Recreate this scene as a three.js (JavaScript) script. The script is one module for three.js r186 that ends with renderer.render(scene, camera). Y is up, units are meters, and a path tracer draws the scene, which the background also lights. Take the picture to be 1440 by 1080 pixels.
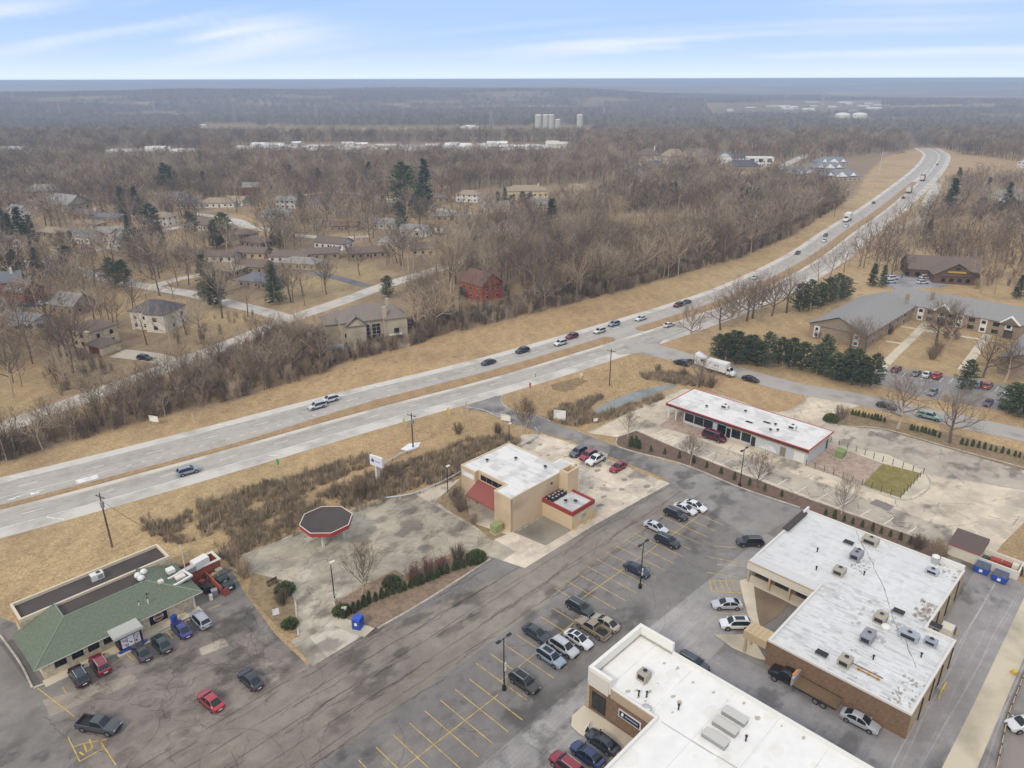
import * as THREE from 'three';
import { mergeGeometries, toCreasedNormals } from 'three/addons/utils/BufferGeometryUtils.js';

// ---------- camera, sky, sun, exposure ----------
const scene = new THREE.Scene();
const FPX = 1040, HZ = 111, CAMH = 77, ROLL = -0.0025;
const PITCH = Math.atan((540 - HZ) / FPX);
const camera = new THREE.PerspectiveCamera(2 * Math.atan(540 / FPX) * 180 / Math.PI, 4 / 3, 0.5, 60000);
camera.rotation.order = 'YXZ';
camera.rotation.set(-PITCH, 0, ROLL);
camera.position.set(0, CAMH, 0);
camera.updateMatrixWorld(true);
scene.add(camera);
const renderer = new THREE.WebGLRenderer({ antialias: true });
renderer.toneMapping = THREE.LinearToneMapping;
renderer.toneMappingExposure = 1.18;
renderer.shadowMap.enabled = true;

let rs = 12345;
const rnd = () => { rs = (rs + 0x6d2b79f5) | 0; let t = Math.imul(rs ^ (rs >>> 15), 1 | rs); t = (t + Math.imul(t ^ (t >>> 7), 61 | t)) ^ t; return ((t ^ (t >>> 14)) >>> 0) / 4294967296; };
const rr = (a, b) => a + (b - a) * rnd();
const seed = (s) => { rs = s | 0; };
const clamp = (x, a = 0, b = 1) => Math.min(b, Math.max(a, x));
const sm = (x, a, b) => { const t = clamp((x - a) / (b - a)); return t * t * (3 - 2 * t); };
const mix = (a, b, t) => a + (b - a) * t;
// value noise on a lattice; per > 0 makes it repeat
const h2 = (x, y, s) => { let n = Math.imul(x, 374761393) ^ Math.imul(y, 668265263) ^ Math.imul(s, 1274126177); n = Math.imul(n ^ (n >>> 13), 1274126177); return ((n ^ (n >>> 16)) >>> 0) / 4294967296; };
function vn(x, y, s = 0, per = 0) {
  let i = Math.floor(x), j = Math.floor(y); const f = x - i, g = y - j, u = f * f * (3 - 2 * f), v = g * g * (3 - 2 * g);
  let i1 = i + 1, j1 = j + 1;
  if (per) { i = ((i % per) + per) % per; i1 = ((i1 % per) + per) % per; j = ((j % per) + per) % per; j1 = ((j1 % per) + per) % per; }
  return mix(mix(h2(i, j, s), h2(i1, j, s), u), mix(h2(i, j1, s), h2(i1, j1, s), u), v);
}
const fbm = (x, y, s = 0, o = 4, per = 0) => { let a = 0, w = 0.5, t = 0; for (let k = 0; k < o; k++) { a += w * vn(x, y, s + k, per); t += w; x *= 2; y *= 2; per *= 2; w *= 0.5; } return a / t; };

{ // thin high cloud over a pale blue sky, the same all round
  const w = 2048, h = 1024, d = new Float32Array(w * h * 4);
  for (let r = 0; r < h; r++) for (let c = 0; c < w; c++) {
    const up = ((r + 0.5) / h - 0.5) * Math.PI, ro = ((c + 0.5) / w - 0.5) * 2 * Math.PI;
    const y = Math.sin(up), x = Math.cos(ro) * Math.cos(up), z = Math.sin(ro) * Math.cos(up);
    const e = Math.max(0, y), t = 1 - Math.exp(-e / 0.034), t2 = sm(e, 0.1, 0.5);
    const k = 1 / (e + 0.09), px = (x * 0.86 + z * 0.51) * k, pz = (z * 0.86 - x * 0.51) * k;
    const warp = fbm(px * 0.4, pz * 0.4, 3, 2) * 1.6;
    let ci = fbm(px * 0.3 + warp * 0.2, pz * 2.2 + warp, 7, 5);
    const big = fbm(px * 0.16 + 5.3, pz * 0.16 + 1.7, 21, 3);
    ci = sm(ci, 0.36, 0.74) * mix(0.06, 1, sm(big, 0.4, 0.56)) * sm(e, 0.004, 0.05);
    ci = clamp(ci * 0.8 + 0.8 * t2, 0, 1);
    const col = [mix(0.72, 0.34, t), mix(0.82, 0.52, t), mix(0.91, 0.91, t)];
    const hi = [0.44, 0.58, 0.84], cl = [0.86, 0.87, 0.90], o = (r * w + c) * 4;
    for (let q = 0; q < 3; q++) d[o + q] = mix(mix(col[q], hi[q], t2), cl[q], ci);
    d[o + 3] = 1;
  }
  const tex = new THREE.DataTexture(d, w, h, THREE.RGBAFormat, THREE.FloatType);
  tex.mapping = THREE.EquirectangularReflectionMapping; tex.magFilter = THREE.LinearFilter; tex.minFilter = THREE.LinearFilter; tex.needsUpdate = true;
  scene.background = tex; scene.environment = tex;
}
const sun = new THREE.DirectionalLight(new THREE.Color(1, 0.89, 0.74), 1.5);
sun.position.set(-140, 260, 120); sun.target.position.set(20, 0, -150); sun.castShadow = true; sun.shadow.radius = 20;
sun.shadow.mapSize.set(4096, 4096); Object.assign(sun.shadow.camera, { left: -400, right: 400, top: 400, bottom: -400, near: 1, far: 1500 });
sun.name = 'sun'; scene.add(sun, sun.target);
scene.fog = new THREE.FogExp2(new THREE.Color(0.64, 0.78, 0.98), 0.00023);

// ---------- places ----------
const V3 = (x, y, z) => new THREE.Vector3(x, y, z);
function G(px, py, h = 0) { // the point at height h seen at a pixel of the 1440 x 1080 photograph
  const d = V3((px - 720) / FPX, (540 - py) / FPX, -1).applyQuaternion(camera.quaternion);
  const t = (CAMH - h) / -d.y;
  return V3(d.x * t, h, d.z * t);
}
const inv = camera.quaternion.clone().invert(), tv = V3(0, 0, 0);
function PX(x, y, z) { tv.set(x, y - CAMH, z).applyQuaternion(inv); return tv.z > -1 ? [-9999, 9999] : [720 + FPX * tv.x / -tv.z, 540 - FPX * tv.y / -tv.z]; }
const TH = 45.6 * Math.PI / 180, CT = Math.cos(TH), ST = Math.sin(TH), O0 = G(720, 800);
const Wd = (u, v, y = 0) => V3(O0.x + u * CT + v * ST, y, O0.z - u * ST + v * CT); // site axes (u up the parking rows, v across them) to world
const UV = (p) => { const dx = p.x - O0.x, dz = p.z - O0.z; return [dx * CT - dz * ST, dx * ST + dz * CT]; };
const S = (px, py, h = 0) => UV(G(px, py, h));

// ---------- scene helpers ----------
const taken = new Map();
const numbered = (n) => { const k = taken.get(n) || 0; taken.set(n, k + 1); return k ? n + '_' + String(k).padStart(3, '0') : n; };
function thing(name, label, category, pos, rot = 0, group) {
  const o = new THREE.Group(); o.name = numbered(name); o.position.copy(pos); o.rotation.y = rot;
  o.userData = { label, category }; if (group) o.userData.group = group; scene.add(o); return o;
}
function part(parent, name, geo, mat, x = 0, y = 0, z = 0, sx = 1, sy = 1, sz = 1, ry = 0) {
  const m = new THREE.Mesh(geo, mat); m.name = name; m.position.set(x, y, z); m.scale.set(sx, sy, sz); m.rotation.y = ry; m.castShadow = m.receiveShadow = true; parent.add(m); return m;
}
function tag(m, label, category, group) { m.userData = { label, category }; if (group) m.userData.group = group; return m; }
function struct(name, geo, mat, parent) { const m = part(parent || scene, parent ? name : numbered(name), geo, mat); if (!parent) m.userData = { kind: 'structure' }; return m; }
const UB = new THREE.BoxGeometry(1, 1, 1);
const box = (parent, name, x0, x1, y0, y1, z0, z1, mat) => part(parent, name, UB, mat, (x0 + x1) / 2, (y0 + y1) / 2, (z0 + z1) / 2, x1 - x0, y1 - y0, z1 - z0);
const bx = (x0, x1, y0, y1, z0, z1) => new THREE.BoxGeometry(x1 - x0, y1 - y0, z1 - z0).translate((x0 + x1) / 2, (y0 + y1) / 2, (z0 + z1) / 2);
const UC = new THREE.CylinderGeometry(1, 1, 1, 10), UC20 = new THREE.CylinderGeometry(1, 1, 1, 22);
const merge = (l) => mergeGeometries(l.map((g) => { const q = g.index ? g.toNonIndexed() : g; for (const k of Object.keys(q.attributes)) if (!['position', 'normal', 'uv'].includes(k)) q.deleteAttribute(k); return q; }), false);
function geo(pos, uv, idx, col) {
  const g = new THREE.BufferGeometry(); g.setAttribute('position', new THREE.Float32BufferAttribute(pos, 3));
  g.setAttribute('uv', new THREE.Float32BufferAttribute(uv || new Array(pos.length / 3 * 2).fill(0), 2));
  if (col) g.setAttribute('color', new THREE.Float32BufferAttribute(col, 3));
  if (idx) g.setIndex(idx); g.computeVertexNormals(); return g;
}
// flat polygon from site points [u, v], uv = site metres, laid at height y in world axes
function flatPoly(pts, y) {
  const c = pts.map((p) => new THREE.Vector2(p[0], p[1])); if (THREE.ShapeUtils.area(c) < 0) c.reverse();
  const f = THREE.ShapeUtils.triangulateShape(c, []), pos = [], uv = [], idx = [];
  for (const p of c) { const w = Wd(p.x, p.y, y); pos.push(w.x, w.y, w.z); uv.push(p.x, p.y); }
  for (const t of f) idx.push(t[0], t[2], t[1]);
  return geo(pos, uv, idx);
}
const ppoly = (px, y) => flatPoly(px.map((p) => S(p[0], p[1])), y);
// rectilinear / simple polygon moved inwards by d
function inset(pts, d) {
  const n = pts.length; let A = 0; for (let i = 0; i < n; i++) { const a = pts[i], b = pts[(i + 1) % n]; A += a[0] * b[1] - b[0] * a[1]; }
  const s = A > 0 ? 1 : -1;
  return pts.map((p, i) => {
    const a = pts[(i + n - 1) % n], b = pts[(i + 1) % n]; const l1 = Math.hypot(p[0] - a[0], p[1] - a[1]), l2 = Math.hypot(b[0] - p[0], b[1] - p[1]);
    const n1 = [-(p[1] - a[1]) / l1 * s, (p[0] - a[0]) / l1 * s], n2 = [-(b[1] - p[1]) / l2 * s, (b[0] - p[0]) / l2 * s];
    const k = 1 + n1[0] * n2[0] + n1[1] * n2[1]; return [p[0] + d * (n1[0] + n2[0]) / k, p[1] + d * (n1[1] + n2[1]) / k];
  });
}
// upright prism over local points [x, z] with optional hole; wall uv in metres
function prism(pts, y0, y1, hole) {
  const c = pts.map((p) => new THREE.Vector2(p[0], p[1])); if (THREE.ShapeUtils.area(c) < 0) c.reverse();
  const hs = hole ? [hole.map((p) => new THREE.Vector2(p[0], p[1]))] : []; if (hole && THREE.ShapeUtils.area(hs[0]) > 0) hs[0].reverse();
  const f = THREE.ShapeUtils.triangulateShape(c, hs), all = c.concat(...hs), pos = [], uv = [], idx = [];
  for (const p of all) { pos.push(p.x, y1, p.y); uv.push(p.x, p.y); }
  for (const t of f) idx.push(t[0], t[2], t[1]);
  for (const ring of [c, ...hs]) { let run = 0; for (let i = 0; i < ring.length; i++) { const a = ring[i], b = ring[(i + 1) % ring.length], l = a.distanceTo(b), k = pos.length / 3;
    pos.push(a.x, y0, a.y, b.x, y0, b.y, b.x, y1, b.y, a.x, y1, a.y); uv.push(run, y0, run + l, y0, run + l, y1, run, y1); run += l; idx.push(k, k + 2, k + 1, k, k + 3, k + 2); } }
  return geo(pos, uv, idx).toNonIndexed();
}
const fixN = (g) => { g.computeVertexNormals(); return g; };

// ---------- textures and materials ----------
const LIN = (hex) => { const c = new THREE.Color(hex); return [c.r, c.g, c.b]; };
function tileTex(size, metres, fn, srgb = true) {
  const d = new Uint8Array(size * size * 4);
  for (let j = 0; j < size; j++) for (let i = 0; i < size; i++) { const c = fn(i / size, j / size), o = (j * size + i) * 4; d[o] = clamp(c[0]) * 255; d[o + 1] = clamp(c[1]) * 255; d[o + 2] = clamp(c[2]) * 255; d[o + 3] = 255; }
  const t = new THREE.DataTexture(d, size, size); t.wrapS = t.wrapT = THREE.RepeatWrapping; t.magFilter = THREE.LinearFilter; t.minFilter = THREE.LinearMipmapLinearFilter; t.generateMipmaps = true;
  if (srgb) t.colorSpace = THREE.SRGBColorSpace; t.repeat.set(1 / metres, 1 / metres); t.needsUpdate = true; return t;
}
const gray = (a, b, lat, s, o = 5) => (x, y) => { const n = mix(a, b, fbm(x * lat, y * lat, s, o, lat)); return [n, n, n]; };
const T = {
  grain: tileTex(512, 7, gray(0.72, 1.18, 16, 1, 5)), coarse: tileTex(512, 40, gray(0.7, 1.22, 8, 2, 6)),
  grass: tileTex(512, 16, (x, y) => { const a = fbm(x * 64, y * 64, 3, 4, 64), b = fbm(x * 7, y * 7, 9, 5, 7); const k = 0.74 + 0.36 * a, g = 0.02 * b; return [k * (1 - g), k * (1 - g * 0.35), k * mix(0.9, 1.03, a) * (1 - g)].map((q) => q * mix(0.86, 1.08, b)); }),
  brick: tileTex(256, 2.4, (x, y) => { const row = Math.floor(y * 32), m = (y * 32) % 1 < 0.14; const n = h2(Math.floor(x * 10 + (row % 2) * 0.5) % 10, row, 4); const k = m ? 1.06 : mix(0.74, 1.12, n); return [k, k * mix(0.95, 1.02, n), k * mix(0.92, 1.02, n)]; }),
  shingle: tileTex(256, 3, (x, y) => { const row = Math.floor(y * 20), k = mix(0.9, 1.06, h2(Math.floor(x * 12 + row * 0.37), row, 6)) * ((y * 20) % 1 < 0.12 ? 0.85 : 1); return [k, k, k]; }),
  siding: tileTex(128, 1.6, (x, y) => { const k = (y * 8) % 1 < 0.12 ? 0.86 : 1; return [k, k, k]; }),
  membrane: tileTex(1024, 24, (x, y) => { const n = fbm(x * 12, y * 12, 31, 6, 12), m = fbm(x * 46, y * 8, 33, 4, 0), st = sm(n, 0.42, 0.75) * 0.1 + sm(m, 0.5, 0.8) * 0.07; const seam = (x * 10) % 1 < 0.012 ? 0.07 : 0; const k = 1 - st - seam; return [k, k * 0.995, k * 0.985]; }),
  bark: tileTex(128, 2, gray(0.6, 1.25, 8, 41, 4)),
};
function mat(hex, o = {}) { const m = new THREE.MeshStandardMaterial({ roughness: 0.9, metalness: 0, ...o }); m.color.set(hex); return m; }
const M = {
  white: mat('#d8d6cf'), offwhite: mat('#cfc9ba'), cream: mat('#d0bf9f', { map: T.grain }), beige: mat('#c9b291', { map: T.coarse }), stone: mat('#b0a38d', { map: T.coarse }),
  tan: mat('#b39e7b', { map: T.siding }), redbrick: mat('#8f5143', { map: T.brick }), brick: mat('#806750', { map: T.brick }), tanbrick: mat('#9d8d79', { map: T.brick }), red: mat('#9c443c'), redwall: mat('#8f4a3a', { map: T.siding }),
  roofwhite: mat('#d9d8d6', { map: T.membrane }), roofgrey: mat('#c6c7c8', { map: T.membrane }), roofdark: mat('#4a423d', { map: T.coarse }), green: mat('#69735f', { map: T.shingle }),
  shGrey: mat('#92908c', { map: T.shingle }), shBrown: mat('#75655a', { map: T.shingle }), shTan: mat('#9d8c74', { map: T.shingle }), shDark: mat('#575457', { map: T.shingle }), shBlue: mat('#70757d', { map: T.shingle }), shRed: mat('#74584d', { map: T.shingle }),
  glass: mat('#1c2227', { roughness: 0.08, metalness: 0.1 }), black: mat('#17181a', { roughness: 0.6 }), dark: mat('#2c2c2e'), tyre: mat('#1b1b1c', { roughness: 0.95 }), rim: mat('#9b9da0', { roughness: 0.35, metalness: 0.8 }),
  metal: mat('#9a9c9c', { roughness: 0.5, metalness: 0.4 }), galv: mat('#b4b7b7', { roughness: 0.45, metalness: 0.5 }), acbeige: mat('#a39a89'), acgrey: mat('#8a8a92'), rust: mat('#7d4a2c', { map: T.grain }), wood: mat('#6d5a48', { map: T.bark }),
  concrete: mat('#b7ad9c', { map: T.coarse }), pave: mat('#c8bda6', { map: T.coarse }), kerb: mat('#b9b1a2', { map: T.grain }), yellow: mat('#c9a94a', { map: T.grain }), linew: mat('#e6e4dd', { map: T.grain }), liney: mat('#c9ab5c', { map: T.grain }),
  bark: mat('#7a6d5f', { map: T.bark }), twig: mat('#857563', { roughness: 1 }), twig2: mat('#9c8a73', { roughness: 1 }), twig3: mat('#63574b', { roughness: 1 }), needle: mat('#475239', { roughness: 1 }), needle2: mat('#596246', { roughness: 1 }), hedge: mat('#56603a', { roughness: 1 }),
  reed: mat('#a8906a', { roughness: 1 }), mulch: mat('#705a4b', { map: T.grain }), soil: mat('#7c6a55', { map: T.coarse }), gravelpink: mat('#ab9585', { map: T.grain }), lawn: mat('#bba57d', { map: T.grass }), lawngreen: mat('#8d8048', { map: T.grass }),
  ice: mat('#80857f', { roughness: 0.35, map: T.coarse }), snow: mat('#dcdfe2'), blue: mat('#22459a', { roughness: 0.5 }), sideroad: mat('#a59f97', { map: T.coarse }), resroad: mat('#bdb6aa', { map: T.coarse }), orange: mat('#cf8640'), headl: mat('#d9dde0', { roughness: 0.1 }), tail: mat('#8d1720', { roughness: 0.2 }),
};
M.twigs = [M.twig, M.twig2, M.twig3, mat('#b09f88', { roughness: 1 }), mat('#75634f', { roughness: 1 })];
// ---------- ground and terrain ----------
const inPoly = (p, poly) => { let c = false; for (let i = 0, j = poly.length - 1; i < poly.length; j = i++) { const a = poly[i], b = poly[j]; if ((a[1] > p[1]) !== (b[1] > p[1]) && p[0] < (b[0] - a[0]) * (p[1] - a[1]) / (b[1] - a[1]) + a[0]) c = !c; } return c; };
function terr(x, z) {
  const d = Math.hypot(x, z); if (d < 1100) return 0;
  let y = (fbm(x / 700, z / 700, 50, 3) - 0.5) * 26 * sm(d, 1100, 2600);
  y += 34 * sm(d, 2300, 3600) * (1 - sm(d, 5200, 7500)) * (1 - sm(x, 0.05 * d, 0.32 * d)) * mix(0.75, 1.15, fbm(x / 500, z / 500, 57, 3));
  y -= 12 * sm(d, 1200, 2000) * (1 - sm(d, 5000, 8000));
  y += (fbm(x / 2600, z / 1500, 52, 3) - 0.42) * 120 * sm(d, 4500, 8000) * (1 - 0.5 * sm(d, 14000, 24000));
  return y;
}
const pxW = (pts, h = 0) => pts.map((p) => { const g = G(p[0], p[1], h); return [g.x, g.z]; });
// woods floor (pixel outlines on the ground)
const WOOD_EDGE = [[-260, 700], [20, 650], [170, 604], [300, 571], [440, 531], [560, 487], [720, 448], [830, 421], [940, 391], [1040, 363], [1110, 333], [1205, 272], [1215, 250], [1240, 222], [1295, 208], [1640, 200], [1640, 90], [-260, 90]];
const LAWNS = [[[-260, 560], [0, 520], [55, 520], [85, 565], [0, 600], [-260, 660]], [[395, 388], [520, 372], [560, 385], [480, 410], [400, 408]], [[600, 440], [640, 418], [700, 428], [620, 455]], [[0, 335], [60, 328], [110, 345], [60, 372], [0, 372]], [[1210, 278], [1216, 250], [1240, 238], [1300, 212], [1282, 240], [1250, 266]], [[863, 222], [1000, 218], [1090, 226], [1120, 235], [1060, 246], [930, 246], [870, 238]], [[180, 335], [330, 300], [420, 310], [360, 340], [240, 352]], [[560, 285], [720, 292], [700, 310], [580, 318]], [[840, 300], [980, 300], [1000, 330], [860, 345]], [[110, 405], [210, 412], [330, 440], [400, 460], [300, 480], [150, 440]]];
const FIELD = [[285, 184], [420, 181], [520, 179], [700, 182], [830, 181], [830, 186], [600, 188], [430, 186], [290, 187]];
{
  const axis = (a, b, step, lo, hi) => { const l = []; for (let q = a; q <= b; q += step) l.push(q); let s = step; for (let q = b; q < hi;) { s *= 1.065; q += s; l.push(Math.min(q, hi)); } s = step; const m = []; for (let q = a; q > lo;) { s *= 1.065; q -= s; m.unshift(Math.max(q, lo)); } return m.concat(l); };
  const xs = axis(-260, 420, 5, -24000, 24000), zs = axis(-720, -20, 5, -32000, 2500), pos = [], uv = [], col = [], idx = [];
  const lawn = LIN('#bfa27c'), verge = LIN('#b5926d'), floor = LIN('#927d66'), far = LIN('#82786e'), field = LIN('#bba685'), green = LIN('#8f8a58'), olive = LIN('#a2936b'), soil = LIN('#977c60'), c = [0, 0, 0];
  for (const z of zs) for (const x of xs) {
    const d = Math.hypot(x, z), p = PX(x, 0, z); pos.push(x, terr(x, z), z); uv.push(x, z);
    const n = fbm(x / 22, z / 22, 61, 4), n2 = fbm(x / 90, z / 90, 67, 3);
    let base = lawn, k = sm(n2, 0.35, 0.65) * 0.5;
    for (let q = 0; q < 3; q++) c[q] = mix(lawn[q], verge[q], k);
    if (z < -20 && inPoly(p, WOOD_EDGE)) {
      let lw = 0; for (const L of LAWNS) if (inPoly(p, L)) lw = 1;
      const res = p[0] < 640 && p[1] > 255 ? 0.6 : 0; // gardens between the houses
      const f = lw ? 0.1 : clamp(0.9 - res * sm(n, 0.48, 0.62) + (n - 0.5) * 0.5);
      for (let q = 0; q < 3; q++) c[q] = mix(mix(c[q], green[q], lw ? 0.15 : 0), floor[q], f);
    }
    if (inPoly(p, FIELD)) for (let q = 0; q < 3; q++) c[q] = field[q];
    if (d > 2200) { const pn = sm(fbm(x / 520, z / 260, 71, 4), 0.57, 0.66) * 0.8; for (let q = 0; q < 3; q++) c[q] = mix(c[q] * mix(0.65, 1.2, fbm(x / 420, z / 300, 73, 4)), field[q], pn); }
    if (d < 900) { const ol = sm(fbm(x / 34, z / 34, 64, 4), 0.5, 0.66) * 0.22, so = sm(fbm(x / 13, z / 13, 65, 3), 0.56, 0.7) * 0.35; for (let q = 0; q < 3; q++) c[q] = mix(mix(c[q], olive[q], ol), soil[q], so); }
    const v = mix(0.92, 1.08, n); col.push(c[0] * v, c[1] * v, c[2] * v);
  }
  const nx = xs.length; for (let j = 0; j < zs.length - 1; j++) for (let i = 0; i < nx - 1; i++) { const a = j * nx + i; idx.push(a, a + nx, a + 1, a + 1, a + nx, a + nx + 1); }
  struct('ground', geo(pos, uv, idx, col), new THREE.MeshStandardMaterial({ vertexColors: true, map: T.grass, roughness: 1 }));
}

// ---------- highway ----------
const cat = (pts, step = 3) => { const c = new THREE.CatmullRomCurve3(pts, false, 'centripetal'), n = Math.max(2, Math.round(c.getLength() / step)); return c.getSpacedPoints(n); };
const TOP = [[-330, 742], [-150, 705], [0, 672], [240, 613], [480, 551], [647, 511], [753, 482], [847, 455], [960, 421], [1020, 399], [1103, 359], [1160, 322], [1200, 298], [1253, 261], [1280, 240], [1294, 225], [1297, 216], [1285, 208]].map((p) => G(p[0], p[1]));
let line = cat(TOP, 3);
for (let k = 0; k < 14; k++) line = line.map((p, i) => (i && i < line.length - 1 ? V3((line[i - 1].x + p.x * 2 + line[i + 1].x) / 4, 0, (line[i - 1].z + p.z * 2 + line[i + 1].z) / 4) : p));
const along = [0]; for (let i = 1; i < line.length; i++) along.push(along[i - 1] + line[i].distanceTo(line[i - 1]));
const HL = along[along.length - 1];
function hw(s, off) { // point on the highway: s metres along its far edge, off metres towards the shops; also its direction
  let i = along.findIndex((a) => a > s); if (i < 1) i = s <= 0 ? 1 : line.length - 1;
  const t = (s - along[i - 1]) / (along[i] - along[i - 1]), a = line[i - 1], b = line[i], dx = (b.x - a.x) / a.distanceTo(b), dz = (b.z - a.z) / a.distanceTo(b);
  return { x: mix(a.x, b.x, t) - dz * off, z: mix(a.z, b.z, t) + dx * off, a: Math.atan2(-dz, dx) };
}
function hwS(px, py) { const g = G(px, py); let best = 0, bd = 1e9; for (let i = 0; i < line.length; i++) { const d = Math.hypot(line[i].x - g.x, line[i].z - g.z); if (d < bd) { bd = d; best = i; } } const q = hw(along[best], 0), dx = Math.cos(q.a), dz = -Math.sin(q.a); const e = (g.x - q.x) * dx + (g.z - q.z) * dz; return { s: along[best] + e, off: -(g.x - q.x) * dz + (g.z - q.z) * dx, a: q.a }; }
const num = (f, s) => (typeof f === 'function' ? f(s) : f);
function band(s0, s1, o0, o1, y, step = 4) { // strip along the highway
  const n = Math.max(1, Math.ceil((s1 - s0) / step)), pos = [], uv = [], idx = [];
  for (let i = 0; i <= n; i++) { const s = mix(s0, s1, i / n), a = hw(s, num(o0, s)), b = hw(s, num(o1, s)); pos.push(a.x, y, a.z, b.x, y, b.z); uv.push(s, num(o0, s), s, num(o1, s)); if (i < n) idx.push(i * 2, i * 2 + 1, i * 2 + 2, i * 2 + 1, i * 2 + 3, i * 2 + 2); }
  return geo(pos, uv, idx);
}
function kerbBand(s0, s1, o0, o1, y0, y1, step = 4) { // raised strip with sides
  const n = Math.max(1, Math.ceil((s1 - s0) / step)), pos = [], uv = [], idx = [];
  for (let i = 0; i <= n; i++) { const s = mix(s0, s1, i / n), a = hw(s, num(o0, s)), b = hw(s, num(o1, s)); pos.push(a.x, y0, a.z, a.x, y1, a.z, b.x, y1, b.z, b.x, y0, b.z); for (let k = 0; k < 4; k++) uv.push(s, k < 2 ? num(o0, s) : num(o1, s)); if (i < n) for (let k = 0; k < 3; k++) { const q = i * 4 + k; idx.push(q, q + 1, q + 4, q + 1, q + 5, q + 4); } }
  const e = (n) * 4; idx.push(0, 2, 1, 0, 3, 2, e, e + 1, e + 2, e, e + 2, e + 3); return geo(pos, uv, idx).toNonIndexed();
}
T.road = tileTex(512, 40, (x, y) => { const st = fbm(x * 2, y * 160, 81, 3, 0), n = fbm(x * 32, y * 32, 83, 4, 32), b = fbm(x * 4, y * 8, 85, 3, 0); const k = 0.74 + 0.2 * st + 0.16 * n + 0.12 * b; return [k, k, k * 1.005]; });
const asphaltHw = mat('#aca69c', { map: T.road, roughness: 1 }), shoulderM = mat('#c6c0b6', { map: T.coarse });
const sOf = (px, py) => hwS(px, py).s;
const sL = 0, sR = HL, s480 = sOf(480, 551), s300 = sOf(300, 598), sN1 = sOf(823, 462), sM2 = sOf(856, 452), sEnd = sOf(1262, 255);
const SH0 = 2.7, FE = (s) => mix(12.9, 10.2, sm(s, s300, s480 + 12)), NU = 15.0, NE = 22.6, NS = 26.4;
const hwy = struct('highway', band(sL, sR, SH0, NE, 0.03), asphaltHw);
struct('shoulder', kerbBand(sL, sR, 0, SH0, 0, 0.034), shoulderM, hwy); struct('shoulder', kerbBand(sL, sR, NE, NS, 0, 0.036), shoulderM, hwy);
struct('median_edge', band(sL, sR, NU, NU + 1.5, 0.038), shoulderM, hwy);
const medianM = mat('#b0906b', { map: T.grass });
const nose = (s, a, b, o) => (s > b ? o : a); // plain widths
const medF = (s0, s1, side) => (s) => { const lo = num(FE, s) + 0.3, hi = NU - 0.1, c = (lo + hi) / 2, e = Math.min(s - s0, s1 - s), k = e < 2.4 ? Math.sqrt(clamp(1 - (1 - e / 2.4) ** 2)) : 1; return side ? mix(c, hi, k) : mix(c, lo, k); };
for (const [a, b] of [[sL, sN1], [sM2, sEnd]]) {
  const s0 = a === sL ? a - 10 : a, m = struct('median', kerbBand(a, b, medF(s0, b, 0), medF(s0, b, 1), 0.02, 0.2, 1.2), medianM, hwy);
}
struct('median_paving', kerbBand(sEnd + 1, Math.min(sR, sEnd + 130), (s) => mix(10.6, 12, sm(s, sEnd, sEnd + 120)), (s) => mix(14.6, 12.6, sm(s, sEnd, sEnd + 120)), 0.02, 0.09), shoulderM, hwy);
{ // lane lines, each its own piece of paint
  for (let s = 4; s < sR - 4; s += 12) for (const o of [6.5, 19.1]) if (s < sEnd + 60) struct('lane_line', band(s, s + 3.4, o - 0.09, o + 0.09, 0.044), M.linew, hwy);
  for (let s = sOf(170, 640); s < s480 + 20; s += 3) struct('lane_line', band(s, s + 1, 9.75, 9.95, 0.044), M.linew, hwy);
  struct('edge_line', band(sL, sOf(160, 645), 9.7, 9.84, 0.044), M.linew, hwy);
  struct('edge_line', band(sL, sR, SH0 - 0.02, SH0 + 0.1, 0.045), M.linew, hwy); struct('edge_line', band(sL, sR, NE - 0.1, NE + 0.02, 0.045), M.linew, hwy); struct('edge_line', band(sL, sR, NU + 1.5, NU + 1.6, 0.046), M.liney, hwy);
  const sb = hwS(122, 672); struct('stop_block', band(sb.s - 2, sb.s + 2, 10.3, 12.2, 0.045), M.linew, hwy);
  const sa = hwS(42, 694); // turn arrow: stem, hook and heads
  for (const [a, b, c, d] of [[-1.2, 2.6, 10.7, 10.95], [-2.6, -1.2, 10.9, 11.3], [0.2, 1.6, 11.1, 11.9], [-3.6, -2.4, 11.2, 11.8]]) struct('turn_arrow', band(sa.s + a, sa.s + b, c, d, 0.045, 1), M.linew, hwy);
  for (const [px, py] of [[80, 735], [25, 683], [315, 599], [390, 645], [612, 583], [532, 545]]) { const q = hwS(px, py), near = q.off > 15; const a = near ? NE + 0.3 : 0.4, b = near ? NS - 0.3 : SH0 - 0.3; struct('shoulder_bar', band(q.s - 1.2, q.s + 1.2, (s) => a + (s - q.s + 1.2) / 2.4 * (b - a) * 0.85 - 0.0, (s) => a + (s - q.s + 1.2) / 2.4 * (b - a) * 0.85 + 0.35, 0.05, 0.4), M.linew, hwy); }
}
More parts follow.
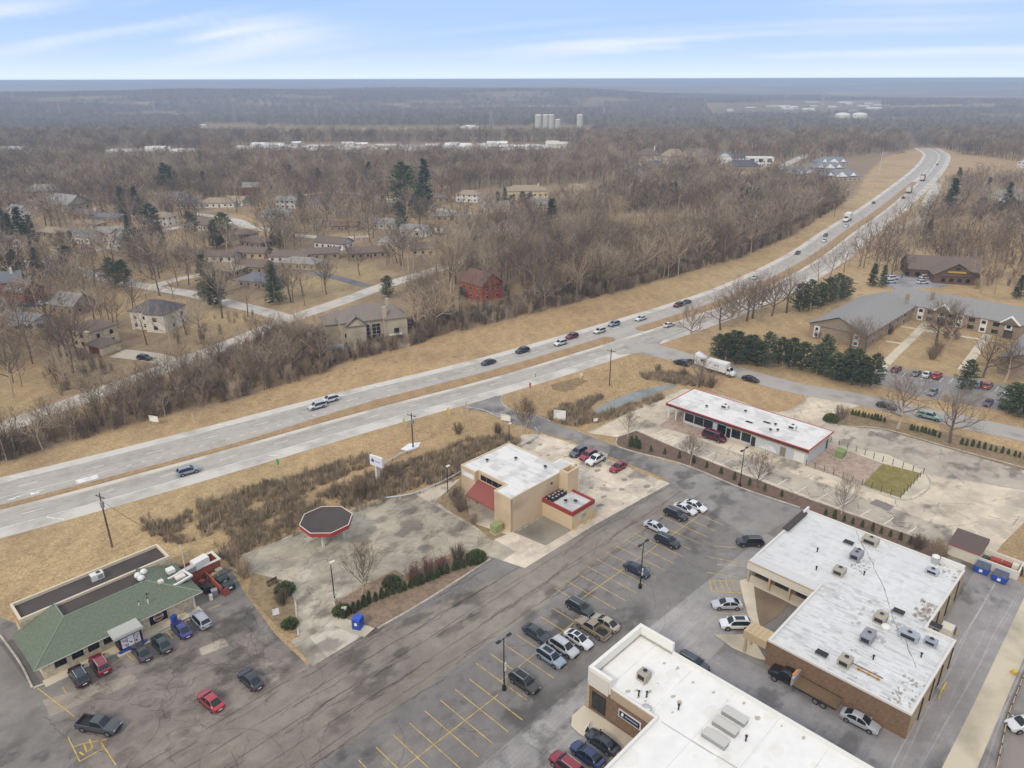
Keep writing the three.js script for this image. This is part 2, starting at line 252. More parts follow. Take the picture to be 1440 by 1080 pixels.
// ---------- smaller roads ----------
const roadLines = [];
function ribbon(name, pts, width, m, y, parent) {
  const l = cat(pts.map((p) => G(p[0], p[1])), 4), pos = [], uv = [], idx = []; let run = 0;
  roadLines.push([l, width]);
  l.forEach((p, i) => { const a = l[Math.max(0, i - 1)], b = l[Math.min(l.length - 1, i + 1)], dx = b.x - a.x, dz = b.z - a.z, n = Math.hypot(dx, dz), w = width / 2; if (i) run += p.distanceTo(l[i - 1]); const yy = y + terr(p.x, p.z); pos.push(p.x + dz / n * w, yy, p.z - dx / n * w, p.x - dz / n * w, yy, p.z + dx / n * w); uv.push(run, 0, run, width); if (i < l.length - 1) idx.push(i * 2, i * 2 + 1, i * 2 + 2, i * 2 + 1, i * 2 + 3, i * 2 + 2); });
  return struct(name, geo(pos, uv, idx), m, parent);
}
roadLines.push([line.map((p, i) => { const q = hw(along[i], 12); return V3(q.x, 0, q.z); }), 31]);
ribbon('side_road', [[880, 484], [925, 492], [975, 507], [1033, 523], [1120, 546], [1209, 562], [1284, 579], [1342, 591], [1440, 612], [1640, 660]], 8.2, M.sideroad, 0.05);
struct('junction_paving', ppoly([[857, 494], [905, 478], [968, 459], [985, 456], [955, 470], [930, 480], [925, 488], [960, 500], [940, 506], [900, 497], [870, 499]], 0.042), M.sideroad);
ribbon('street', [[-150, 655], [0, 603], [130, 556], [240, 515], [350, 473], [407, 449], [480, 424], [540, 402], [605, 382], [650, 368], [720, 350]], 7.4, M.resroad, 0.04);
ribbon('street', [[407, 449], [367, 437], [320, 426], [267, 413], [213, 404], [150, 392], [110, 380], [60, 372], [10, 368], [-120, 360]], 6.8, M.resroad, 0.045);
ribbon('street', [[213, 404], [245, 394], [300, 384]], 5.5, M.resroad, 0.05);
ribbon('street', [[60, 372], [72, 362], [95, 353], [130, 352], [190, 338], [240, 322], [300, 312], [345, 318], [400, 328], [470, 335], [520, 332]], 6, M.resroad, 0.05);
ribbon('street', [[270, 300], [330, 309], [350, 318]], 6, M.resroad, 0.055);
ribbon('street', [[420, 275], [470, 270], [560, 283], [640, 298], [690, 302]], 6.5, M.resroad, 0.05);
ribbon('driveway', [[330, 365], [420, 380], [470, 390], [515, 402]], 5, mat('#6d6d70', { map: T.coarse }), 0.055);
ribbon('driveway', [[165, 497], [195, 500], [225, 505], [250, 512]], 7, M.concrete, 0.055);
ribbon('street', [[1060, 255], [1090, 240], [1110, 229], [1130, 220], [1150, 212]], 9, M.resroad, 0.05);
ribbon('street', [[905, 234], [950, 231], [1000, 232], [1075, 238]], 6, M.resroad, 0.05);
ribbon('path', [[1318, 258], [1305, 285], [1290, 310], [1260, 322], [1242, 326]], 7, M.resroad, 0.05);
ribbon('dirt_track', [[830, 170], [900, 169], [960, 167], [1000, 160]], 18, M.pave, 0.6); ribbon('dirt_track', [[1290, 149], [1400, 148], [1560, 148]], 40, M.pave, 2); ribbon('dirt_track', [[1000, 160], [1030, 168], [1080, 175], [1120, 188]], 16, M.pave, 0.3);
ribbon('path', [[1240, 517], [1262, 495], [1285, 473], [1304, 453]], 2.6, M.pave, 0.06);
ribbon('path', [[1353, 521], [1372, 495], [1391, 468]], 2.6, M.pave, 0.06);
ribbon('path', [[1246, 480], [1272, 484]], 1.6, M.pave, 0.055); ribbon('path', [[1266, 459], [1345, 472], [1410, 482]], 1.6, M.pave, 0.055);

// ---------- paved lots ----------
function lotTex(u0, u1, v0, v1, base, draw, w = 2048, h = 2048, stain = 0.26) {
  const c = document.createElement('canvas'); c.width = w; c.height = h; const x = c.getContext('2d');
  x.fillStyle = base; x.fillRect(0, 0, w, h); x.save(); x.scale(w / (u1 - u0), h / (v1 - v0)); x.translate(-u0, -v0); draw(x); x.restore();
  const im = x.getImageData(0, 0, w, h), d = im.data;
  for (let j = 0; j < h; j++) for (let i = 0; i < w; i++) { const U = u0 + i / w * (u1 - u0), V = v0 + j / h * (v1 - v0), st = sm(fbm(U / 3.2, V / 2.2, 101, 5), 0.48, 0.72) * sm(fbm(U / 14, V / 11, 105, 2), 0.42, 0.6), k = stain < 0.1 ? 0.9 + 0.06 * fbm(U / 7, V / 7, 91, 4) + 0.05 * fbm(U / 0.9, V / 0.9, 95, 3) + 0.04 * fbm(U / 12, V / 0.8, 98, 3) : (0.76 + 0.22 * fbm(U / 9, V / 9, 91, 4) + 0.16 * fbm(U / 1.3, V / 1.3, 95, 3) + 0.12 * h2(i, j, 3) + 0.12 * fbm(U / 30, V / 3, 97, 3)) * (1 - stain * st), o = (j * w + i) * 4; d[o] = Math.min(255, d[o] * k); d[o + 1] = Math.min(255, d[o + 1] * k); d[o + 2] = Math.min(255, d[o + 2] * k); }
  x.putImageData(im, 0, 0);
  const t = new THREE.CanvasTexture(c); t.flipY = false; t.colorSpace = THREE.SRGBColorSpace; t.wrapS = t.wrapT = THREE.ClampToEdgeWrapping; t.magFilter = THREE.LinearFilter;
  t.repeat.set(1 / (u1 - u0), 1 / (v1 - v0)); t.offset.set(-u0 / (u1 - u0), -v0 / (v1 - v0)); return t;
}
function wander(x, u, v, du, dv, n, j, w, style) { x.strokeStyle = style; x.lineCap = 'round'; for (let k = 0; k < n; k++) { const nu = u + du * rr(0.6, 1.3) + rr(-j, j), nv = v + dv * rr(0.6, 1.3) + rr(-j, j); x.lineWidth = w * rr(0.5, 1.5); x.beginPath(); x.moveTo(u, v); x.lineTo(nu, nv); x.stroke(); u = nu; v = nv; } }
const fillP = (x, pts, style) => { x.fillStyle = style; x.beginPath(); pts.forEach((p, i) => (i ? x.lineTo(p[0], p[1]) : x.moveTo(p[0], p[1]))); x.closePath(); x.fill(); };
const fillPx = (x, pts, style) => fillP(x, pts.map((p) => S(p[0], p[1])), style);
function blots(x, n, u0, u1, v0, v1, r0, r1, style) { x.fillStyle = style; for (let k = 0; k < n; k++) { const u = rr(u0, u1), v = rr(v0, v1), r = rr(r0, r1); x.beginPath(); for (let a = 0; a < 9; a++) { const q = a / 9 * 6.283, d = r * rr(0.55, 1.15); x[a ? 'lineTo' : 'moveTo'](u + Math.cos(q) * d * 1.5, v + Math.sin(q) * d); } x.fill(); } }
seed(77);
const lotT = lotTex(-120, 70, -55, 90, '#716c66', (x) => {
  fillP(x, [[-120, -12], [-30, -9], [-4, -2], [24, 4], [40, 8], [40, 12], [-2, 10.5], [-50, 11], [-120, 12]], '#797167'); // older drive
  fillP(x, [[-120, 11], [-45, 10.5], [-2, 10], [60, 8.5], [60, 30], [-20, 27], [-120, 27]], '#6f6b67'); // stalls
  fillP(x, [[-120, 24.5], [-22, 24.5], [40, 26], [40, 34], [-20, 36], [-120, 40]], '#86827f');
  fillP(x, [[-3, 34], [8, 36], [9, 62], [-3, 62]], '#7a7777'); fillP(x, [[-12, 58], [70, 56], [70, 90], [-12, 90]], '#817d7b');
  fillP(x, [[-62, -26], [-40, -26], [-36, -8], [-64, -10]], '#756d65'); fillPx(x, [[280, 912], [315, 897], [322, 908], [284, 922]], '#a09686'); fillPx(x, [[60, 985], [188, 948], [195, 958], [70, 1008]], '#877d70'); fillPx(x, [[365, 935], [430, 920], [435, 940], [380, 960]], '#857d72');
  fillPx(x, [[0, 905], [18, 898], [62, 965], [45, 968]], '#5b5754'); fillP(x, [[-24, 25], [-20, 25], [-20, 27.5], [-24, 27]], '#8d8986');
  fillPx(x, [[690, 780], [737, 798], [600, 855], [527, 885], [592, 845]], '#6e6a67');
  blots(x, 300, -66, -34, -24, -4, 0.15, 1.1, 'rgba(60,52,46,0.12)'); blots(x, 240, -66, 40, -4, 11, 0.15, 1.0, 'rgba(70,62,56,0.1)'); blots(x, 160, -50, 40, 11, 26, 0.2, 0.8, 'rgba(58,54,52,0.12)'); blots(x, 220, -60, 60, 24, 80, 0.3, 2, 'rgba(150,148,146,0.16)'); blots(x, 150, -70, 60, -20, 70, 0.5, 2.4, 'rgba(148,138,122,0.16)');
  for (const v of [-3.6, 0.2, 3.4, 6.6, 9.8]) { wander(x, -110, v - 2, 2.4, 0.03, 70, 0.12, 0.09, 'rgba(50,44,40,0.68)'); for (let k = 0; k < 16; k++) wander(x, rr(-70, 35), v, 1.2, rr(-0.05, 0.05), 7, 0.3, 0.2, 'rgba(56,50,46,0.32)'); }
  for (let k = 0; k < 90; k++) wander(x, rr(-75, 50), rr(-24, 30), rr(-1, 1), rr(-1, 1), 8, 0.4, 0.06, 'rgba(50,46,42,0.52)');
  for (let k = 0; k < 40; k++) wander(x, rr(-66, -36), rr(-24, -4), rr(-1, 1), rr(-1, 1), 12, 0.6, 0.07, 'rgba(50,45,41,0.5)');
  for (let k = 0; k < 14; k++) { x.strokeStyle = `rgba(46,42,40,${rr(0.08, 0.2)})`; x.lineWidth = 0.18; x.beginPath(); const u = rr(-60, -25), v = rr(-1, 12), r = rr(3, 9), a = rr(0, 6); x.arc(u, v, r, a, a + rr(0.6, 2.2)); x.stroke(); }
  for (let k = 0; k < 20; k++) { const v = rr(26, 33); wander(x, -60, v, 6, rr(-0.1, 0.1), 12, 0.2, 0.3, `rgba(170,166,162,${rr(0.06, 0.16)})`); } for (let k = 0; k < 14; k++) { const v = rr(60, 70); wander(x, -10, v, 6, rr(-0.2, 0.1), 12, 0.2, 0.15, `rgba(190,188,186,${rr(0.12, 0.3)})`); }
});
const lot = struct('parking_lot', ppoly([[-420, 930], [-60, 872], [0, 868], [24, 878], [240, 792], [325, 800], [345, 835], [388, 893], [432, 935], [690, 780], [738, 797], [835, 735], [940, 676], [960, 650], [1130, 705], [1300, 766], [1335, 782], [1385, 800], [1445, 823], [1640, 900], [1640, 1500], [-700, 1500]], 0.02), mat('#ffffff', { map: lotT, roughness: 0.95 }));
seed(78);
const drvT = lotTex(10, 70, -60, 50, '#7d7974', (x) => { blots(x, 120, 20, 68, -50, 30, 0.3, 1.6, 'rgba(60,56,54,0.16)'); for (let k = 0; k < 25; k++) wander(x, rr(30, 65), rr(-50, 20), rr(-0.2, 0.2), 1.2, 9, 0.15, 0.1, 'rgba(52,48,46,0.5)'); }, 1024, 1024);
const accessDrive = struct('access_drive', ppoly([[648, 574], [667, 567], [697, 557], [707, 557], [706, 567], [720, 577], [748, 583], [773, 593], [800, 602], [868, 629], [960, 656], [1047, 691], [1128, 719], [1060, 762], [935, 673], [833, 632], [800, 619], [758, 607], [717, 595], [698, 587], [680, 579]], 0.046), mat('#ffffff', { map: drvT }));
seed(79);
const conT = lotTex(-45, 70, -50, 12, '#b8ac9a', (x) => { fillP(x, [[-45, -50], [4, -50], [4, -3], [-45, 0]], '#99907f'); blots(x, 400, -45, 50, -48, 5, 0.4, 2.2, 'rgba(112,106,98,0.15)'); blots(x, 60, 25, 50, -30, 5, 0.15, 0.7, 'rgba(50,44,40,0.4)'); for (let k = 0; k < 260; k++) wander(x, rr(-30, 6), rr(-36, -8), rr(-0.9, 0.9), 0.35, 4, 0.25, 0.14, 'rgba(70,66,60,0.28)'); for (let u = 12; u < 60; u += 5.5) wander(x, u, -45, 0.02, 2, 30, 0.03, 0.06, 'rgba(80,74,66,0.5)'); fillP(x, [[-33, -10], [-22, -12], [-22, 2], [-34, 2]], '#b3ab9c'); blots(x, 90, -35, -22, -28, 0, 0.3, 1.4, 'rgba(186,178,160,0.25)'); });
const canopyLot = struct('canopy_lot', ppoly([[340, 784], [424, 749], [495, 718], [540, 703], [620, 682], [650, 672], [690, 640], [735, 611], [760, 610], [800, 622], [870, 652], [942, 680], [835, 739], [738, 799], [690, 783], [640, 775], [569, 809], [555, 801], [513, 823], [470, 847], [472, 868], [527, 884], [440, 937], [408, 902], [420, 895], [411, 835], [375, 825], [350, 806]], 0.03), mat('#ffffff', { map: conT }));
struct('dark_apron', flatPoly([[8, -7.6], [16, -7.6], [16, -0.2], [9, -0.4]], 0.036), mat('#8b8475', { map: T.coarse }), canopyLot);
seed(80);
const wbT = lotTex(20, 140, -50, 90, '#bbae99', (x) => { blots(x, 500, 25, 135, -45, 85, 0.5, 3, 'rgba(120,112,102,0.14)'); fillP(x, [[84, 14], [104, 14], [104, 50], [92, 60], [84, 40]], 'rgba(120,116,110,0.4)'); fillP(x, [[58, -6], [65, -6], [65, 50], [58, 52]], 'rgba(124,118,110,0.45)'); blots(x, 14, 84, 105, 10, 55, 0.4, 1.2, 'rgba(122,98,68,0.25)'); for (let k = 0; k < 90; k++) wander(x, rr(55, 110), rr(-20, 60), rr(-1, 1), rr(-1, 1), 8, 0.4, 0.12, 'rgba(84,76,66,0.5)'); fillPx(x, [[1232, 702], [1258, 712], [1250, 719], [1222, 708]], '#6f6a64'); for (let k = 0; k < 60; k++) wander(x, rr(58, 66), rr(-10, 45), rr(-0.4, 0.4), rr(-0.6, 0.6), 5, 0.3, 0.14, 'rgba(64,58,52,0.45)'); });
struct('shop_lot', ppoly([[826, 609], [905, 572], [960, 547], [985, 549], [1035, 562], [1075, 577], [1100, 580], [1128, 570], [1138, 556], [1212, 570], [1186, 577], [1172, 588], [1178, 598], [1240, 601], [1330, 626], [1440, 656], [1640, 712], [1640, 800], [1440, 735], [1410, 765], [1390, 790], [1352, 775], [1300, 760], [1180, 717], [1130, 699], [1047, 668], [960, 634], [895, 606], [868, 615]], 0.028), mat('#ffffff', { map: wbT }));
struct('apartment_lot', ppoly([[1195, 506], [1240, 515], [1342, 530], [1440, 546], [1640, 575], [1640, 612], [1440, 582], [1380, 573], [1290, 557], [1195, 527]], 0.03), mat('#8c8884', { map: T.coarse }));
struct('lodge_lot', ppoly([[1245, 383], [1318, 392], [1335, 403], [1260, 408], [1235, 395]], 0.03), mat('#949294', { map: T.coarse }));
const yard = struct('gravel_yard', ppoly([[1133, 655], [1167, 625], [1241, 652], [1212, 683]], 0.05), M.gravelpink);
struct('fenced_lawn', ppoly([[1241, 652], [1296, 666], [1266, 700], [1212, 683]], 0.052), M.lawngreen);
struct('walk', ppoly([[1160, 622], [1250, 640], [1302, 664], [1309, 682], [1270, 706], [1120, 660], [1133, 655]], 0.044), M.pave);
struct('forecourt_paving', ppoly([[936, 592], [958, 578], [975, 590], [1010, 606], [1000, 620], [925, 600]], 0.05), M.gravelpink);
struct('alley_verge', ppoly([[1445, 830], [1475, 842], [1372, 1085], [1330, 1200], [1250, 1200], [1322, 1085], [1372, 985]], 0.034), mat('#c2b79f', { map: T.coarse }));
struct('neighbour_lot', ppoly([[1640, 860], [1475, 950], [1440, 985], [1400, 1090], [1390, 1200], [1640, 1200]], 0.05), mat('#87807a', { map: T.coarse }));
// beds
const bed = struct('planting_bed', ppoly([[470, 849], [513, 824], [555, 802], [569, 810], [640, 776], [690, 786], [590, 849], [527, 883], [473, 868]], 0.07), mat('#8a7560', { map: T.grain }));
struct('planting_bed', ppoly([[866, 616], [895, 606], [960, 634], [1047, 668], [1130, 699], [1180, 717], [1300, 760], [1338, 776], [1330, 790], [1200, 742], [1125, 714], [1047, 688], [960, 653], [868, 627]], 0.07), M.mulch);
struct('planting_bed', ppoly([[1168, 583], [1195, 578], [1260, 592], [1340, 610], [1640, 690], [1640, 715], [1440, 662], [1330, 630], [1240, 604], [1180, 599], [1170, 592]], 0.06), mat('#8b7759', { map: T.grain }));
struct('planting_bed', ppoly([[612, 705], [650, 672], [662, 735], [712, 752], [692, 760], [668, 740], [640, 724]], 0.07), mat('#94805f', { map: T.grain }));
struct('planting_bed', ppoly([[355, 806], [405, 818], [413, 838], [420, 893], [408, 890], [388, 880], [348, 835]], 0.06), mat('#8d7a5a', { map: T.grain }));
struct('planting_bed', ppoly([[1060, 824], [1112, 842], [1100, 862], [1069, 884], [1064, 860]], 0.08), M.soil);
// pond
struct('pond', ppoly([[834, 576], [860, 563], [894, 550], [925, 543], [948, 540], [953, 543], [912, 558], [873, 571], [842, 582]], 0.03), M.ice);
struct('pond', ppoly([[796, 588], [812, 586], [820, 590], [808, 595]], 0.03), M.ice);
struct('snow_patch', ppoly([[563, 632], [575, 624], [592, 622], [588, 629], [572, 634]], 0.05), M.snow);
struct('dug_soil', ppoly([[774, 541], [812, 531], [828, 536], [795, 552], [778, 548]], 0.02), mat('#8b7452', { map: T.grain }));
// kerbs
function kerb(px, w = 0.28, h = 0.15, m = M.kerb) {
  const l = cat(px.map((p) => G(p[0], p[1])), 1.5), pos = [], idx = [], uv = []; l.forEach((p, i) => { const a = l[Math.max(0, i - 1)], b = l[Math.min(l.length - 1, i + 1)], n = Math.hypot(b.x - a.x, b.z - a.z), nx = (b.z - a.z) / n * w / 2, nz = -(b.x - a.x) / n * w / 2; pos.push(p.x + nx, 0, p.z + nz, p.x + nx, h, p.z + nz, p.x - nx, h, p.z - nz, p.x - nx, 0, p.z - nz); for (let k = 0; k < 4; k++) uv.push(i * 1.5, k * 0.2); if (i < l.length - 1) for (let k = 0; k < 3; k++) { const q = i * 4 + k; idx.push(q, q + 4, q + 1, q + 1, q + 4, q + 5); } });
  struct('kerb', geo(pos, uv, idx).toNonIndexed(), m);
}
for (const k of [[[340, 783], [424, 748], [495, 717], [540, 702]], [[470, 846], [472, 868]], [[420, 895], [411, 835], [398, 826]], [[827, 609], [905, 571], [960, 546]], [[895, 606], [960, 634], [1047, 668], [1130, 699], [1300, 760]], [[1180, 599], [1240, 603], [1330, 628], [1440, 658]], [[655, 572], [680, 577], [698, 585], [718, 594]], [[707, 555], [705, 566], [720, 577], [748, 583], [775, 593]], [[1000, 548], [1060, 575], [1095, 580], [1126, 570], [1134, 560], [1125, 552]], [[0, 893], [30, 935], [46, 968]], [[46, 968], [80, 955], [150, 925], [272, 869]], [[1150, 655], [1230, 690], [1272, 704], [1303, 690], [1308, 678], [1300, 664]], [[690, 786], [590, 850], [530, 884]], [[868, 616], [868, 627], [960, 653], [1047, 688], [1125, 714]]]) kerb(k);
// ---------- stall lines ----------
const ln = (u0, v0, u1, v1, m = M.liney, w = 0.12, y = 0.032, p = lot) => { const l = Math.hypot(u1 - u0, v1 - v0), a = (u1 - u0) / l * w / 2, b = (v1 - v0) / l * w / 2; struct('stall_line', flatPoly([[u0 - b, v0 + a], [u0 + b, v0 - a], [u1 + b, v1 - a], [u1 - b, v1 + a]], y), m, p); };
const lnp = (a, b, m, w, y, p) => { const s = S(a[0], a[1]), t = S(b[0], b[1]); ln(s[0], s[1], t[0], t[1], m, w, y, p); };
ln(-62, 18.1, -21.2, 18.1); for (let k = 0; k < 16; k++) ln(-22 - k * 2.63, 13.2, -22 - k * 2.63, 23.4, M.liney, 0.12, 0.034);
ln(-19.2, 16.6, -3, 16.2); for (let k = 0; k < 7; k++) ln(-19.3 + k * 2.75, 11.7, -19.2 + k * 2.75, 21.5, M.liney, 0.12, 0.034);
ln(-1.5, 13.4, 38, 14); for (let k = 0; k < 14; k++) ln(1.2 + k * 2.75, 8.6, 1.2 + k * 2.75, 18.9, M.liney, 0.12, 0.034);
for (const [a, b] of [[[995, 783], [1042, 792]], [[1003, 768], [1036, 770]], [[993, 805], [1038, 812]], [[1008, 794], [1046, 797]], [[1004, 862], [1048, 864]], [[1000, 868], [1010, 868]], [[1050, 752], [1072, 752]]]) lnp(a, b);
for (const [a, b] of [[[998, 816], [1040, 818]], [[1040, 818], [1043, 834]], [[1043, 834], [1001, 832]], [[1001, 832], [998, 816]], [[1004, 817], [1009, 832]], [[1012, 817], [1018, 833]], [[1020, 817], [1027, 833]], [[1029, 818], [1036, 833]]]) lnp(a, b, M.yellow, 0.14, 0.035);
for (const [a, b] of [[[88, 966], [93, 975]], [[120, 955], [128, 965]], [[232, 886], [243, 898]], [[258, 872], [268, 886]], [[155, 937], [172, 925]], [[174, 917], [190, 930]], [[96, 1037], [112, 1071]], [[112, 1071], [146, 1052]], [[146, 1052], [137, 1036]], [[137, 1036], [163, 1076]], [[101, 1052], [116, 1046]], [[116, 1046], [150, 1040]], [[294, 856], [310, 851]], [[53, 968], [105, 1008]]]) lnp(a, b, M.liney, 0.13, 0.035);
for (const [a, b] of [[[118, 1046], [122, 1058]], [[122, 1058], [130, 1052]], [[126, 1040], [130, 1052]], [[112, 1058], [118, 1062]]]) lnp(a, b, M.yellow, 0.2, 0.036);
for (let k = 0; k < 13; k++) { const u = 63; ln(57.4, -6 + k * 4.2, 61.6, -5.4 + k * 4.2, M.linew, 0.14, 0.04); }
for (let k = 0; k < 6; k++) ln(58.5, -12.5 + k * 1.2, 62.5, -11.6 + k * 1.2, M.linew, 0.12, 0.041);
for (let k = 0; k < 18; k++) { const a = S(1236 + k * 13, 517 + k * 2), b = S(1230 + k * 13, 523 + k * 2.1); ln(a[0], a[1], b[0], b[1], M.linew, 0.14, 0.036); }
// ---------- plants ----------
class TB { constructor() { this.p = []; this.n = []; }
  tri(a, b, c) { const e = V3(b.x - a.x, b.y - a.y, b.z - a.z), f = V3(c.x - a.x, c.y - a.y, c.z - a.z), n = e.cross(f).normalize(); for (const q of [a, b, c]) { this.p.push(q.x, q.y, q.z); this.n.push(n.x, n.y, n.z); } }
  limb(a, b, r0, r1, k = 4) { const d = b.clone().sub(a).normalize(), s = (Math.abs(d.y) > 0.9 ? V3(1, 0, 0) : V3(0, 1, 0)).cross(d).normalize(), t = d.clone().cross(s);
    const ring = (c, r) => Array.from({ length: k }, (_, i) => c.clone().addScaledVector(s, Math.cos(i / k * 6.2832) * r).addScaledVector(t, Math.sin(i / k * 6.2832) * r)); const A = ring(a, r0), B = ring(b, r1);
    for (let i = 0; i < k; i++) { const j = (i + 1) % k; this.tri(A[i], A[j], B[j]); this.tri(A[i], B[j], B[i]); } }
  twig(a, b, w) { const d = b.clone().sub(a), s = V3(rr(-1, 1), rr(-1, 1), rr(-1, 1)).cross(d).normalize().multiplyScalar(w); this.tri(a.clone().add(s), a.clone().sub(s), b); }
  geo() { const g = new THREE.BufferGeometry(); g.setAttribute('position', new THREE.Float32BufferAttribute(this.p, 3)); g.setAttribute('normal', new THREE.Float32BufferAttribute(this.n, 3)); g.setAttribute('uv', new THREE.Float32BufferAttribute(new Array(this.p.length / 3 * 2).fill(0).map((_, i) => (i * 0.37) % 1), 2)); return g; } }
const turn = (d, ang, roll) => { const s = (Math.abs(d.y) > 0.95 ? V3(1, 0, 0) : V3(0, 1, 0)).cross(d).normalize().applyAxisAngle(d, roll); return d.clone().applyAxisAngle(s, ang); };
// o: h height, lim main limbs, sub, twg, fine counts, tw twig half-width, up upward pull, open spread angle
function bareTree(sd, o) {
  seed(sd); const T1 = new TB(), C = new TB(), H = o.h, tr = H * (o.tr || 0.028), th = H * (o.fork || 0.3);
  let top = V3(rr(-0.04, 0.04) * H, th, rr(-0.04, 0.04) * H); T1.limb(V3(0, -0.3, 0), top, tr, tr * 0.72, 6);
  const lead = V3(top.x + rr(-0.05, 0.05) * H, H * 0.62, top.z + rr(-0.05, 0.05) * H); T1.limb(top, lead, tr * 0.7, tr * 0.3, 5);
  const fine = (p, d, len, n) => { for (let k = 0; k < n; k++) { const q = turn(d, rr(0.15, 0.9), rr(0, 6.28)); q.y += 0.12; const a = p.clone().addScaledVector(d, -len * rr(0, 0.6)); C.twig(a, a.clone().addScaledVector(q.normalize(), len * rr(0.5, 1.1)), o.tw); } };
  const grow = (a, d, len, r, lev) => {
    const mid = a.clone().addScaledVector(d, len * 0.55); const d2 = d.clone(); d2.y += o.up || 0.25; d2.x += rr(-0.15, 0.15); d2.z += rr(-0.15, 0.15); d2.normalize(); const end = mid.clone().addScaledVector(d2, len * 0.5);
    if (r > 0.05) { C.limb(a, mid, r, r * 0.7, lev ? 3 : 4); C.limb(mid, end, r * 0.7, r * 0.35, 3); } else { C.twig(a, mid.clone().lerp(end, 0.3), Math.max(r, o.tw)); C.twig(mid, end, Math.max(r * 0.6, o.tw)); }
    const cnt = [o.sub, o.twg][lev];
    if (cnt === undefined) { fine(end, d2, len * 0.9, o.fine); return; }
    for (let k = 0; k < cnt; k++) { const t = mix(0.3, 1, (k + rr(0, 1)) / cnt), b = t < 0.55 ? a.clone().lerp(mid, t / 0.55) : mid.clone().lerp(end, (t - 0.55) / 0.45); grow(b, turn(t < 0.55 ? d : d2, rr(0.4, 0.95) * (o.open || 1), rr(0, 6.28)), len * rr(0.42, 0.66) * (1.15 - t * 0.25), r * rr(0.4, 0.55), lev + 1); }
    if (lev === 0) fine(end, d2, len * 0.45, o.fine * 2);
  };
  for (let k = 0; k < o.lim; k++) { const t = (k + 0.5) / o.lim, b = top.clone().lerp(lead, t * 0.95), a = k * 2.4 + rr(-0.4, 0.4), tilt = mix(1.1, 0.35, t) * (o.open || 1); grow(b, V3(Math.cos(a) * Math.sin(tilt), Math.cos(tilt), Math.sin(a) * Math.sin(tilt)), H * mix(0.46, 0.34, t) * rr(0.85, 1.1), tr * mix(0.5, 0.28, t), 0); }
  fine(lead, V3(0, 1, 0), H * 0.3, o.fine * 3);
  return [T1.geo(), C.geo()];
}
const hero = [0, 1, 2].map((k) => bareTree(100 + k, { h: 13, lim: 11, sub: 7, twg: 5, fine: 4, tw: 0.012, up: 0.28, fork: 0.22, open: 1.05 }));
const orna = [0, 1].map((k) => bareTree(120 + k, { h: 8, lim: 12, sub: 7, twg: 5, fine: 4, tw: 0.011, up: 0.5, fork: 0.16, open: 0.72, tr: 0.02 }));
const tall = [0, 1, 2, 3, 4].map((k) => bareTree(140 + k, { h: 17, lim: 8, sub: 6, twg: 4, fine: 3, tw: 0.022, up: 0.35, fork: 0.34, open: 0.95, tr: 0.019 }));
const mid = [0, 1, 2, 3].map((k) => bareTree(160 + k, { h: 15, lim: 7, sub: 5, twg: 4, fine: 2, tw: 0.035, up: 0.35, fork: 0.3, open: 0.95, tr: 0.018 }));
const lowT = [0, 1, 2].map((k) => merge(bareTree(180 + k, { h: 15, lim: 6, sub: 4, twg: 3, fine: 2, tw: 0.065, up: 0.35, fork: 0.25, open: 1, tr: 0.018 })));
const farT = [0, 1, 2].map((k) => { seed(190 + k); const C = new TB(); for (let q = 0; q < 90; q++) { const a = rr(0, 6.28), y = rr(0.2, 1), r = 5.2 * Math.sin(Math.PI * clamp(y * 0.85 + 0.12)) * Math.sqrt(rnd()), p = V3(Math.cos(a) * r, y * 13, Math.sin(a) * r); C.twig(p, V3(p.x * rr(1, 1.5), p.y + rr(1, 3.4), p.z * rr(1, 1.5)), rr(0.1, 0.24)); } C.limb(V3(0, -1, 0), V3(0, 9, 0), 0.3, 0.12, 3); return C.geo(); });
const shrubG = [0, 1, 2].map((k) => { seed(200 + k); const C = new TB(); for (let q = 0; q < 26; q++) { const a = rr(0, 6.28), t = rr(0.1, 0.95), b = V3(Math.cos(a) * rr(0, 0.5), 0, Math.sin(a) * rr(0, 0.5)), e = V3(Math.cos(a) * Math.sin(t) * 1.5, Math.cos(t) * 2.1 + 0.4, Math.sin(a) * Math.sin(t) * 1.5); C.limb(b, e, 0.03, 0.012, 3); const d = e.clone().sub(b).normalize(); for (let w = 0; w < 15; w++) { const s = b.clone().lerp(e, rr(0.3, 1)); C.twig(s, s.clone().addScaledVector(turn(d, rr(0.2, 1.1), rr(0, 6.28)), rr(0.4, 0.95)), 0.014); } } return C.geo(); });
const thickG = [0, 1].map((k) => { seed(210 + k); const C = new TB(); for (let q = 0; q < 16; q++) { const a = rr(0, 6.28), t = rr(0.05, 0.8), b = V3(rr(-0.8, 0.8), 0, rr(-0.8, 0.8)), e = V3(b.x + Math.cos(a) * Math.sin(t) * 2.2, Math.cos(t) * 3.6 + 0.5, b.z + Math.sin(a) * Math.sin(t) * 2.2); C.limb(b, e, 0.045, 0.018, 3); const d = e.clone().sub(b).normalize(); for (let w = 0; w < 12; w++) { const s = b.clone().lerp(e, rr(0.25, 1)); C.twig(s, s.clone().addScaledVector(turn(d, rr(0.2, 1), rr(0, 6.28)), rr(0.6, 1.5)), 0.028); } } return C.geo(); });
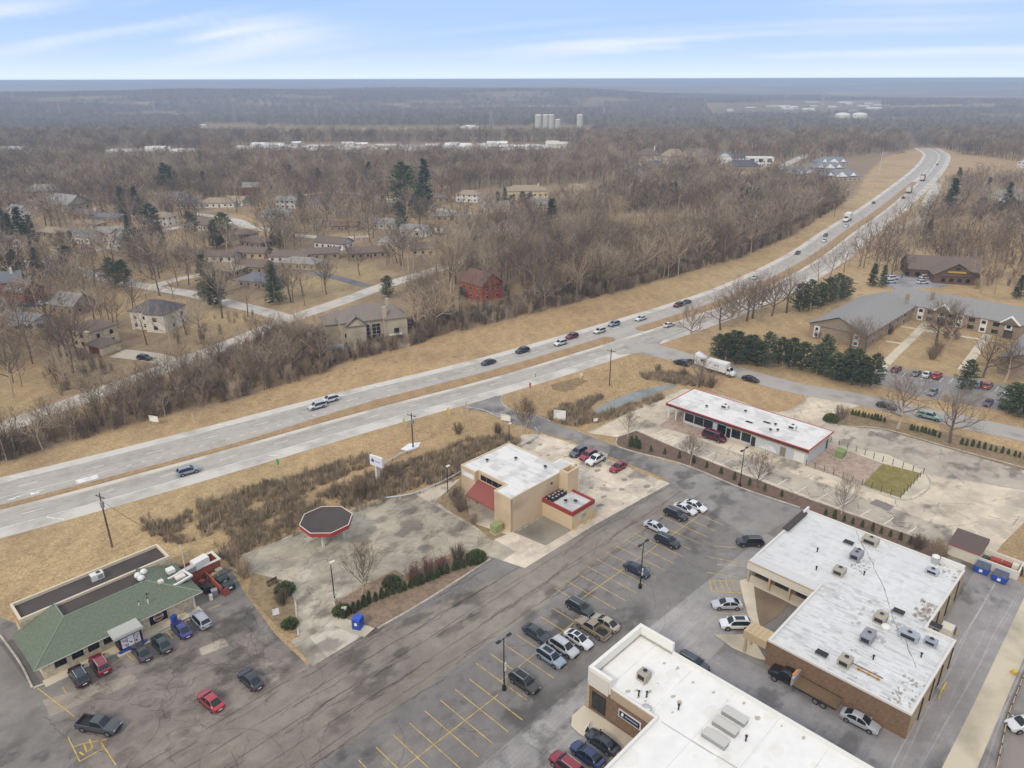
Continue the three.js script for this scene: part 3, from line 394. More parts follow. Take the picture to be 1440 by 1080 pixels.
// needle-leaved trees: whorls of drooping boughs covered with needle tufts
function conifer(sd, h, w, dens, round) { seed(sd); const C = new TB(), Tn = new TB(); Tn.limb(V3(0, -0.3, 0), V3(0, h * 0.95, 0), h * 0.018, 0.03, 5);
  for (let y = h * 0.1; y < h * 0.99; y += h * 0.042) { const f = y / h, R = w * (round ? Math.pow(Math.sin(Math.PI * clamp(f * 0.8 + 0.2)), 0.7) : Math.pow(1 - f, 0.8)) * rr(0.8, 1.15) + 0.15, nb = Math.round(7 + 3 * (1 - f));
    for (let k = 0; k < nb; k++) { const a = rr(0, 6.28), d = V3(Math.cos(a), round ? 0.3 : -0.1, Math.sin(a)), L = R * rr(0.6, 1.15); const o = V3(0, y + rr(-0.3, 0.3), 0); for (let q = 0; q < dens; q++) { const t = rr(0.2, 1), p = o.clone().addScaledVector(d, L * t); p.x += rr(-0.3, 0.3); p.z += rr(-0.3, 0.3); const e = V3(d.x + rr(-0.9, 0.9), rr(-0.35, 0.75), d.z + rr(-0.9, 0.9)).normalize(); C.twig(p, p.clone().addScaledVector(e, rr(0.5, 1.05)), rr(0.09, 0.2)); } } }
  return [Tn.geo(), C.geo()]; }
const spruce = [conifer(220, 12, 3.4, 12), conifer(221, 12, 3, 12)], pine = [conifer(223, 11, 3.6, 13, 1), conifer(224, 10, 3.9, 13, 1)];
const leafBall = (sd, n, rx, h, pw, size) => { seed(sd); const C = new TB(); for (let q = 0; q < n; q++) { const f = rnd(), a = rr(0, 6.28), r = rx * Math.pow(Math.sin(Math.PI * clamp(f * (1 - pw) + pw * 0.98)), 0.75) * rr(0.72, 1.06), p = V3(Math.cos(a) * r, f * h, Math.sin(a) * r); C.twig(p, p.clone().add(V3(Math.cos(a) * rr(0, 1) + rr(-0.5, 0.5), rr(0.2, 1.2), Math.sin(a) * rr(0, 1) + rr(-0.5, 0.5)).multiplyScalar(size)), size * 0.4); } return C.geo(); };
const arborG = [leafBall(230, 420, 0.5, 1.75, 0.42, 0.26), leafBall(231, 420, 0.46, 1.9, 0.42, 0.26)], bushG = [leafBall(232, 900, 1.7, 1.7, 0.35, 0.4)];
const coreG = new THREE.ConeGeometry(0.36, 1.6, 7).translate(0, 0.8, 0), blobG = new THREE.SphereGeometry(1, 9, 6);
const reedG = [0, 1].map((k) => { seed(240 + k); const C = new TB(); for (let q = 0; q < 26; q++) { const p = V3(rr(-0.6, 0.6), 0, rr(-0.6, 0.6)); C.twig(p, V3(p.x + rr(-0.6, 0.6), rr(0.8, 2), p.z + rr(-0.6, 0.6)), rr(0.03, 0.07)); } return C.geo(); });
const tuftG = (() => { seed(250); const C = new TB(); for (let q = 0; q < 12; q++) { const p = V3(rr(-0.5, 0.5), 0, rr(-0.5, 0.5)); C.twig(p, V3(p.x + rr(-0.35, 0.35), rr(0.2, 0.55), p.z + rr(-0.35, 0.35)), rr(0.02, 0.05)); } return C.geo(); })();

function plant(kinds, name, label, category, p, h, h0, group, m, parts = ['trunk', 'crown']) {
  const k = kinds[Math.floor(rnd() * kinds.length)], t = thing(name, label, category, p, rr(0, 6.28), group), s = h / h0, w = s * rr(0.9, 1.12);
  t.scale.set(w, s, w); part(t, parts[0], k[0], [M.bark, M.twigs[3], M.twigs[2]][Math.floor(rnd() * 3)]); part(t, parts[1], k[1], m || M.twigs[Math.floor(rnd() * 5)]); return t;
}
const dm = new THREE.Object3D();
function scatter(name, geos, mats, list, hs) { // list of [x, y, z, scale]: one mass nobody could count
  const per = geos.length * mats.length, bins = Array.from({ length: per }, () => []); list.forEach((q, i) => bins[Math.floor(rnd() * per)].push(q));
  const root = new THREE.Group(); root.name = numbered(name); root.userData = { kind: 'stuff', label: hs[0], category: hs[1] }; scene.add(root);
  bins.forEach((b, i) => { if (!b.length) return; const im = new THREE.InstancedMesh(geos[i % geos.length], mats[Math.floor(i / geos.length)], b.length); im.name = hs[2]; im.userData = { kind: 'stuff' }; im.castShadow = im.receiveShadow = true;
    b.forEach((q, k) => { dm.position.set(q[0], q[1], q[2]); dm.rotation.set(rr(-0.05, 0.05), rr(0, 6.28), rr(-0.05, 0.05)); const s = q[3], w = s * rr(0.85, 1.2); dm.scale.set(w, s, w); dm.updateMatrix(); im.setMatrixAt(k, dm.matrix); }); root.add(im); });
}
// ---------- vehicles ----------
function loft(st) { // st: [x, yb, yt, w] stations, a rounded car section
  const sec = ([x, yb, yt, w]) => { const h = yt - yb; return [[x, yb, w * 0.86], [x, yb + h * 0.22, w], [x, yb + h * 0.72, w * 0.985], [x, yt - h * 0.06, w * 0.93], [x, yt, w * 0.78]]; };
  const pos = [], idx = [], rings = st.map((s) => { const q = sec(s); return [...q, ...q.slice().reverse().map(([a, b, c]) => [a, b, -c])]; }), n = rings[0].length;
  rings.forEach((r) => r.forEach((p) => pos.push(p[0], p[1], p[2])));
  for (let i = 0; i < rings.length - 1; i++) for (let k = 0; k < n; k++) { const a = i * n + k, b = i * n + (k + 1) % n; idx.push(a, b, a + n, b, b + n, a + n); }
  for (const e of [0, rings.length - 1]) for (let k = 1; k < n - 1; k++) e ? idx.push(e * n, e * n + k + 1, e * n + k) : idx.push(0, k, k + 1);
  return toCreasedNormals(geo(pos, null, idx), 0.7);
}
const quad = (a, b, c, d) => geo([...a, ...b, ...c, ...d], [0, 0, 1, 0, 1, 1, 0, 1], [0, 1, 2, 0, 2, 3]);
function cabin(xa, xb, xc, xd, yb, yr, wb, wr, bars = [[0.1, 0.47], [0.51, 0.88]]) { // curved greenhouse: a grid whose cells become roof, pillars and panes
  const top = new THREE.CatmullRomCurve3([V3(xa, yb - 0.02, 0), V3(mix(xa, xb, 0.5), mix(yb, yr, 0.58), 0), V3(xb, mix(yb, yr, 0.95), 0), V3((xb + xc) / 2, yr + 0.02, 0), V3(xc, mix(yb, yr, 0.95), 0), V3(mix(xd, xc, 0.5), mix(yb, yr, 0.6), 0), V3(xd, yb - 0.02, 0)]), N = 36, row = [];
  for (let i = 0; i <= N; i++) { const p = top.getPoint(i / N), f = clamp((p.y - yb) / (yr - yb)), e = sm(Math.abs(i / N - 0.5), 0.36, 0.5) * 0.08, w0 = wb - e, w1 = mix(w0, wr, f) - e; row.push([[p.x, yb - 0.03, w0], [p.x, mix(yb, p.y, 0.45), mix(w0, w1, 0.38)], [p.x, mix(yb, p.y, 0.9), w1 * 0.99], [p.x, p.y - 0.005, w1 * 0.86], [p.x, p.y + 0.03 * f, 0], [p.x, p.y - 0.005, -w1 * 0.86], [p.x, mix(yb, p.y, 0.9), -w1 * 0.99], [p.x, mix(yb, p.y, 0.45), -mix(w0, w1, 0.38)], [p.x, yb - 0.03, -w0]]); }
  const inB = (t) => bars.some(([p, q]) => t >= p && t <= q), R = { body: [], ws: [], rw: [], sp: [[], []] };
  const L = xa - xd, k0 = (xa - xb) / L, k1 = (xa - xc) / L;
  for (let i = 0; i < N; i++) for (let j = 0; j < 8; j++) { const q = [row[i][j], row[i + 1][j], row[i + 1][j + 1], row[i][j + 1]], t = (xa - (row[i][j][0] + row[i + 1][j][0]) / 2) / L, side = j < 2 ? 0 : j > 5 ? 1 : -1, dst = side >= 0 ? (inB(t) ? R.sp[side] : R.body) : j === 3 || j === 4 || j === 2 || j === 5 ? (t < k0 * 0.97 && t > 0.025 && j > 2 && j < 5 ? R.ws : t > mix(k1, 1, 0.08) && t < 0.97 && j > 2 && j < 5 ? R.rw : R.body) : R.body; dst.push(q); }
  const mk = (l) => { const p = [], ix = [], map = new Map(), at = (v) => { const k = v.map((c) => c.toFixed(4)).join(); if (!map.has(k)) { map.set(k, p.length / 3); p.push(...v); } return map.get(k); }; for (const q of l) { const [A, B, C, D] = q.map(at); ix.push(A, B, C, A, C, D); } return geo(p, null, ix); };
  return { g: mk(R.body), ws: mk(R.ws), rw: mk(R.rw), sides: R.sp.map(mk), side: (t0, t1, sg) => mk(R.sp[sg > 0 ? 0 : 1]) };
}
const tyreG = new THREE.CylinderGeometry(1, 1, 1, 16).rotateX(Math.PI / 2), rimG = new THREE.CylinderGeometry(0.62, 0.66, 1.04, 10).rotateX(Math.PI / 2);
const SPEC = {
  sedan: { L: 4.75, w: 0.9, r: 0.33, st: [[2.4, 0.34, 0.56, 0.6], [2.28, 0.24, 0.69, 0.76], [2.0, 0.2, 0.79, 0.84], [1.5, 0.2, 0.88, 0.89], [0.95, 0.2, 0.95, 0.9], [-1.0, 0.2, 0.99, 0.9], [-1.75, 0.22, 0.98, 0.89], [-2.2, 0.26, 0.94, 0.82], [-2.36, 0.38, 0.8, 0.72]], cab: [1.3, 0.3, -0.9, -1.95, 0.93, 1.45, 0.84, 0.6], sw: [[0.13, 0.46], [0.5, 0.84]], ax: [1.42, -1.38] },
  suv: { L: 4.75, w: 0.95, r: 0.38, st: [[2.38, 0.44, 0.7, 0.66], [2.28, 0.32, 0.84, 0.8], [2.0, 0.28, 0.95, 0.88], [1.4, 0.28, 1.02, 0.94], [0.9, 0.28, 1.08, 0.95], [-1.6, 0.28, 1.1, 0.95], [-2.2, 0.32, 1.08, 0.9], [-2.36, 0.42, 0.98, 0.82]], cab: [1.3, 0.5, -1.7, -2.28, 1.04, 1.66, 0.9, 0.68], sw: [[0.1, 0.4], [0.43, 0.68], [0.71, 0.93]], ax: [1.42, -1.36] },
  van: { L: 5.6, w: 1.0, r: 0.38, st: [[2.8, 0.42, 0.95, 0.8], [2.6, 0.32, 1.12, 0.94], [2.0, 0.3, 1.25, 1.0], [-2.6, 0.3, 1.3, 1.0], [-2.8, 0.4, 1.25, 0.96]], cab: [2.15, 1.35, -2.5, -2.74, 1.2, 2.1, 0.96, 0.84], sw: [[0.08, 0.28], [0.32, 0.6], [0.63, 0.92]], ax: [1.75, -1.7] },
  pickup: { L: 5.7, w: 0.98, r: 0.41, st: [[2.85, 0.48, 0.9, 0.8], [2.68, 0.38, 1.04, 0.93], [2.0, 0.36, 1.14, 0.98], [1.2, 0.36, 1.17, 0.98], [-0.85, 0.36, 1.17, 0.98]], cab: [1.35, 0.65, -0.6, -0.83, 1.13, 1.82, 0.88, 0.72], sw: [[0.12, 0.5], [0.53, 0.92]], ax: [1.85, -1.75], bed: 1 },
};
const carG = {};
for (const k of Object.keys(SPEC)) { const s = SPEC[k], c = cabin(...s.cab, s.sw); carG[k] = { body: loft(s.st), cab: c.g, ws: c.ws, rw: c.rw, sides: c.sides }; }
const paint = {}; const paintOf = (hex) => paint[hex] || (paint[hex] = new THREE.MeshPhysicalMaterial({ color: hex, roughness: 0.36, metalness: 0.25, clearcoat: 0.7, clearcoatRoughness: 0.12 }));
M.carGlass = mat('#20272b', { roughness: 0.06, metalness: 0.2 });
function car(type, hex, x, z, rot, label, group, o = {}) {
  const s = SPEC[type], g = carG[type], t = thing(type === 'suv' ? 'sport_utility_car' : type === 'sedan' ? 'saloon_car' : type === 'van' ? 'passenger_van' : 'pickup_truck', label, type === 'pickup' ? 'pickup' : type === 'van' ? 'van' : 'car', V3(x, o.y ?? 0.03, z), rot, group), p = paintOf(hex), sc = o.s || 1;
  t.scale.setScalar(sc);
  part(t, 'body', g.body, p); part(t, 'cabin', g.cab, p); part(t, 'windscreen', g.ws, M.carGlass); part(t, 'rear_window', g.rw, M.carGlass); g.sides.forEach((q) => part(t, 'side_window', q, M.carGlass));
  for (const ax of s.ax) for (const sg of [1, -1]) { const w = part(t, 'wheel_arch', tyreG, M.black, ax, s.r + 0.02, sg * (s.w - 0.075), s.r * 1.16, s.r * 1.16, 0.15); const y = new THREE.Group(); y.name = 'wheel'; y.position.set(ax, s.r, sg * (s.w - 0.1)); t.add(y); part(y, 'tyre', tyreG, M.tyre, 0, 0, 0, s.r, s.r, 0.24); part(y, 'rim', rimG, M.rim, 0, 0, 0, s.r, s.r, 0.24); }
  if (!o.far || o.trim) { box(t, 'sill', s.ax[1] + s.r, s.ax[0] - s.r, s.st[1][1] - 0.04, s.st[1][1] + 0.14, -s.w - 0.004, s.w + 0.004, M.black); box(t, 'front_bumper', s.st[0][0] - 0.12, s.st[0][0] + 0.03, s.st[0][1] - 0.06, s.st[0][1] + 0.1, -s.w * 0.6, s.w * 0.6, M.black); }
  if (o.far) return t;
  const f = s.st[0][0], hy = s.st[0][2] - 0.02, by = s.st[s.st.length - 1], re = s.bed ? -2.82 : by[0], ty = s.bed ? 0.95 : by[2] - 0.06;
  for (const sg of [1, -1]) { box(t, 'headlight', f - 0.22, f - 0.03, hy - 0.06, hy + 0.08, sg > 0 ? s.w * 0.5 : -s.w * 0.8, sg > 0 ? s.w * 0.8 : -s.w * 0.5, M.headl); box(t, 'tail_light', re - 0.015, re + 0.14, ty - 0.1, ty + 0.08, sg > 0 ? s.w * 0.5 : -s.w * 0.82, sg > 0 ? s.w * 0.82 : -s.w * 0.5, M.tail); box(t, 'mirror', s.cab[0] - 0.3, s.cab[0] - 0.16, s.cab[4] + 0.02, s.cab[4] + 0.16, sg > 0 ? s.cab[6] : -s.cab[6] - 0.2, sg > 0 ? s.cab[6] + 0.2 : -s.cab[6], p); }
  box(t, 'grille', f - 0.06, f + 0.012, hy - 0.2, hy - 0.06, -s.w * 0.45, s.w * 0.45, M.black); box(t, 'number_plate', re - 0.02, re + 0.05, ty - 0.28, ty - 0.14, -0.26, 0.26, M.linew);
  if (type === 'suv' || o.rails) for (const sg of [1, -1]) box(t, 'roof_rail', s.cab[2] + 0.1, s.cab[1] - 0.1, s.cab[5] + 0.03, s.cab[5] + 0.08, sg * s.cab[7] * 0.86 - 0.03, sg * s.cab[7] * 0.86 + 0.03, M.galv);
  if (o.sunroof) box(t, 'sunroof', mix(s.cab[1], s.cab[2], 0.8), mix(s.cab[1], s.cab[2], 0.12), s.cab[5] + 0.015, s.cab[5] + 0.06, -0.4, 0.4, M.carGlass);
  if (s.bed) { const b = new THREE.Group(); b.name = 'cargo_bed'; t.add(b); box(b, 'bed_floor', -2.8, -0.85, 0.42, 0.62, -0.92, 0.92, M.dark); for (const sg of [1, -1]) box(b, 'bed_side', -2.82, -0.85, 0.4, 1.16, sg > 0 ? 0.86 : -0.98, sg > 0 ? 0.98 : -0.86, p); box(b, 'tailgate', -2.86, -2.76, 0.45, 1.15, -0.85, 0.85, p); box(b, 'bumper', -2.98, -2.87, 0.42, 0.6, -0.9, 0.9, M.galv); }
  return t;
}
const carP = (type, hex, px, py, rot, label, group, o) => { const g = G(px, py); return car(type, hex, g.x, g.z, rot, label, group, o); };
const Dv = TH - Math.PI / 2, Du = TH; // headings: +v (towards the lower right), +u (up the rows)
const PI = Math.PI;
// ---------- commercial buildings (site axes: local x = u, local z = v) ----------
function site(name, label, category, uc, vc, group) { const t = thing(name, label, category, Wd(uc, vc, 0.02), TH, group); t.o = [uc, vc]; return t; }
const sb = (t, name, u0, u1, y0, y1, v0, v1, m, parent) => box(parent || t, name, u0 - t.o[0], u1 - t.o[0], y0, y1, v0 - t.o[1], v1 - t.o[1], m);
const loc = (t, pts) => pts.map((p) => [p[0] - t.o[0], p[1] - t.o[1]]);
function sheet(t, name, pts, y, m, parent) { // flat roof sheet, uv = site metres
  const c = pts.map((p) => new THREE.Vector2(p[0], p[1])); if (THREE.ShapeUtils.area(c) < 0) c.reverse(); const f = THREE.ShapeUtils.triangulateShape(c, []), pos = [], uv = [], idx = [];
  for (const p of c) { pos.push(p.x - t.o[0], y, p.y - t.o[1]); uv.push(p.x, p.y); } for (const q of f) idx.push(q[0], q[2], q[1]); return part(parent || t, name, geo(pos, uv, idx), m); }
function flatBlock(t, pts, h, wall, roof, cap, par = 0.35, wName = 'wall', pw = 0.25) {
  const w = part(t, wName, prism(loc(t, pts), 0, h - par, null), wall);
  const r = sheet(t, 'roof', inset(pts, pw * 0.5), h - par + 0.02, roof); const out = inset(pts, -0.04), inn = inset(pts, pw);
  part(t, 'parapet', prism(loc(t, out), h - par - 0.02, h, loc(t, inn)), cap); return [w, r];
}
// window or door on a wall; side 'u-','u+','v-','v+' names the way it faces
function opening(t, side, plane, c, y, w, h, name = 'window', fm = M.dark, gm = M.glass, bars = 0, rows = 0) {
  const g = new THREE.Group(); g.name = name; t.add(g); const alongU = side[0] === 'v', sg = side[1] === '-' ? -1 : 1;
  if (alongU) g.position.set(c - t.o[0], y, plane - t.o[1]); else g.position.set(plane - t.o[0], y, c - t.o[1]);
  g.rotation.y = alongU ? (sg > 0 ? 0 : PI) : (sg > 0 ? PI / 2 : -PI / 2);
  part(g, 'frame', UB, fm, 0, 0, 0, w, h, 0.1); part(g, 'pane', UB, gm, 0, 0, 0.01, w - 0.12, h - 0.12, 0.1);
  for (let k = 1; k <= bars; k++) part(g, 'bar', UB, fm, -w / 2 + k * w / (bars + 1), 0, 0.02, 0.06, h - 0.1, 0.1); for (let k = 1; k <= rows; k++) part(g, 'bar', UB, fm, 0, -h / 2 + k * h / (rows + 1), 0.022, w - 0.1, 0.06, 0.1);
  return g;
}
const fanG = new THREE.CylinderGeometry(0.5, 0.5, 0.12, 16);
function rooftop(name, label, u, v, y, w, d, h, m, o = {}) { // packaged air handler standing on a roof
  const t = thing(name, label, o.cat || 'rooftop unit', Wd(u, v, y), TH, o.group); t.o = [0, 0]; t.scale.setScalar(0.82);
  part(t, 'curb', UB, M.metal, 0, 0.1, 0, w * 0.92, 0.2, d * 0.92); part(t, 'casing', new THREE.BoxGeometry(w, h, d), m, 0, 0.2 + h / 2, 0);
  part(t, 'panel', UB, M.metal, w * 0.2, 0.2 + h * 0.5, d / 2 + 0.005, w * 0.42, h * 0.7, 0.03); part(t, 'intake_grille', UB, M.dark, -w / 2 - 0.005, 0.2 + h * 0.5, 0, 0.03, h * 0.62, d * 0.7);
  const n = o.fans || 1; for (let k = 0; k < n; k++) { part(t, 'fan_ring', fanG, M.metal, (k - (n - 1) / 2) * 1.15 + w * 0.15, 0.2 + h + 0.05, 0, 0.9, 1, 0.9); part(t, 'fan_guard', fanG, M.black, (k - (n - 1) / 2) * 1.15 + w * 0.15, 0.2 + h + 0.07, 0, 0.72, 1, 0.72); } if (o.hood) { const hg = new THREE.CylinderGeometry(0.01, 0.75, 0.7, 3, 1).rotateZ(PI / 2); part(t, 'hood', UB, m, w / 2 + 0.25, 0.2 + h * 0.7, 0, 0.5, h * 0.5, d * 0.8); } return t;
}
function ventPipe(u, v, y, label, h = 0.7, r = 0.12, m = M.metal, group = 'small roof vents') { const t = thing('roof_vent', label, 'vent', Wd(u, v, y), 0, group); part(t, 'pipe', UC, m, 0, h / 2, 0, r, h, r); part(t, 'cap', UC, M.dark, 0, h, 0, r * 1.7, 0.12, r * 1.7); return t; }

{ // green-roofed restaurant
  const t = site('restaurant', 'cream restaurant with green hipped shingle roof and dark flat rear roof', 'restaurant', -52.5, -35);
  part(t, 'wall', prism(loc(t, [[-63.2, -28.8], [-41.8, -28.8], [-41.8, -38.3], [-63.2, -38.3]]), 0, 2.85), M.cream);
  flatBlock(t, [[-62.9, -38.32], [-41.3, -38.32], [-41.3, -43.3], [-62.9, -43.3]], 4.7, M.cream, M.roofdark, mat('#cdc0a6'), 0.5, 'rear_wall', 0.3);
  sheet(t, 'flat_roof', [[-58.3, -34.0], [-46.6, -34.0], [-46.6, -38.62], [-58.3, -38.62]], 4.3, M.roofdark);
  const y0 = 2.75, y1 = 5, P = (u, y, v) => [u - t.o[0], y, v - t.o[1]], el = -64.2, er = -40.6, ef = -28.1, rl = -58.3, rrr = -46.6, rf = -34, bk = -38.3;
  const faces = [[P(el, y0, ef), P(er, y0, ef), P(rrr, y1, rf), P(rl, y1, rf)], [P(el, y0, bk), P(el, y0, ef), P(rl, y1, rf), P(rl, y1, bk)], [P(er, y0, ef), P(er, y0, bk), P(rrr, y1, bk), P(rrr, y1, rf)], [P(rl, y1, rf), P(rrr, y1, rf), P(rrr, 4.2, rf - 0.05), P(rl, 4.2, rf - 0.05)], [P(rl, y1, bk), P(rl, y1, rf), P(rl + 0.05, 4.2, rf), P(rl + 0.05, 4.2, bk)], [P(rrr, y1, rf), P(rrr, y1, bk), P(rrr - 0.05, 4.2, bk), P(rrr - 0.05, 4.2, rf)], [P(el, y0, bk - 0.01), P(rl, y1, bk - 0.01), P(rl, y0, bk - 0.01)], [P(er, y0, bk - 0.01), P(rrr, y1, bk - 0.01), P(rrr, y0, bk - 0.01)]];
  const roofFaces = (list, m, name) => { const pos = [], uv = [], idx = []; for (const f of list) { const k = pos.length / 3; const a = new THREE.Vector3(...f[0]), e = new THREE.Vector3(...f[1]).sub(a).normalize(); const nn = e.clone().cross(new THREE.Vector3(...f[2]).sub(a)).normalize(), w = nn.cross(e); for (const q of f) { pos.push(...q); const d = new THREE.Vector3(...q).sub(a); uv.push(d.dot(e), d.dot(w)); } idx.push(k, k + 1, k + 2); if (f.length > 3) idx.push(k, k + 2, k + 3); } return part(t, name, geo(pos, uv, idx).toNonIndexed(), m); };
  roofFaces(faces, M.green, 'roof');
  const strip = (a, b) => { const A = V3(...P(...a)), B = V3(...P(...b)), g = new TB(); g.limb(A, B, 0.11, 0.11, 5); part(t, 'ridge_cap', g.geo(), mat('#7d8a76')); }; strip([el, y0, ef], [rl, y1, rf]); strip([er, y0, ef], [rrr, y1, rf]); strip([rl, y1, rf], [rrr, y1, rf]); strip([rl, y1, rf], [rl, y1, bk]);
  sb(t, 'eave_board', el, er, 2.62, 2.76, ef - 0.12, ef, M.offwhite); sb(t, 'plinth_walk', -63.5, -41.5, 0, 0.14, -28.79, -27.2, M.pave);
  for (const u of [-60.9, -58.7, -56.6, -54.5]) opening(t, 'v+', -28.8, u, 1.65, 1.5, 1.1, 'window', M.dark, M.glass, 2, 1);
  for (const u of [-62.3, -59.8, -57.6, -55.5, -49.3, -43.6]) sb(t, 'wall_lamp', u - 0.08, u + 0.08, 2.1, 2.35, -28.79, -28.62, M.rust);
  // entrance box with poster panels
  const e = new THREE.Group(); e.name = 'entrance'; t.add(e); sb(t, 'canopy', -54.5, -50.4, 2.8, 3.1, -28.9, -26.1, mat('#aeaca3'), e); sb(t, 'canopy_roof', -54.4, -50.5, 3.15, 3.2, -28.7, -26.2, mat('#a9a9a2', { map: T.coarse }), e); sb(t, 'porch_wall', -53.9, -50.7, 0.1, 2.75, -28.7, -26.5, M.black, e); sb(t, 'blue_sill', -54.2, -50.2, 0.3, 0.5, -26.5, -26.2, M.blue, e); sb(t, 'step', -54.5, -50, 0, 0.2, -26.6, -25.9, M.pave, e);
  for (const [u, n] of [[-53.2, 0], [-52.3, 1], [-51.4, 2]]) { const c = document.createElement('canvas'); c.width = 96; c.height = 192; const x = c.getContext('2d'); x.fillStyle = n === 1 ? '#dcd9da' : '#cfc6c8'; x.fillRect(0, 0, 96, 192); seed(60 + n); for (let q = 0; q < (n === 1 ? 2 : 9); q++) { x.fillStyle = ['#5b3a3c', '#3b4a44', '#8a5d5c', '#b9877f', '#6d9a94'][q % 5]; x.beginPath(); x.ellipse(rr(10, 86), rr(20, 172), rr(6, 20), rr(5, 17), rr(0, 3), 0, 7); x.fill(); } const tx = new THREE.CanvasTexture(c); tx.colorSpace = THREE.SRGBColorSpace; const p = part(e, 'poster', new THREE.PlaneGeometry(0.82, 1.7), mat('#ffffff', { map: tx }), u - t.o[0], 1.55, -26.47 - t.o[1]); }
  { const c = document.createElement('canvas'); c.width = 512; c.height = 384; const x = c.getContext('2d'); x.fillStyle = '#121217'; x.fillRect(0, 0, 512, 384); x.fillStyle = '#d8cfc6'; x.beginPath(); x.arc(256, 192, 150, 0, 7); x.fill(); x.fillStyle = '#1a1416'; x.beginPath(); x.arc(256, 192, 134, 0, 7); x.fill(); x.strokeStyle = '#c8572b'; x.lineWidth = 26; for (const s of [-1, 1]) { x.beginPath(); x.arc(256, 192, 92, s > 0 ? 0.35 : 3.5, s > 0 ? 2.8 : 5.9); x.stroke(); } x.fillStyle = '#c8572b'; x.fillRect(240, 60, 32, 60); x.fillRect(240, 264, 32, 60); x.fillStyle = '#e3ddd2'; x.fillRect(116, 168, 280, 50); x.fillStyle = '#3a2c28'; for (let k = 0; k < 7; k++) x.fillRect(136 + k * 36, 180, 22, 26); const tx = new THREE.CanvasTexture(c); tx.colorSpace = THREE.SRGBColorSpace; sb(t, 'banner_board', -48.75, -46.15, 0.6, 2.5, -28.79, -28.74, M.black); part(t, 'banner', new THREE.PlaneGeometry(2.55, 1.85), mat('#ffffff', { map: tx }), -47.45 - t.o[0], 1.55, -28.73 - t.o[1]); }
  for (const [u0, u1, v] of [[-62.9, -62.94, 0], [-41.26, -41.3, 0]]) { const u = u0 > -50 ? -41.22 : -62.98; sb(t, 'orange_stripe', u - 0.03, u + 0.03, 3.1, 3.5, -43.0, -38.6, M.orange); }
  sb(t, 'gutter_bracket', -42.2, -41.9, 0.1, 2.7, -28.78, -28.6, M.offwhite);
  rooftop('roof_air_unit', 'white boxy air unit on the restaurant rear dark roof', -51.5, -41, 4.25, 2.2, 1.4, 1.2, M.white, { fans: 1 });
  for (const [u, v] of [[-47, -36.3], [-46, -36.6], [-46.9, -35.2]]) { const f = thing('exhaust_fan', 'round white mushroom exhaust fan behind the green ridge', 'exhaust fan', Wd(u, v, 4.3), 0, 'mushroom fans on the restaurant roof'); part(f, 'base', UC, M.metal, 0, 0.3, 0, 0.35, 0.6, 0.35); part(f, 'hood', new THREE.SphereGeometry(0.55, 14, 7, 0, 6.3, 0, 1.7).translate(0, 0.65, 0), M.white); }
  { const f = thing('exhaust_fan', 'white box exhaust on the green roof above the duct', 'exhaust fan', Wd(-42.6, -34.9, 3.4), TH); part(f, 'base', UB, M.metal, 0, 0.3, 0, 0.9, 0.7, 0.9); part(f, 'hood', UB, M.white, 0, 0.95, 0, 1.15, 0.6, 1.15); }
  { const f = thing('exhaust_fan', 'small cream vent box on the green roof slope', 'vent', Wd(-45, -32.6, 4.1), TH); part(f, 'base', UB, M.metal, 0, 0.2, 0, 0.6, 0.5, 0.6); part(f, 'hood', UB, M.offwhite, 0, 0.6, 0, 0.75, 0.4, 0.75); }
  { const f = thing('roof_platform', 'white framed equipment platform on the restaurant roof end', 'platform', Wd(-42.4, -32.7, 3.1), TH); const ring = prism([[-2.2, -1], [1.6, -1.6], [2, 0.9], [-1, 1.5], [-2.4, 0.6]], 0.5, 0.8, inset([[-2.2, -1], [1.6, -1.6], [2, 0.9], [-1, 1.5], [-2.4, 0.6]], 0.35)); part(f, 'rim', ring, M.white); part(f, 'deck', prism(inset([[-2.2, -1], [1.6, -1.6], [2, 0.9], [-1, 1.5], [-2.4, 0.6]], 0.3), 0.35, 0.55), mat('#55555c')); part(f, 'cover', UB, M.offwhite, 0.4, 0.75, -0.2, 1.5, 0.35, 1.2); for (const [x, z] of [[-1.5, 0], [1.4, -1], [1.2, 0.6]]) part(f, 'support', UB, M.metal, x, -0.1, z, 0.12, 1, 0.12); }
  { const f = thing('roof_duct', 'pale metal duct running off the restaurant roof end', 'duct', Wd(-40.2, -34.6, 2.6), TH + 0.15); part(f, 'duct', new THREE.BoxGeometry(2.6, 0.9, 1), M.galv, 0, 0.5, 0); part(f, 'air_box', new THREE.BoxGeometry(2.6, 1.4, 1.5), M.white, 2.5, 0.6, -0.3); part(f, 'bend', UB, M.galv, -1.4, 0.3, 0, 0.6, 0.8, 1.05); for (const x of [-0.8, 1.8, 3.2]) part(f, 'leg', UB, M.metal, x, -1.2, 0, 0.1, 2.8, 0.1); }
  const ant = thing('antenna_mast', 'thin pale mast with guy cable standing on the restaurant roof end', 'mast', Wd(-40.8, -33.5, 2.6), 0); part(ant, 'mast', UC, M.offwhite, 0, 3, 0, 0.06, 7, 0.06); part(ant, 'cross_arm', UB, M.metal, 0, 6.4, 0, 0.9, 0.06, 0.06);
  ventPipe(-48, -30.2, 3.5, 'slim white pipe vent on the green shingle slope', 1.1, 0.09, M.white, 'pipe vents on the green roof'); ventPipe(-49.2, -30.6, 3.7, 'slim white pipe vent on the green shingle slope', 0.7, 0.07, M.white, 'pipe vents on the green roof'); ventPipe(-47.6, -31.6, 4.0, 'slim white pipe vent on the green shingle slope', 0.4, 0.07, M.dark, 'pipe vents on the green roof');
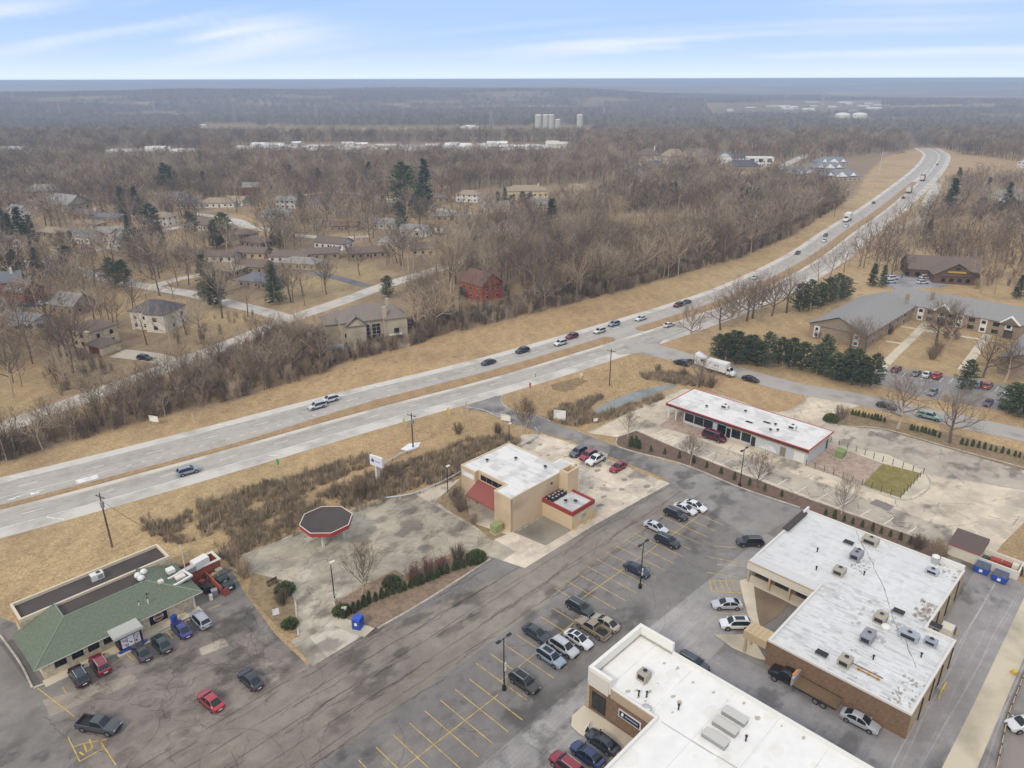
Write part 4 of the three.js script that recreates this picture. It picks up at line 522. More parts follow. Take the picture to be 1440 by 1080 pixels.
  // red enclosure and its bins
  const r = site('bin_enclosure', 'red board enclosure beside the green-roofed restaurant', 'enclosure', -37.5, -31.5); sb(r, 'back_wall', -41.2, -34.8, 0, 2.5, -34.9, -34.6, M.redwall); sb(r, 'side_wall', -35, -34.7, 0, 2.5, -37.4, -34.95, M.redwall); sb(r, 'far_wall', -41.2, -34.7, 0, 2.5, -37.7, -37.42, M.redwall); part(r, 'coping', prism(loc(r, [[-38, -37.8], [-34.6, -37.8], [-34.6, -34.5], [-38, -34.5]]), 2.5, 2.62, loc(r, [[-37.6, -37.35], [-35.05, -37.35], [-35.05, -35], [-37.6, -35]])), M.offwhite); sb(r, 'divider', -37.6, -37.35, 0, 1.5, -34.55, -28.6, M.redwall); sb(r, 'gate', -37.5, -36.6, 0, 1.4, -28.2, -28.05, M.redwall);
  const bin = (u, v, ry, label) => { const b = thing('rubbish_skip', label, 'dumpster', Wd(u, v, 0.03), TH + ry, 'dark green bins in the red enclosure'); part(b, 'body', prism([[-0.9, -0.8], [0.9, -0.8], [0.9, 0.8], [-0.9, 0.8]], 0.12, 1.1), mat('#233531')); for (const s of [-1, 1]) { part(b, 'lid', new THREE.CylinderGeometry(0.85, 0.85, 0.86, 10, 1, false, -PI / 2, PI).rotateZ(PI / 2).scale(1, 0.45, 1), mat('#3b4043'), s * 0.44, 1.08, 0); } part(b, 'label_plate', UB, M.linew, 0.1, 0.7, 0.81, 0.5, 0.35, 0.02); for (const x of [-0.7, 0.7]) part(b, 'wheel', UC, M.tyre, x, 0.08, 0.6, 0.1, 0.1, 0.1); return b; };
  bin(-36.2, -29.4, 0, 'dark green rounded-lid bin in the red enclosure, white label facing the lot'); bin(-36.1, -31.6, 0.05, 'dark green rounded-lid bin behind the labelled one in the enclosure');
  const crate = (u, v, y, w, h, d, m, label, n = 'crate') => { const b = thing(n, label, n.replace('_', ' '), Wd(u, v, y), TH + rr(-0.5, 0.5)); part(b, 'body', UB, m, 0, h / 2, 0, w, h, d); part(b, 'top', UB, m, 0, h, 0, w * 1.06, 0.08, d * 1.06); return b; };
  seed(301); crate(-38.9, -31.2, 0.03, 1, 1.1, 1, M.dark, 'dark covered cooker beside the red divider'); crate(-38.4, -29.6, 0.03, 0.9, 1, 0.8, M.metal, 'grey metal box with pale lid beside the divider'); crate(-39.7, -32.4, 0.03, 1.2, 0.8, 0.8, M.black, 'black rubbish heap against the red wall'); crate(-38.7, -33.4, 0.03, 0.8, 1, 0.8, M.redwall, 'small red box by the red back wall'); crate(-35.6, -33.6, 0.03, 1, 1.5, 0.9, mat('#8e9383'), 'pale green stacked crates behind the bins'); crate(-36.9, -33.7, 0.03, 1.4, 0.9, 0.7, M.tan, 'tan wooden pallet box behind the divider'); crate(-39.3, -28.9, 0.03, 0.5, 0.9, 0.5, M.offwhite, 'small pale drum outside the red gate');
  crate(-45.7, -27.7, 0.16, 0.8, 1.1, 0.6, M.blue, 'blue vending cabinet beside the banner wall', 'cabinet'); crate(-43.2, -28.3, 0.16, 0.7, 0.8, 0.5, M.metal, 'grey meter box under the eave', 'meter_box');
}
{ // beige former restaurant
  const t = site('beige_building', 'tall beige stucco building with white flat roof and red awning', 'building', 17, -15);
  const F = [[7.6, -7.7], [26.2, -7.7], [26.2, -11.9], [23.2, -11.9], [23.2, -20.4], [23.2, -23.6], [9.9, -23.6], [9.9, -19.6], [10.8, -19.6], [10.8, -12], [7.6, -12]];
  flatBlock(t, F, 7.2, M.beige, M.roofwhite, mat('#c9bb9f'), 0.22, 'wall', 0.2);
  sb(t, 'corner_stain', 7.55, 8.1, 0.1, 6.9, -7.75, -7.66, mat('#b09c82', { map: T.grain })); sb(t, 'sign_board', 9.86, 9.92, 5.2, 6.2, -23.3, -20, M.linew);
  part(t, 'awning', geo([10.75 - 17, 5.1, -12 + 15, 10.75 - 17, 5.1, -19.6 + 15, 7.4 - 17, 3.3, -19.6 + 15, 7.4 - 17, 3.3, -12 + 15, 7.4 - 17, 2.9, -19.6 + 15, 7.4 - 17, 2.9, -12 + 15, 10.75 - 17, 2.9, -12 + 15, 10.75 - 17, 2.9, -19.6 + 15], null, [0, 1, 2, 0, 2, 3, 3, 2, 4, 3, 4, 5, 0, 3, 5, 0, 5, 6, 1, 7, 4, 1, 4, 2]).toNonIndexed(), mat('#9a554b', { roughness: 0.8, map: T.grain }));
  for (let k = 0; k < 6; k++) sb(t, 'awning_seam', 7.42, 7.5, 2.95, 3.3, -12.4 - k * 1.35, -12.32 - k * 1.35, mat('#8a3a33'));
  for (let k = 0; k < 4; k++) opening(t, 'u-', 10.8, -13.4 - k * 1.6, 5.9, 1.5, 1.1, 'window', M.dark, M.glass); for (let k = 0; k < 6; k++) opening(t, 'u-', 10.8, -12.8 - k * 1.25, 1.5, 1.15, 2.8, 'window', M.dark, M.glass);
  const a = F; sb(t, 'annex_wall', 16.1, 22.5, 0, 2.9, -7.69, -0.3, M.beige); part(t, 'annex_fascia', prism(loc(t, [[16, -7.68], [22.6, -7.68], [22.6, -0.2], [16, -0.2]]), 2.9, 3.7, loc(t, [[16.3, -7.5], [22.3, -7.5], [22.3, -0.5], [16.3, -0.5]])), mat('#8f3731')); sheet(t, 'annex_roof', [[16.2, -7.6], [22.4, -7.6], [22.4, -0.4], [16.2, -0.4]], 3.3, M.roofgrey);
  part(t, 'tower', prism(loc(t, [[20.9, -7.68], [24.1, -7.68], [24.1, -5.6], [20.9, -5.6]]), 0, 6.6, null), M.beige); part(t, 'tower_rim', prism(loc(t, [[20.9, -7.68], [24.1, -7.68], [24.1, -5.6], [20.9, -5.6]]), 6.6, 7.9, loc(t, [[21.3, -7.3], [23.7, -7.3], [23.7, -5.95], [21.3, -5.95]])), M.beige); opening(t, 'u+', 22.5, -3.6, 1.6, 1.3, 1.1); opening(t, 'v+', -0.3, 19.4, 1.7, 1.5, 1.1, 'window', M.offwhite, mat('#8f9a86', { roughness: 0.3 })); sb(t, 'vent_louver', 18.4, 18.9, 5.6, 6, -7.69, -7.64, M.dark);
  for (let k = 0; k < 6; k++) sb(t, 'wheel_stop', 8.6 + k * 1.6, 9.9 + k * 1.6, 0.02, 0.14, -7.2, -7.05, M.kerb); for (const u of [16.3, 19, 21, 22.3]) sb(t, 'bollard', u, u + 0.18, 0, 1, 0.05, 0.23, M.yellow);
  for (let i = 0; i < 5; i++) for (let j = 0; j < 2; j++) { const f = thing('condenser', 'small grey condenser on the red-trimmed annex roof', 'condenser', Wd(17.1 + i * 0.85, -6.8 + j * 0.85 + (i % 2) * 0.1, 3.32), TH, 'condensers on the annex roof'); part(f, 'casing', UB, M.dark, 0, 0.35, 0, 0.62, 0.7, 0.62); part(f, 'fan_guard', fanG, M.galv, 0, 0.72, 0, 0.5, 0.6, 0.5); }
  for (const [u, v] of [[19.5, -2.4], [18.3, -3.8]]) ventPipe(u, v, 3.3, 'grey bent vent pipe on the annex roof', 0.6, 0.22, M.galv, 'annex roof vents'); for (const [u, v] of [[20.5, -11], [14.5, -21], [19, -17.5]]) ventPipe(u, v, 6.95, 'grey vent on the tall beige building roof', 0.6, 0.2, M.metal, 'vents on the beige building');
  const fr = thing('ladder_frame', 'white metal frame against the beige tower', 'frame', Wd(24.6, -5.2, 0.05), TH); for (const x of [0, 1.6]) part(fr, 'post', UB, M.white, x, 1.1, 0, 0.1, 2.2, 0.1); part(fr, 'rail', UB, M.white, 0.8, 2.2, 0, 1.7, 0.1, 0.1); part(fr, 'rail', UB, M.white, 0.8, 1.2, 0, 1.7, 0.1, 0.1);
}
{ // octagonal canopy
  const t = site('octagonal_canopy', 'eight-sided canopy with dark roof and red fascia on pale posts', 'canopy', -17, -29.8); const ring = (r) => Array.from({ length: 8 }, (_, k) => [Math.cos(k * PI / 4 + PI / 8) * r, Math.sin(k * PI / 4 + PI / 8) * r]);
  part(t, 'roof', prism(ring(4.6), 3.6, 4.25), M.roofdark); part(t, 'fascia', prism(ring(4.7), 3.5, 4.3, ring(4.58)), mat('#a03b34')); part(t, 'edge_trim', prism(ring(4.75), 4.3, 4.36, ring(4.6)), M.offwhite);
  for (const [u, v] of [[-18.9, -28.4], [-14.7, -28.4], [-18.9, -32.2], [-14.7, -32.2]]) sb(t, 'post', u - 0.2, u + 0.2, 0.1, 3.5, v - 0.2, v + 0.2, M.offwhite); for (const v of [-28.2, -32.3]) sb(t, 'island', -20, -13.5, 0, 0.18, v - 0.8, v + 0.8, M.concrete);
}
seed(83);
const stripT = lotTex(7, 48, 28, 62, '#d3d3d1', (x) => { for (let k = 0; k < 900; k++) { x.fillStyle = `rgba(120,120,118,${rr(0.04, 0.18)})`; const u = rr(7, 30), v = rr(40, 61); x.fillRect(u, v, rr(0.1, 0.5), rr(0.4, 2.2)); } for (let k = 0; k < 400; k++) { x.fillStyle = `rgba(130,130,126,${rr(0.04, 0.14)})`; x.fillRect(rr(24, 48), rr(29, 58), rr(0.2, 0.9), rr(0.3, 1.4)); } for (let u = 8; u < 48; u += 1.9) { x.strokeStyle = 'rgba(150,150,148,0.35)'; x.lineWidth = 0.07; x.beginPath(); x.moveTo(u, 28); x.lineTo(u, 62); x.stroke(); } blots(x, 120, 29, 34, 53.6, 56.2, 0.08, 0.34, 'rgba(112,98,80,0.38)'); blots(x, 26, 42, 46, 52, 56, 0.1, 0.35, 'rgba(120,110,96,0.4)'); blots(x, 50, 10, 16, 57, 59.8, 0.08, 0.3, 'rgba(120,112,100,0.45)'); wander(x, 46, 39.2, -0.6, 0.44, 45, 0.03, 0.12, 'rgba(110,108,104,0.75)'); blots(x, 40, 34, 38, 42.5, 45, 0.08, 0.25, 'rgba(122,118,110,0.5)'); blots(x, 30, 10, 28, 48, 55, 0.1, 0.4, 'rgba(120,118,110,0.4)'); }, 2048, 2048, 0.03);
{ // strip building at the right
  const t = site('strip_building', 'brick strip building with weathered white roof covered in air units', 'building', 28, 46); const F = [[46.2, 30.2], [46.2, 56.2], [27.6, 56.2], [27.6, 60], [9.4, 60], [9.4, 41.1], [26.6, 41.1], [26.6, 30.2]];
  flatBlock(t, F, 4.2, M.brick, mat('#ffffff', { map: stripT }), mat('#cfccc6'), 0.3, 'wall', 0.3);
  const rear = mat('#a8926f', { map: T.siding }); sb(t, 'rear_cladding', 9.6, 27.5, 0, 3.8, 60.0, 60.05, rear); sb(t, 'rear_cladding', 27.7, 46.1, 0, 3.8, 56.2, 56.25, rear); sb(t, 'rear_cladding', 27.6, 27.66, 0, 3.8, 56.3, 59.95, rear);
  for (const u of [12, 16.5, 20, 24.5]) { opening(t, 'v+', 60.05, u, 1.15, 1.1, 2.2, 'door', M.tan, M.acbeige); sb(t, 'downpipe', u + 1.6, u + 1.75, 0.1, 3.8, 60.05, 60.2, M.dark); } for (const u of [31, 36, 41]) { opening(t, 'v+', 56.25, u, 1.15, 1.1, 2.2, 'door', M.tan, M.acbeige); sb(t, 'downpipe', u + 2, u + 2.15, 0.1, 3.8, 56.25, 56.4, M.dark); } 
  // open porch at the front
  sb(t, 'porch_roof', 24.4, 26.55, 3.3, 4.1, 30.1, 41, M.roofgrey); sb(t, 'porch_fascia', 24.3, 24.42, 2.7, 4.25, 30.1, 41.1, mat('#cfc6b4')); sb(t, 'porch_fascia_frame', 24.2, 24.32, 4.1, 4.3, 30, 41.2, M.tan); for (const v of [30.4, 34, 37.4, 40.6]) sb(t, 'porch_post', 24.5, 24.8, 0.1, 3.3, v - 0.15, v + 0.15, M.tan);
  sb(t, 'porch_floor', 24.3, 26.58, 0, 0.15, 30.1, 41, M.pave); for (const v of [32, 35.5, 39]) opening(t, 'u-', 26.6, v, 1.5, 2.6, 2.4, 'shopfront', M.dark, M.glass, 1);
  sb(t, 'side_canopy', 9.0, 11.6, 2.7, 4.0, 37.6, 41.05, M.tan); for (const u of [9.2, 11.2]) sb(t, 'porch_post', u, u + 0.3, 0, 2.7, 37.8, 38.1, M.tan); for (const u of [14, 18, 22]) opening(t, 'v-', 41.1, u, 1.5, 2.8, 2.4, 'shopfront', M.dark, M.glass, 1);
  part(t, 'dark_ramp', prism(loc(t, [[37, 29.9], [44.6, 29.9], [44.6, 31], [37, 31]]), 4.21, 4.5), mat('#453d39')); sb(t, 'raised_parapet', 44.2, 46.2, 4.2, 4.9, 30.3, 30.6, M.white); sb(t, 'raised_parapet', 45.9, 46.2, 4.2, 5, 52.6, 56.1, M.white);
  struct('walk', ppoly([[1040, 817], [1051, 814], [1060, 824], [1064, 860], [1069, 884], [1058, 886], [1046, 846]], 0.1), M.pave); struct('walk', ppoly([[1004, 893], [1030, 893], [1055, 892], [1078, 930], [1060, 925], [1030, 912]], 0.1), M.pave);
  const U = (n, l, ...a) => rooftop('roof_air_unit', l, ...a);
  U(0, 'cream air unit near the hedge edge of the white roof', 43.6, 42.4, 3.92, 2, 3, 1.2, M.acbeige, { fans: 1 }); U(0, 'lilac-grey twin fan air unit at the roof seam', 37.8, 42.3, 3.92, 2.9, 1.9, 1.3, M.acgrey, { fans: 2 }); U(0, 'beige single fan air unit beside the roof seam', 31.6, 42, 3.92, 2.2, 2, 1.1, M.acbeige); U(0, 'pale blue air box by the stained roof corner', 42, 52.6, 3.92, 1.4, 2.2, 0.8, mat('#a6adb2'), { fans: 0 }); U(0, 'beige air unit beside the white turbine vent', 24.6, 50.8, 3.92, 2.2, 2, 1.2, M.acbeige, { hood: 1 }); U(0, 'long lilac-grey air unit near the brick side of the roof', 19.2, 51, 3.92, 2.7, 1.9, 1.3, M.acgrey, { fans: 1, hood: 1 }); U(0, 'beige air unit with rusty pipes near the brick parapet', 12.4, 50.6, 3.92, 2.1, 1.9, 1.2, M.acbeige); U(0, 'blue-grey hooded air box pair at the rear roof edge', 23.6, 55, 3.92, 1.3, 3.2, 1.1, mat('#99a1a8'), { fans: 0, hood: 1 }); U(0, 'rust-topped grey air box at the rear roof edge', 24.6, 57.6, 3.92, 1.4, 1.9, 0.8, mat('#8f979e'), { fans: 0 });
  { const f = thing('turbine_vent', 'round white turbine vent among the strip roof units', 'vent', Wd(22.9, 52.1, 3.92), 0); part(f, 'stem', UC20, M.white, 0, 0.3, 0, 0.4, 0.6, 0.4); part(f, 'dome', new THREE.SphereGeometry(0.65, 16, 9).scale(1, 0.6, 1).translate(0, 0.8, 0), M.white); } { const f = thing('turbine_vent', 'silver cylinder vent at the raised roof corner', 'vent', Wd(45.4, 52, 3.92), 0); part(f, 'stem', UC20, M.galv, 0, 0.6, 0, 0.6, 1.2, 0.6); part(f, 'dome', new THREE.SphereGeometry(0.62, 16, 9).scale(1, 0.5, 1).translate(0, 1.2, 0), M.white); }
  const hatch = (u, v, l) => { const f = thing('roof_hatch', l, 'hatch', Wd(u, v, 3.92), TH, 'dark hatches on the strip roof'); part(f, 'curb', UB, M.metal, 0, 0.15, 0, 1, 0.3, 1.5); part(f, 'lid', UB, M.dark, 0, 0.33, 0, 1.06, 0.08, 1.56); }; for (const [u, v] of [[41, 39.8], [28.4, 52.1], [29, 57], [12, 47.6]]) hatch(u, v, 'low dark hatch lying on the weathered white roof');
  { const f = thing('gas_pipe', 'rusty pipe run on the strip roof beside the beige unit', 'pipe', Wd(13.2, 53, 3.95), TH - PI / 2); part(f, 'pipe', UB, M.rust, 0, 0.15, 0, 4.5, 0.1, 0.1); part(f, 'pipe', UB, M.rust, 0.6, 0.15, 0.6, 3, 0.1, 0.1); for (let k = 0; k < 4; k++) part(f, 'block', UB, M.yellow, -1.8 + k * 1.2, 0.05, 0.3, 0.2, 0.1, 1); }
  for (const [u, v] of [[16, 53], [21, 57.5], [34, 45], [35, 37], [30, 39]]) ventPipe(u, v, 3.92, 'small dark pipe vent on the strip roof', 0.7, 0.1, M.dark, 'pipe vents on the strip roof');
  { const c = site('electrical_cabinet', 'cream utility cabinet with blue bin between yellow bollards behind the strip', 'cabinet', 33.5, 57.5); sb(c, 'cabinet', 32.4, 34.2, 0, 1.9, 57, 58.6, M.offwhite); sb(c, 'cabinet_door', 32.6, 34, 0.2, 1.7, 58.6, 58.64, M.cream); for (const [u, v] of [[31.6, 58.6], [34.8, 58.8], [34.8, 57.2], [31.6, 57]]) sb(c, 'bollard', u, u + 0.2, 0, 1.2, v, v + 0.2, M.yellow); const d = site('wheeled_bin', 'small blue bin beside the cream utility cabinet', 'bin', 34.7, 58.4); sb(d, 'body', 34.4, 35, 0.05, 1, 58.1, 58.7, M.blue); sb(d, 'lid', 34.36, 35.04, 1, 1.08, 58.06, 58.74, M.blue); }
  { const c = site('gas_meter', 'yellow gas pipe frame on the rear wall of the strip', 'gas meter', 20.5, 60.6); for (const u of [19.4, 21.6]) sb(c, 'post', u, u + 0.14, 0, 1.3, 60.9, 61.04, M.yellow); sb(c, 'rail', 19.3, 21.8, 1.2, 1.35, 60.9, 61.05, M.yellow); sb(c, 'meter', 20.1, 20.9, 0.5, 1.1, 60.3, 60.8, M.metal); }
}
{ // strip building at the bottom
  seed(84); const t = site('white_roof_shop', 'shop building with bright white roof and tall parapet over brown brick', 'building', -20, 50); const F = [[-3.2, 28.2], [-3.2, 80], [-50, 80], [-50, 38.2], [-14.3, 38.2], [-14.3, 28.2]];
  const rt = lotTex(-52, 0, 26, 82, '#e6e4df', (x) => { blots(x, 160, -50, -3, 29, 80, 0.2, 1.1, 'rgba(190,180,160,0.14)'); for (let v = 31; v < 80; v += 6) wander(x, -50, v, 4, 0, 13, 0.02, 0.05, 'rgba(170,165,155,0.5)'); blots(x, 14, -13, -9, 33, 40, 0.1, 0.4, 'rgba(120,100,70,0.4)'); blots(x, 10, -6, -4, 32, 60, 0.1, 0.35, 'rgba(130,110,80,0.5)'); wander(x, -14, 39, 0.1, 2, 18, 0.03, 0.16, 'rgba(170,168,164,0.8)'); }, 1024, 1024, 0.03);
  flatBlock(t, F, 5.6, M.brick, mat('#ffffff', { map: rt }), M.white, 0.45, 'wall', 0.3);
  // raised parapet round the front end
  part(t, 'raised_parapet', prism(loc(t, [[-14.5, 28], [-3, 28], [-3, 33.6], [-3.5, 33.6], [-3.5, 28.5], [-14, 28.5], [-14, 31.6], [-14.5, 31.6]]), 4.6, 6.9), mat('#dedbd2')); sb(t, 'sign_panel', -14.62, -14.52, 4.2, 6.5, 28.2, 31.4, M.offwhite);
  sb(t, 'siding_band', -14.44, -14.34, 4.1, 5.5, 31.6, 38.1, mat('#b29d82', { map: T.siding })); sb(t, 'corner_post', -14.5, -14.2, 0.1, 4.2, 28, 28.3, M.tan); opening(t, 'u-', -14.33, 29.8, 1.8, 2.2, 2.8, 'shopfront', M.black, M.glass, 1, 1);
  { const c = document.createElement('canvas'); c.width = 512; c.height = 128; const x = c.getContext('2d'); x.fillStyle = '#1c2436'; x.fillRect(0, 0, 512, 128); x.fillStyle = '#e8eaee'; x.beginPath(); x.moveTo(40, 100); x.lineTo(60, 24); x.lineTo(110, 24); x.lineTo(96, 100); x.fill(); x.fillStyle = '#aab0c4'; for (let k = 0; k < 9; k++) x.fillRect(150 + k * 36, 44, 26, 34); const tx = new THREE.CanvasTexture(c); tx.colorSpace = THREE.SRGBColorSpace; sb(t, 'sign_frame', -14.44, -14.34, 2.1, 3.3, 33, 36.4, M.linew); part(t, 'sign_face', new THREE.PlaneGeometry(3.1, 0.95), mat('#ffffff', { map: tx }), -14.46 - t.o[0], 2.7, 34.7 - t.o[1], 1, 1, 1, -PI / 2); }
  struct('walk', flatPoly([[-14.6, 27.6], [-17, 27.6], [-18.4, 28.6], [-18.6, 30], [-18, 38.2], [-14.3, 38.2]], 0.14), M.pave);
  rooftop('roof_air_unit', 'grey-tan cube air unit on the bright white shop roof', -9.8, 33.4, 5.2, 1.7, 1.7, 1.3, M.acbeige); for (const u of [-7.4, -9.6, -12]) { const f = thing('skylight', 'long grey roof skylight in a row of three', 'skylight', Wd(u, 45, 5.2), TH, 'row of three skylights on the shop roof'); part(f, 'curb', UB, M.metal, 0, 0.3, 0, 1.1, 0.6, 3); part(f, 'cover', UB, mat('#bdbab2'), 0, 0.64, 0, 1.2, 0.1, 3.1); part(f, 'flashing', UB, M.white, 0, 0.05, -1.7, 1.1, 0.1, 0.5); }
  for (const [u, v] of [[-11, 39.4], [-12.6, 34.6], [-12, 35.4], [-9.5, 47.6]]) ventPipe(u, v, 5.2, 'thin dark pipe vent on the bright white shop roof', 0.8, 0.1, M.dark, 'pipe vents on the shop roof'); { const f = thing('roof_dome', 'clear plastic dome lying at the inner roof corner', 'dome light', Wd(-13.6, 36.6, 5.25), TH); part(f, 'curb', UB, M.white, 0, 0.1, 0, 0.9, 0.2, 1.6); part(f, 'dome', new THREE.SphereGeometry(0.6, 14, 6, 0, 6.3, 0, 1.57).scale(0.7, 0.5, 1.2).translate(0, 0.2, 0), M.galv); }
  const as = thing('pavement_board', 'folding pavement sign outside the shop front', 'sign', Wd(-17.4, 30.6, 0.16), TH + 0.5); for (const s of [-1, 1]) { const p = part(as, 'panel', UB, M.linew, 0, 0.55, s * 0.22, 0.65, 1.1, 0.04); p.rotation.x = s * -0.35; } part(as, 'base', UB, M.dark, 0, 0.08, 0, 0.8, 0.16, 0.7);
}
{ // long white-roofed shop with red trim
  const t = site('long_shop', 'long grey shop with white flat roof, red trim and yellow stripe', 'shop', 76, 3);
  const wall = mat('#b9bcbd', { map: T.siding }); part(t, 'wall', prism(loc(t, [[70.3, -10.8], [81.8, -10.8], [81.8, 19.9], [70.3, 19.9]]), 0, 3.45), wall); part(t, 'roof', prism(loc(t, [[69.5, -15.4], [82.2, -15.4], [82.2, 20.3], [69.5, 20.3]]), 3.46, 3.9), M.white); sheet(t, 'roof_membrane', [[69.8, -15.1], [81.9, -15.1], [81.9, 20], [69.8, 20]], 3.91, M.roofwhite);
  part(t, 'red_trim', prism(loc(t, [[69.42, -15.48], [82.28, -15.48], [82.28, 20.38], [69.42, 20.38]]), 3.74, 3.98, loc(t, [[69.6, -15.3], [82.1, -15.3], [82.1, 20.2], [69.6, 20.2]])), mat('#a23a38')); sb(t, 'dark_band', 69.36, 69.43, 3.42, 3.72, -15.4, 20.3, mat('#3d2830'));
  sb(t, 'yellow_stripe', 70.22, 70.3, 2.75, 3.05, 1, 20, mat('#cf9f3e')); sb(t, 'yellow_stripe', 70.4, 81.7, 2.75, 3.05, 19.9, 19.98, mat('#cf9f3e')); for (const v of [-13, -15]) for (const u of [70.2, 81.2]) sb(t, 'canopy_post', u, u + 0.25, 0, 3.46, v, v + 0.25, M.white);
  for (const [v, n] of [[-9.2, 2], [-6.6, 2], [-4.1, 2]]) opening(t, 'u-', 70.3, v, 1.7, 2.4, 2, 'shop_window', M.dark, M.glass, 1, 2); for (const v of [-0.6, 3.1, 5.6]) opening(t, 'u-', 70.3, v, 1.6, 2.2, 2.1, 'shop_window', M.dark, M.glass, 1, 2); for (const v of [1.2, 7.4]) opening(t, 'u-', 70.3, v, 1.25, 1, 2.3, 'door', M.dark, M.glass); opening(t, 'u-', 70.3, 14.4, 1.2, 1.3, 2.2, 'door', M.metal, mat('#7d7a66')); opening(t, 'u-', 70.3, 18.1, 1.2, 2.4, 2.2, 'shutter', M.offwhite, M.white); opening(t, 'v+', 19.9, 80.4, 1.3, 1, 2.2, 'door', M.dark, M.glass);
  part(t, 'wall_mural', new THREE.CircleGeometry(1.9, 24, 0, PI), mat('#d3d3d2', { map: T.grain }), 70.2 - 76, 0.3, 10.8 - 3, 1.2, 0.8, 1, -PI / 2);
  rooftop('roof_air_unit', 'white air unit on the long shop roof towards the covered end', 76.6, -3.6, 3.92, 1.6, 2, 1, M.white); rooftop('roof_air_unit', 'white air unit on the long shop roof towards the fenced yard', 77, 13, 3.92, 1.6, 2, 1, M.white); for (const [u, v] of [[73, 4.6], [75.6, 7.6]]) { const f = thing('roof_hatch', 'dark skylight hatch on the red-trimmed roof', 'hatch', Wd(u, v, 3.92), TH, 'hatches on the long shop roof'); part(f, 'curb', UB, M.white, 0, 0.15, 0, 1, 0.3, 1.8); part(f, 'lid', UB, M.dark, 0, 0.33, 0, 0.8, 0.06, 1.6); } for (const [u, v] of [[74, -7], [76, 9.5], [73.6, 11.2], [72.6, 10], [78, 1]]) ventPipe(u, v, 3.92, 'small grey vent on the red-trimmed roof', 0.5, 0.2, M.metal, 'vents on the long shop roof');
}
{ // small store with walled yard
  const t = site('store_shed', 'white block store with brown pitched roof and open walled yard', 'shed', 58, 57); sb(t, 'wall', 56, 60.4, 0, 2.3, 51.6, 56.3, M.offwhite); part(t, 'roof', geo([55.7 - 58, 2.3, 51.4 - 57, 55.7 - 58, 2.3, 56.5 - 57, 60.7 - 58, 3.1, 56.5 - 57, 60.7 - 58, 3.1, 51.4 - 57, 55.7 - 58, 2.15, 51.4 - 57, 55.7 - 58, 2.15, 56.5 - 57, 60.7 - 58, 2.2, 56.5 - 57, 60.7 - 58, 2.2, 51.4 - 57], null, [0, 1, 2, 0, 2, 3, 0, 4, 5, 0, 5, 1, 1, 5, 6, 1, 6, 2, 3, 7, 4, 3, 4, 0]).toNonIndexed(), mat('#695a54', { map: T.shingle })); sb(t, 'red_eave', 55.66, 55.7, 2.15, 2.32, 51.4, 56.5, M.red);
  for (const [a, b, c, d] of [[56, 56.25, 56.35, 62.2], [59.6, 59.85, 56.35, 62.2], [56.27, 59.58, 61.95, 62.2]]) sb(t, 'yard_wall', a, b, 0, 1.6, c, d, M.offwhite); seed(303);
  for (const [u, v, w, d, h, m, l] of [[58.6, 58.4, 1, 1.6, 1, M.red, 'dark red stacked crates in the walled yard'], [58.4, 60, 1, 1.3, 1.1, mat('#8b3a35'), 'maroon stacked crates beside the red ones'], [57.2, 58, 1, 2.4, 0.6, mat('#c7b894'), 'pale timber heap in the walled yard'], [58.8, 61.2, 1, 0.9, 1.2, M.offwhite, 'white plastic drums in the yard corner'], [57, 60.8, 1, 1.4, 0.6, M.dark, 'dark scrap heap in the yard corner'], [58.8, 57, 1, 0.9, 0.7, mat('#4a4f45'), 'dark green tarpaulin heap by the store wall']]) { const b = thing('stacked_goods', l, 'stack', Wd(u, v, 0.05), TH + rr(-0.1, 0.1)); for (let k = 0; k < 3; k++) part(b, 'piece', UB, m, rr(-0.15, 0.15), h / 6 + k * h / 3, rr(-0.1, 0.1), w, h / 3.1, d); }
  for (const [u, v, l] of [[54.5, 57.3, 'blue dumpster with lid propped open beside the white store'], [53.9, 60.1, 'blue dumpster with grey lid beside the yard gate']]) { const b = thing('dumpster', l, 'dumpster', Wd(u, v, 0.03), TH); part(b, 'body', prism([[-0.85, -1.05], [0.85, -1.05], [0.85, 1.05], [-0.85, 1.05]], 0.15, 1.15), M.blue); for (const s of [-1, 1]) { const q = part(b, 'lid', UB, mat('#55575c'), 0.15, 1.3, s * 0.52, 1.65, 0.07, 1.0); q.rotation.z = 0.2; } part(b, 'sticker', UB, M.linew, -0.86, 0.65, 0, 0.02, 0.5, 0.5); for (const s of [-1, 1]) part(b, 'lift_pocket', UB, M.blue, 0, 0.7, s * 1.12, 1, 0.2, 0.14); part(b, 'rear_panel', UB, mat('#4a78b8'), 0.8, 1.35, 0, 0.08, 0.5, 2.1); }
}
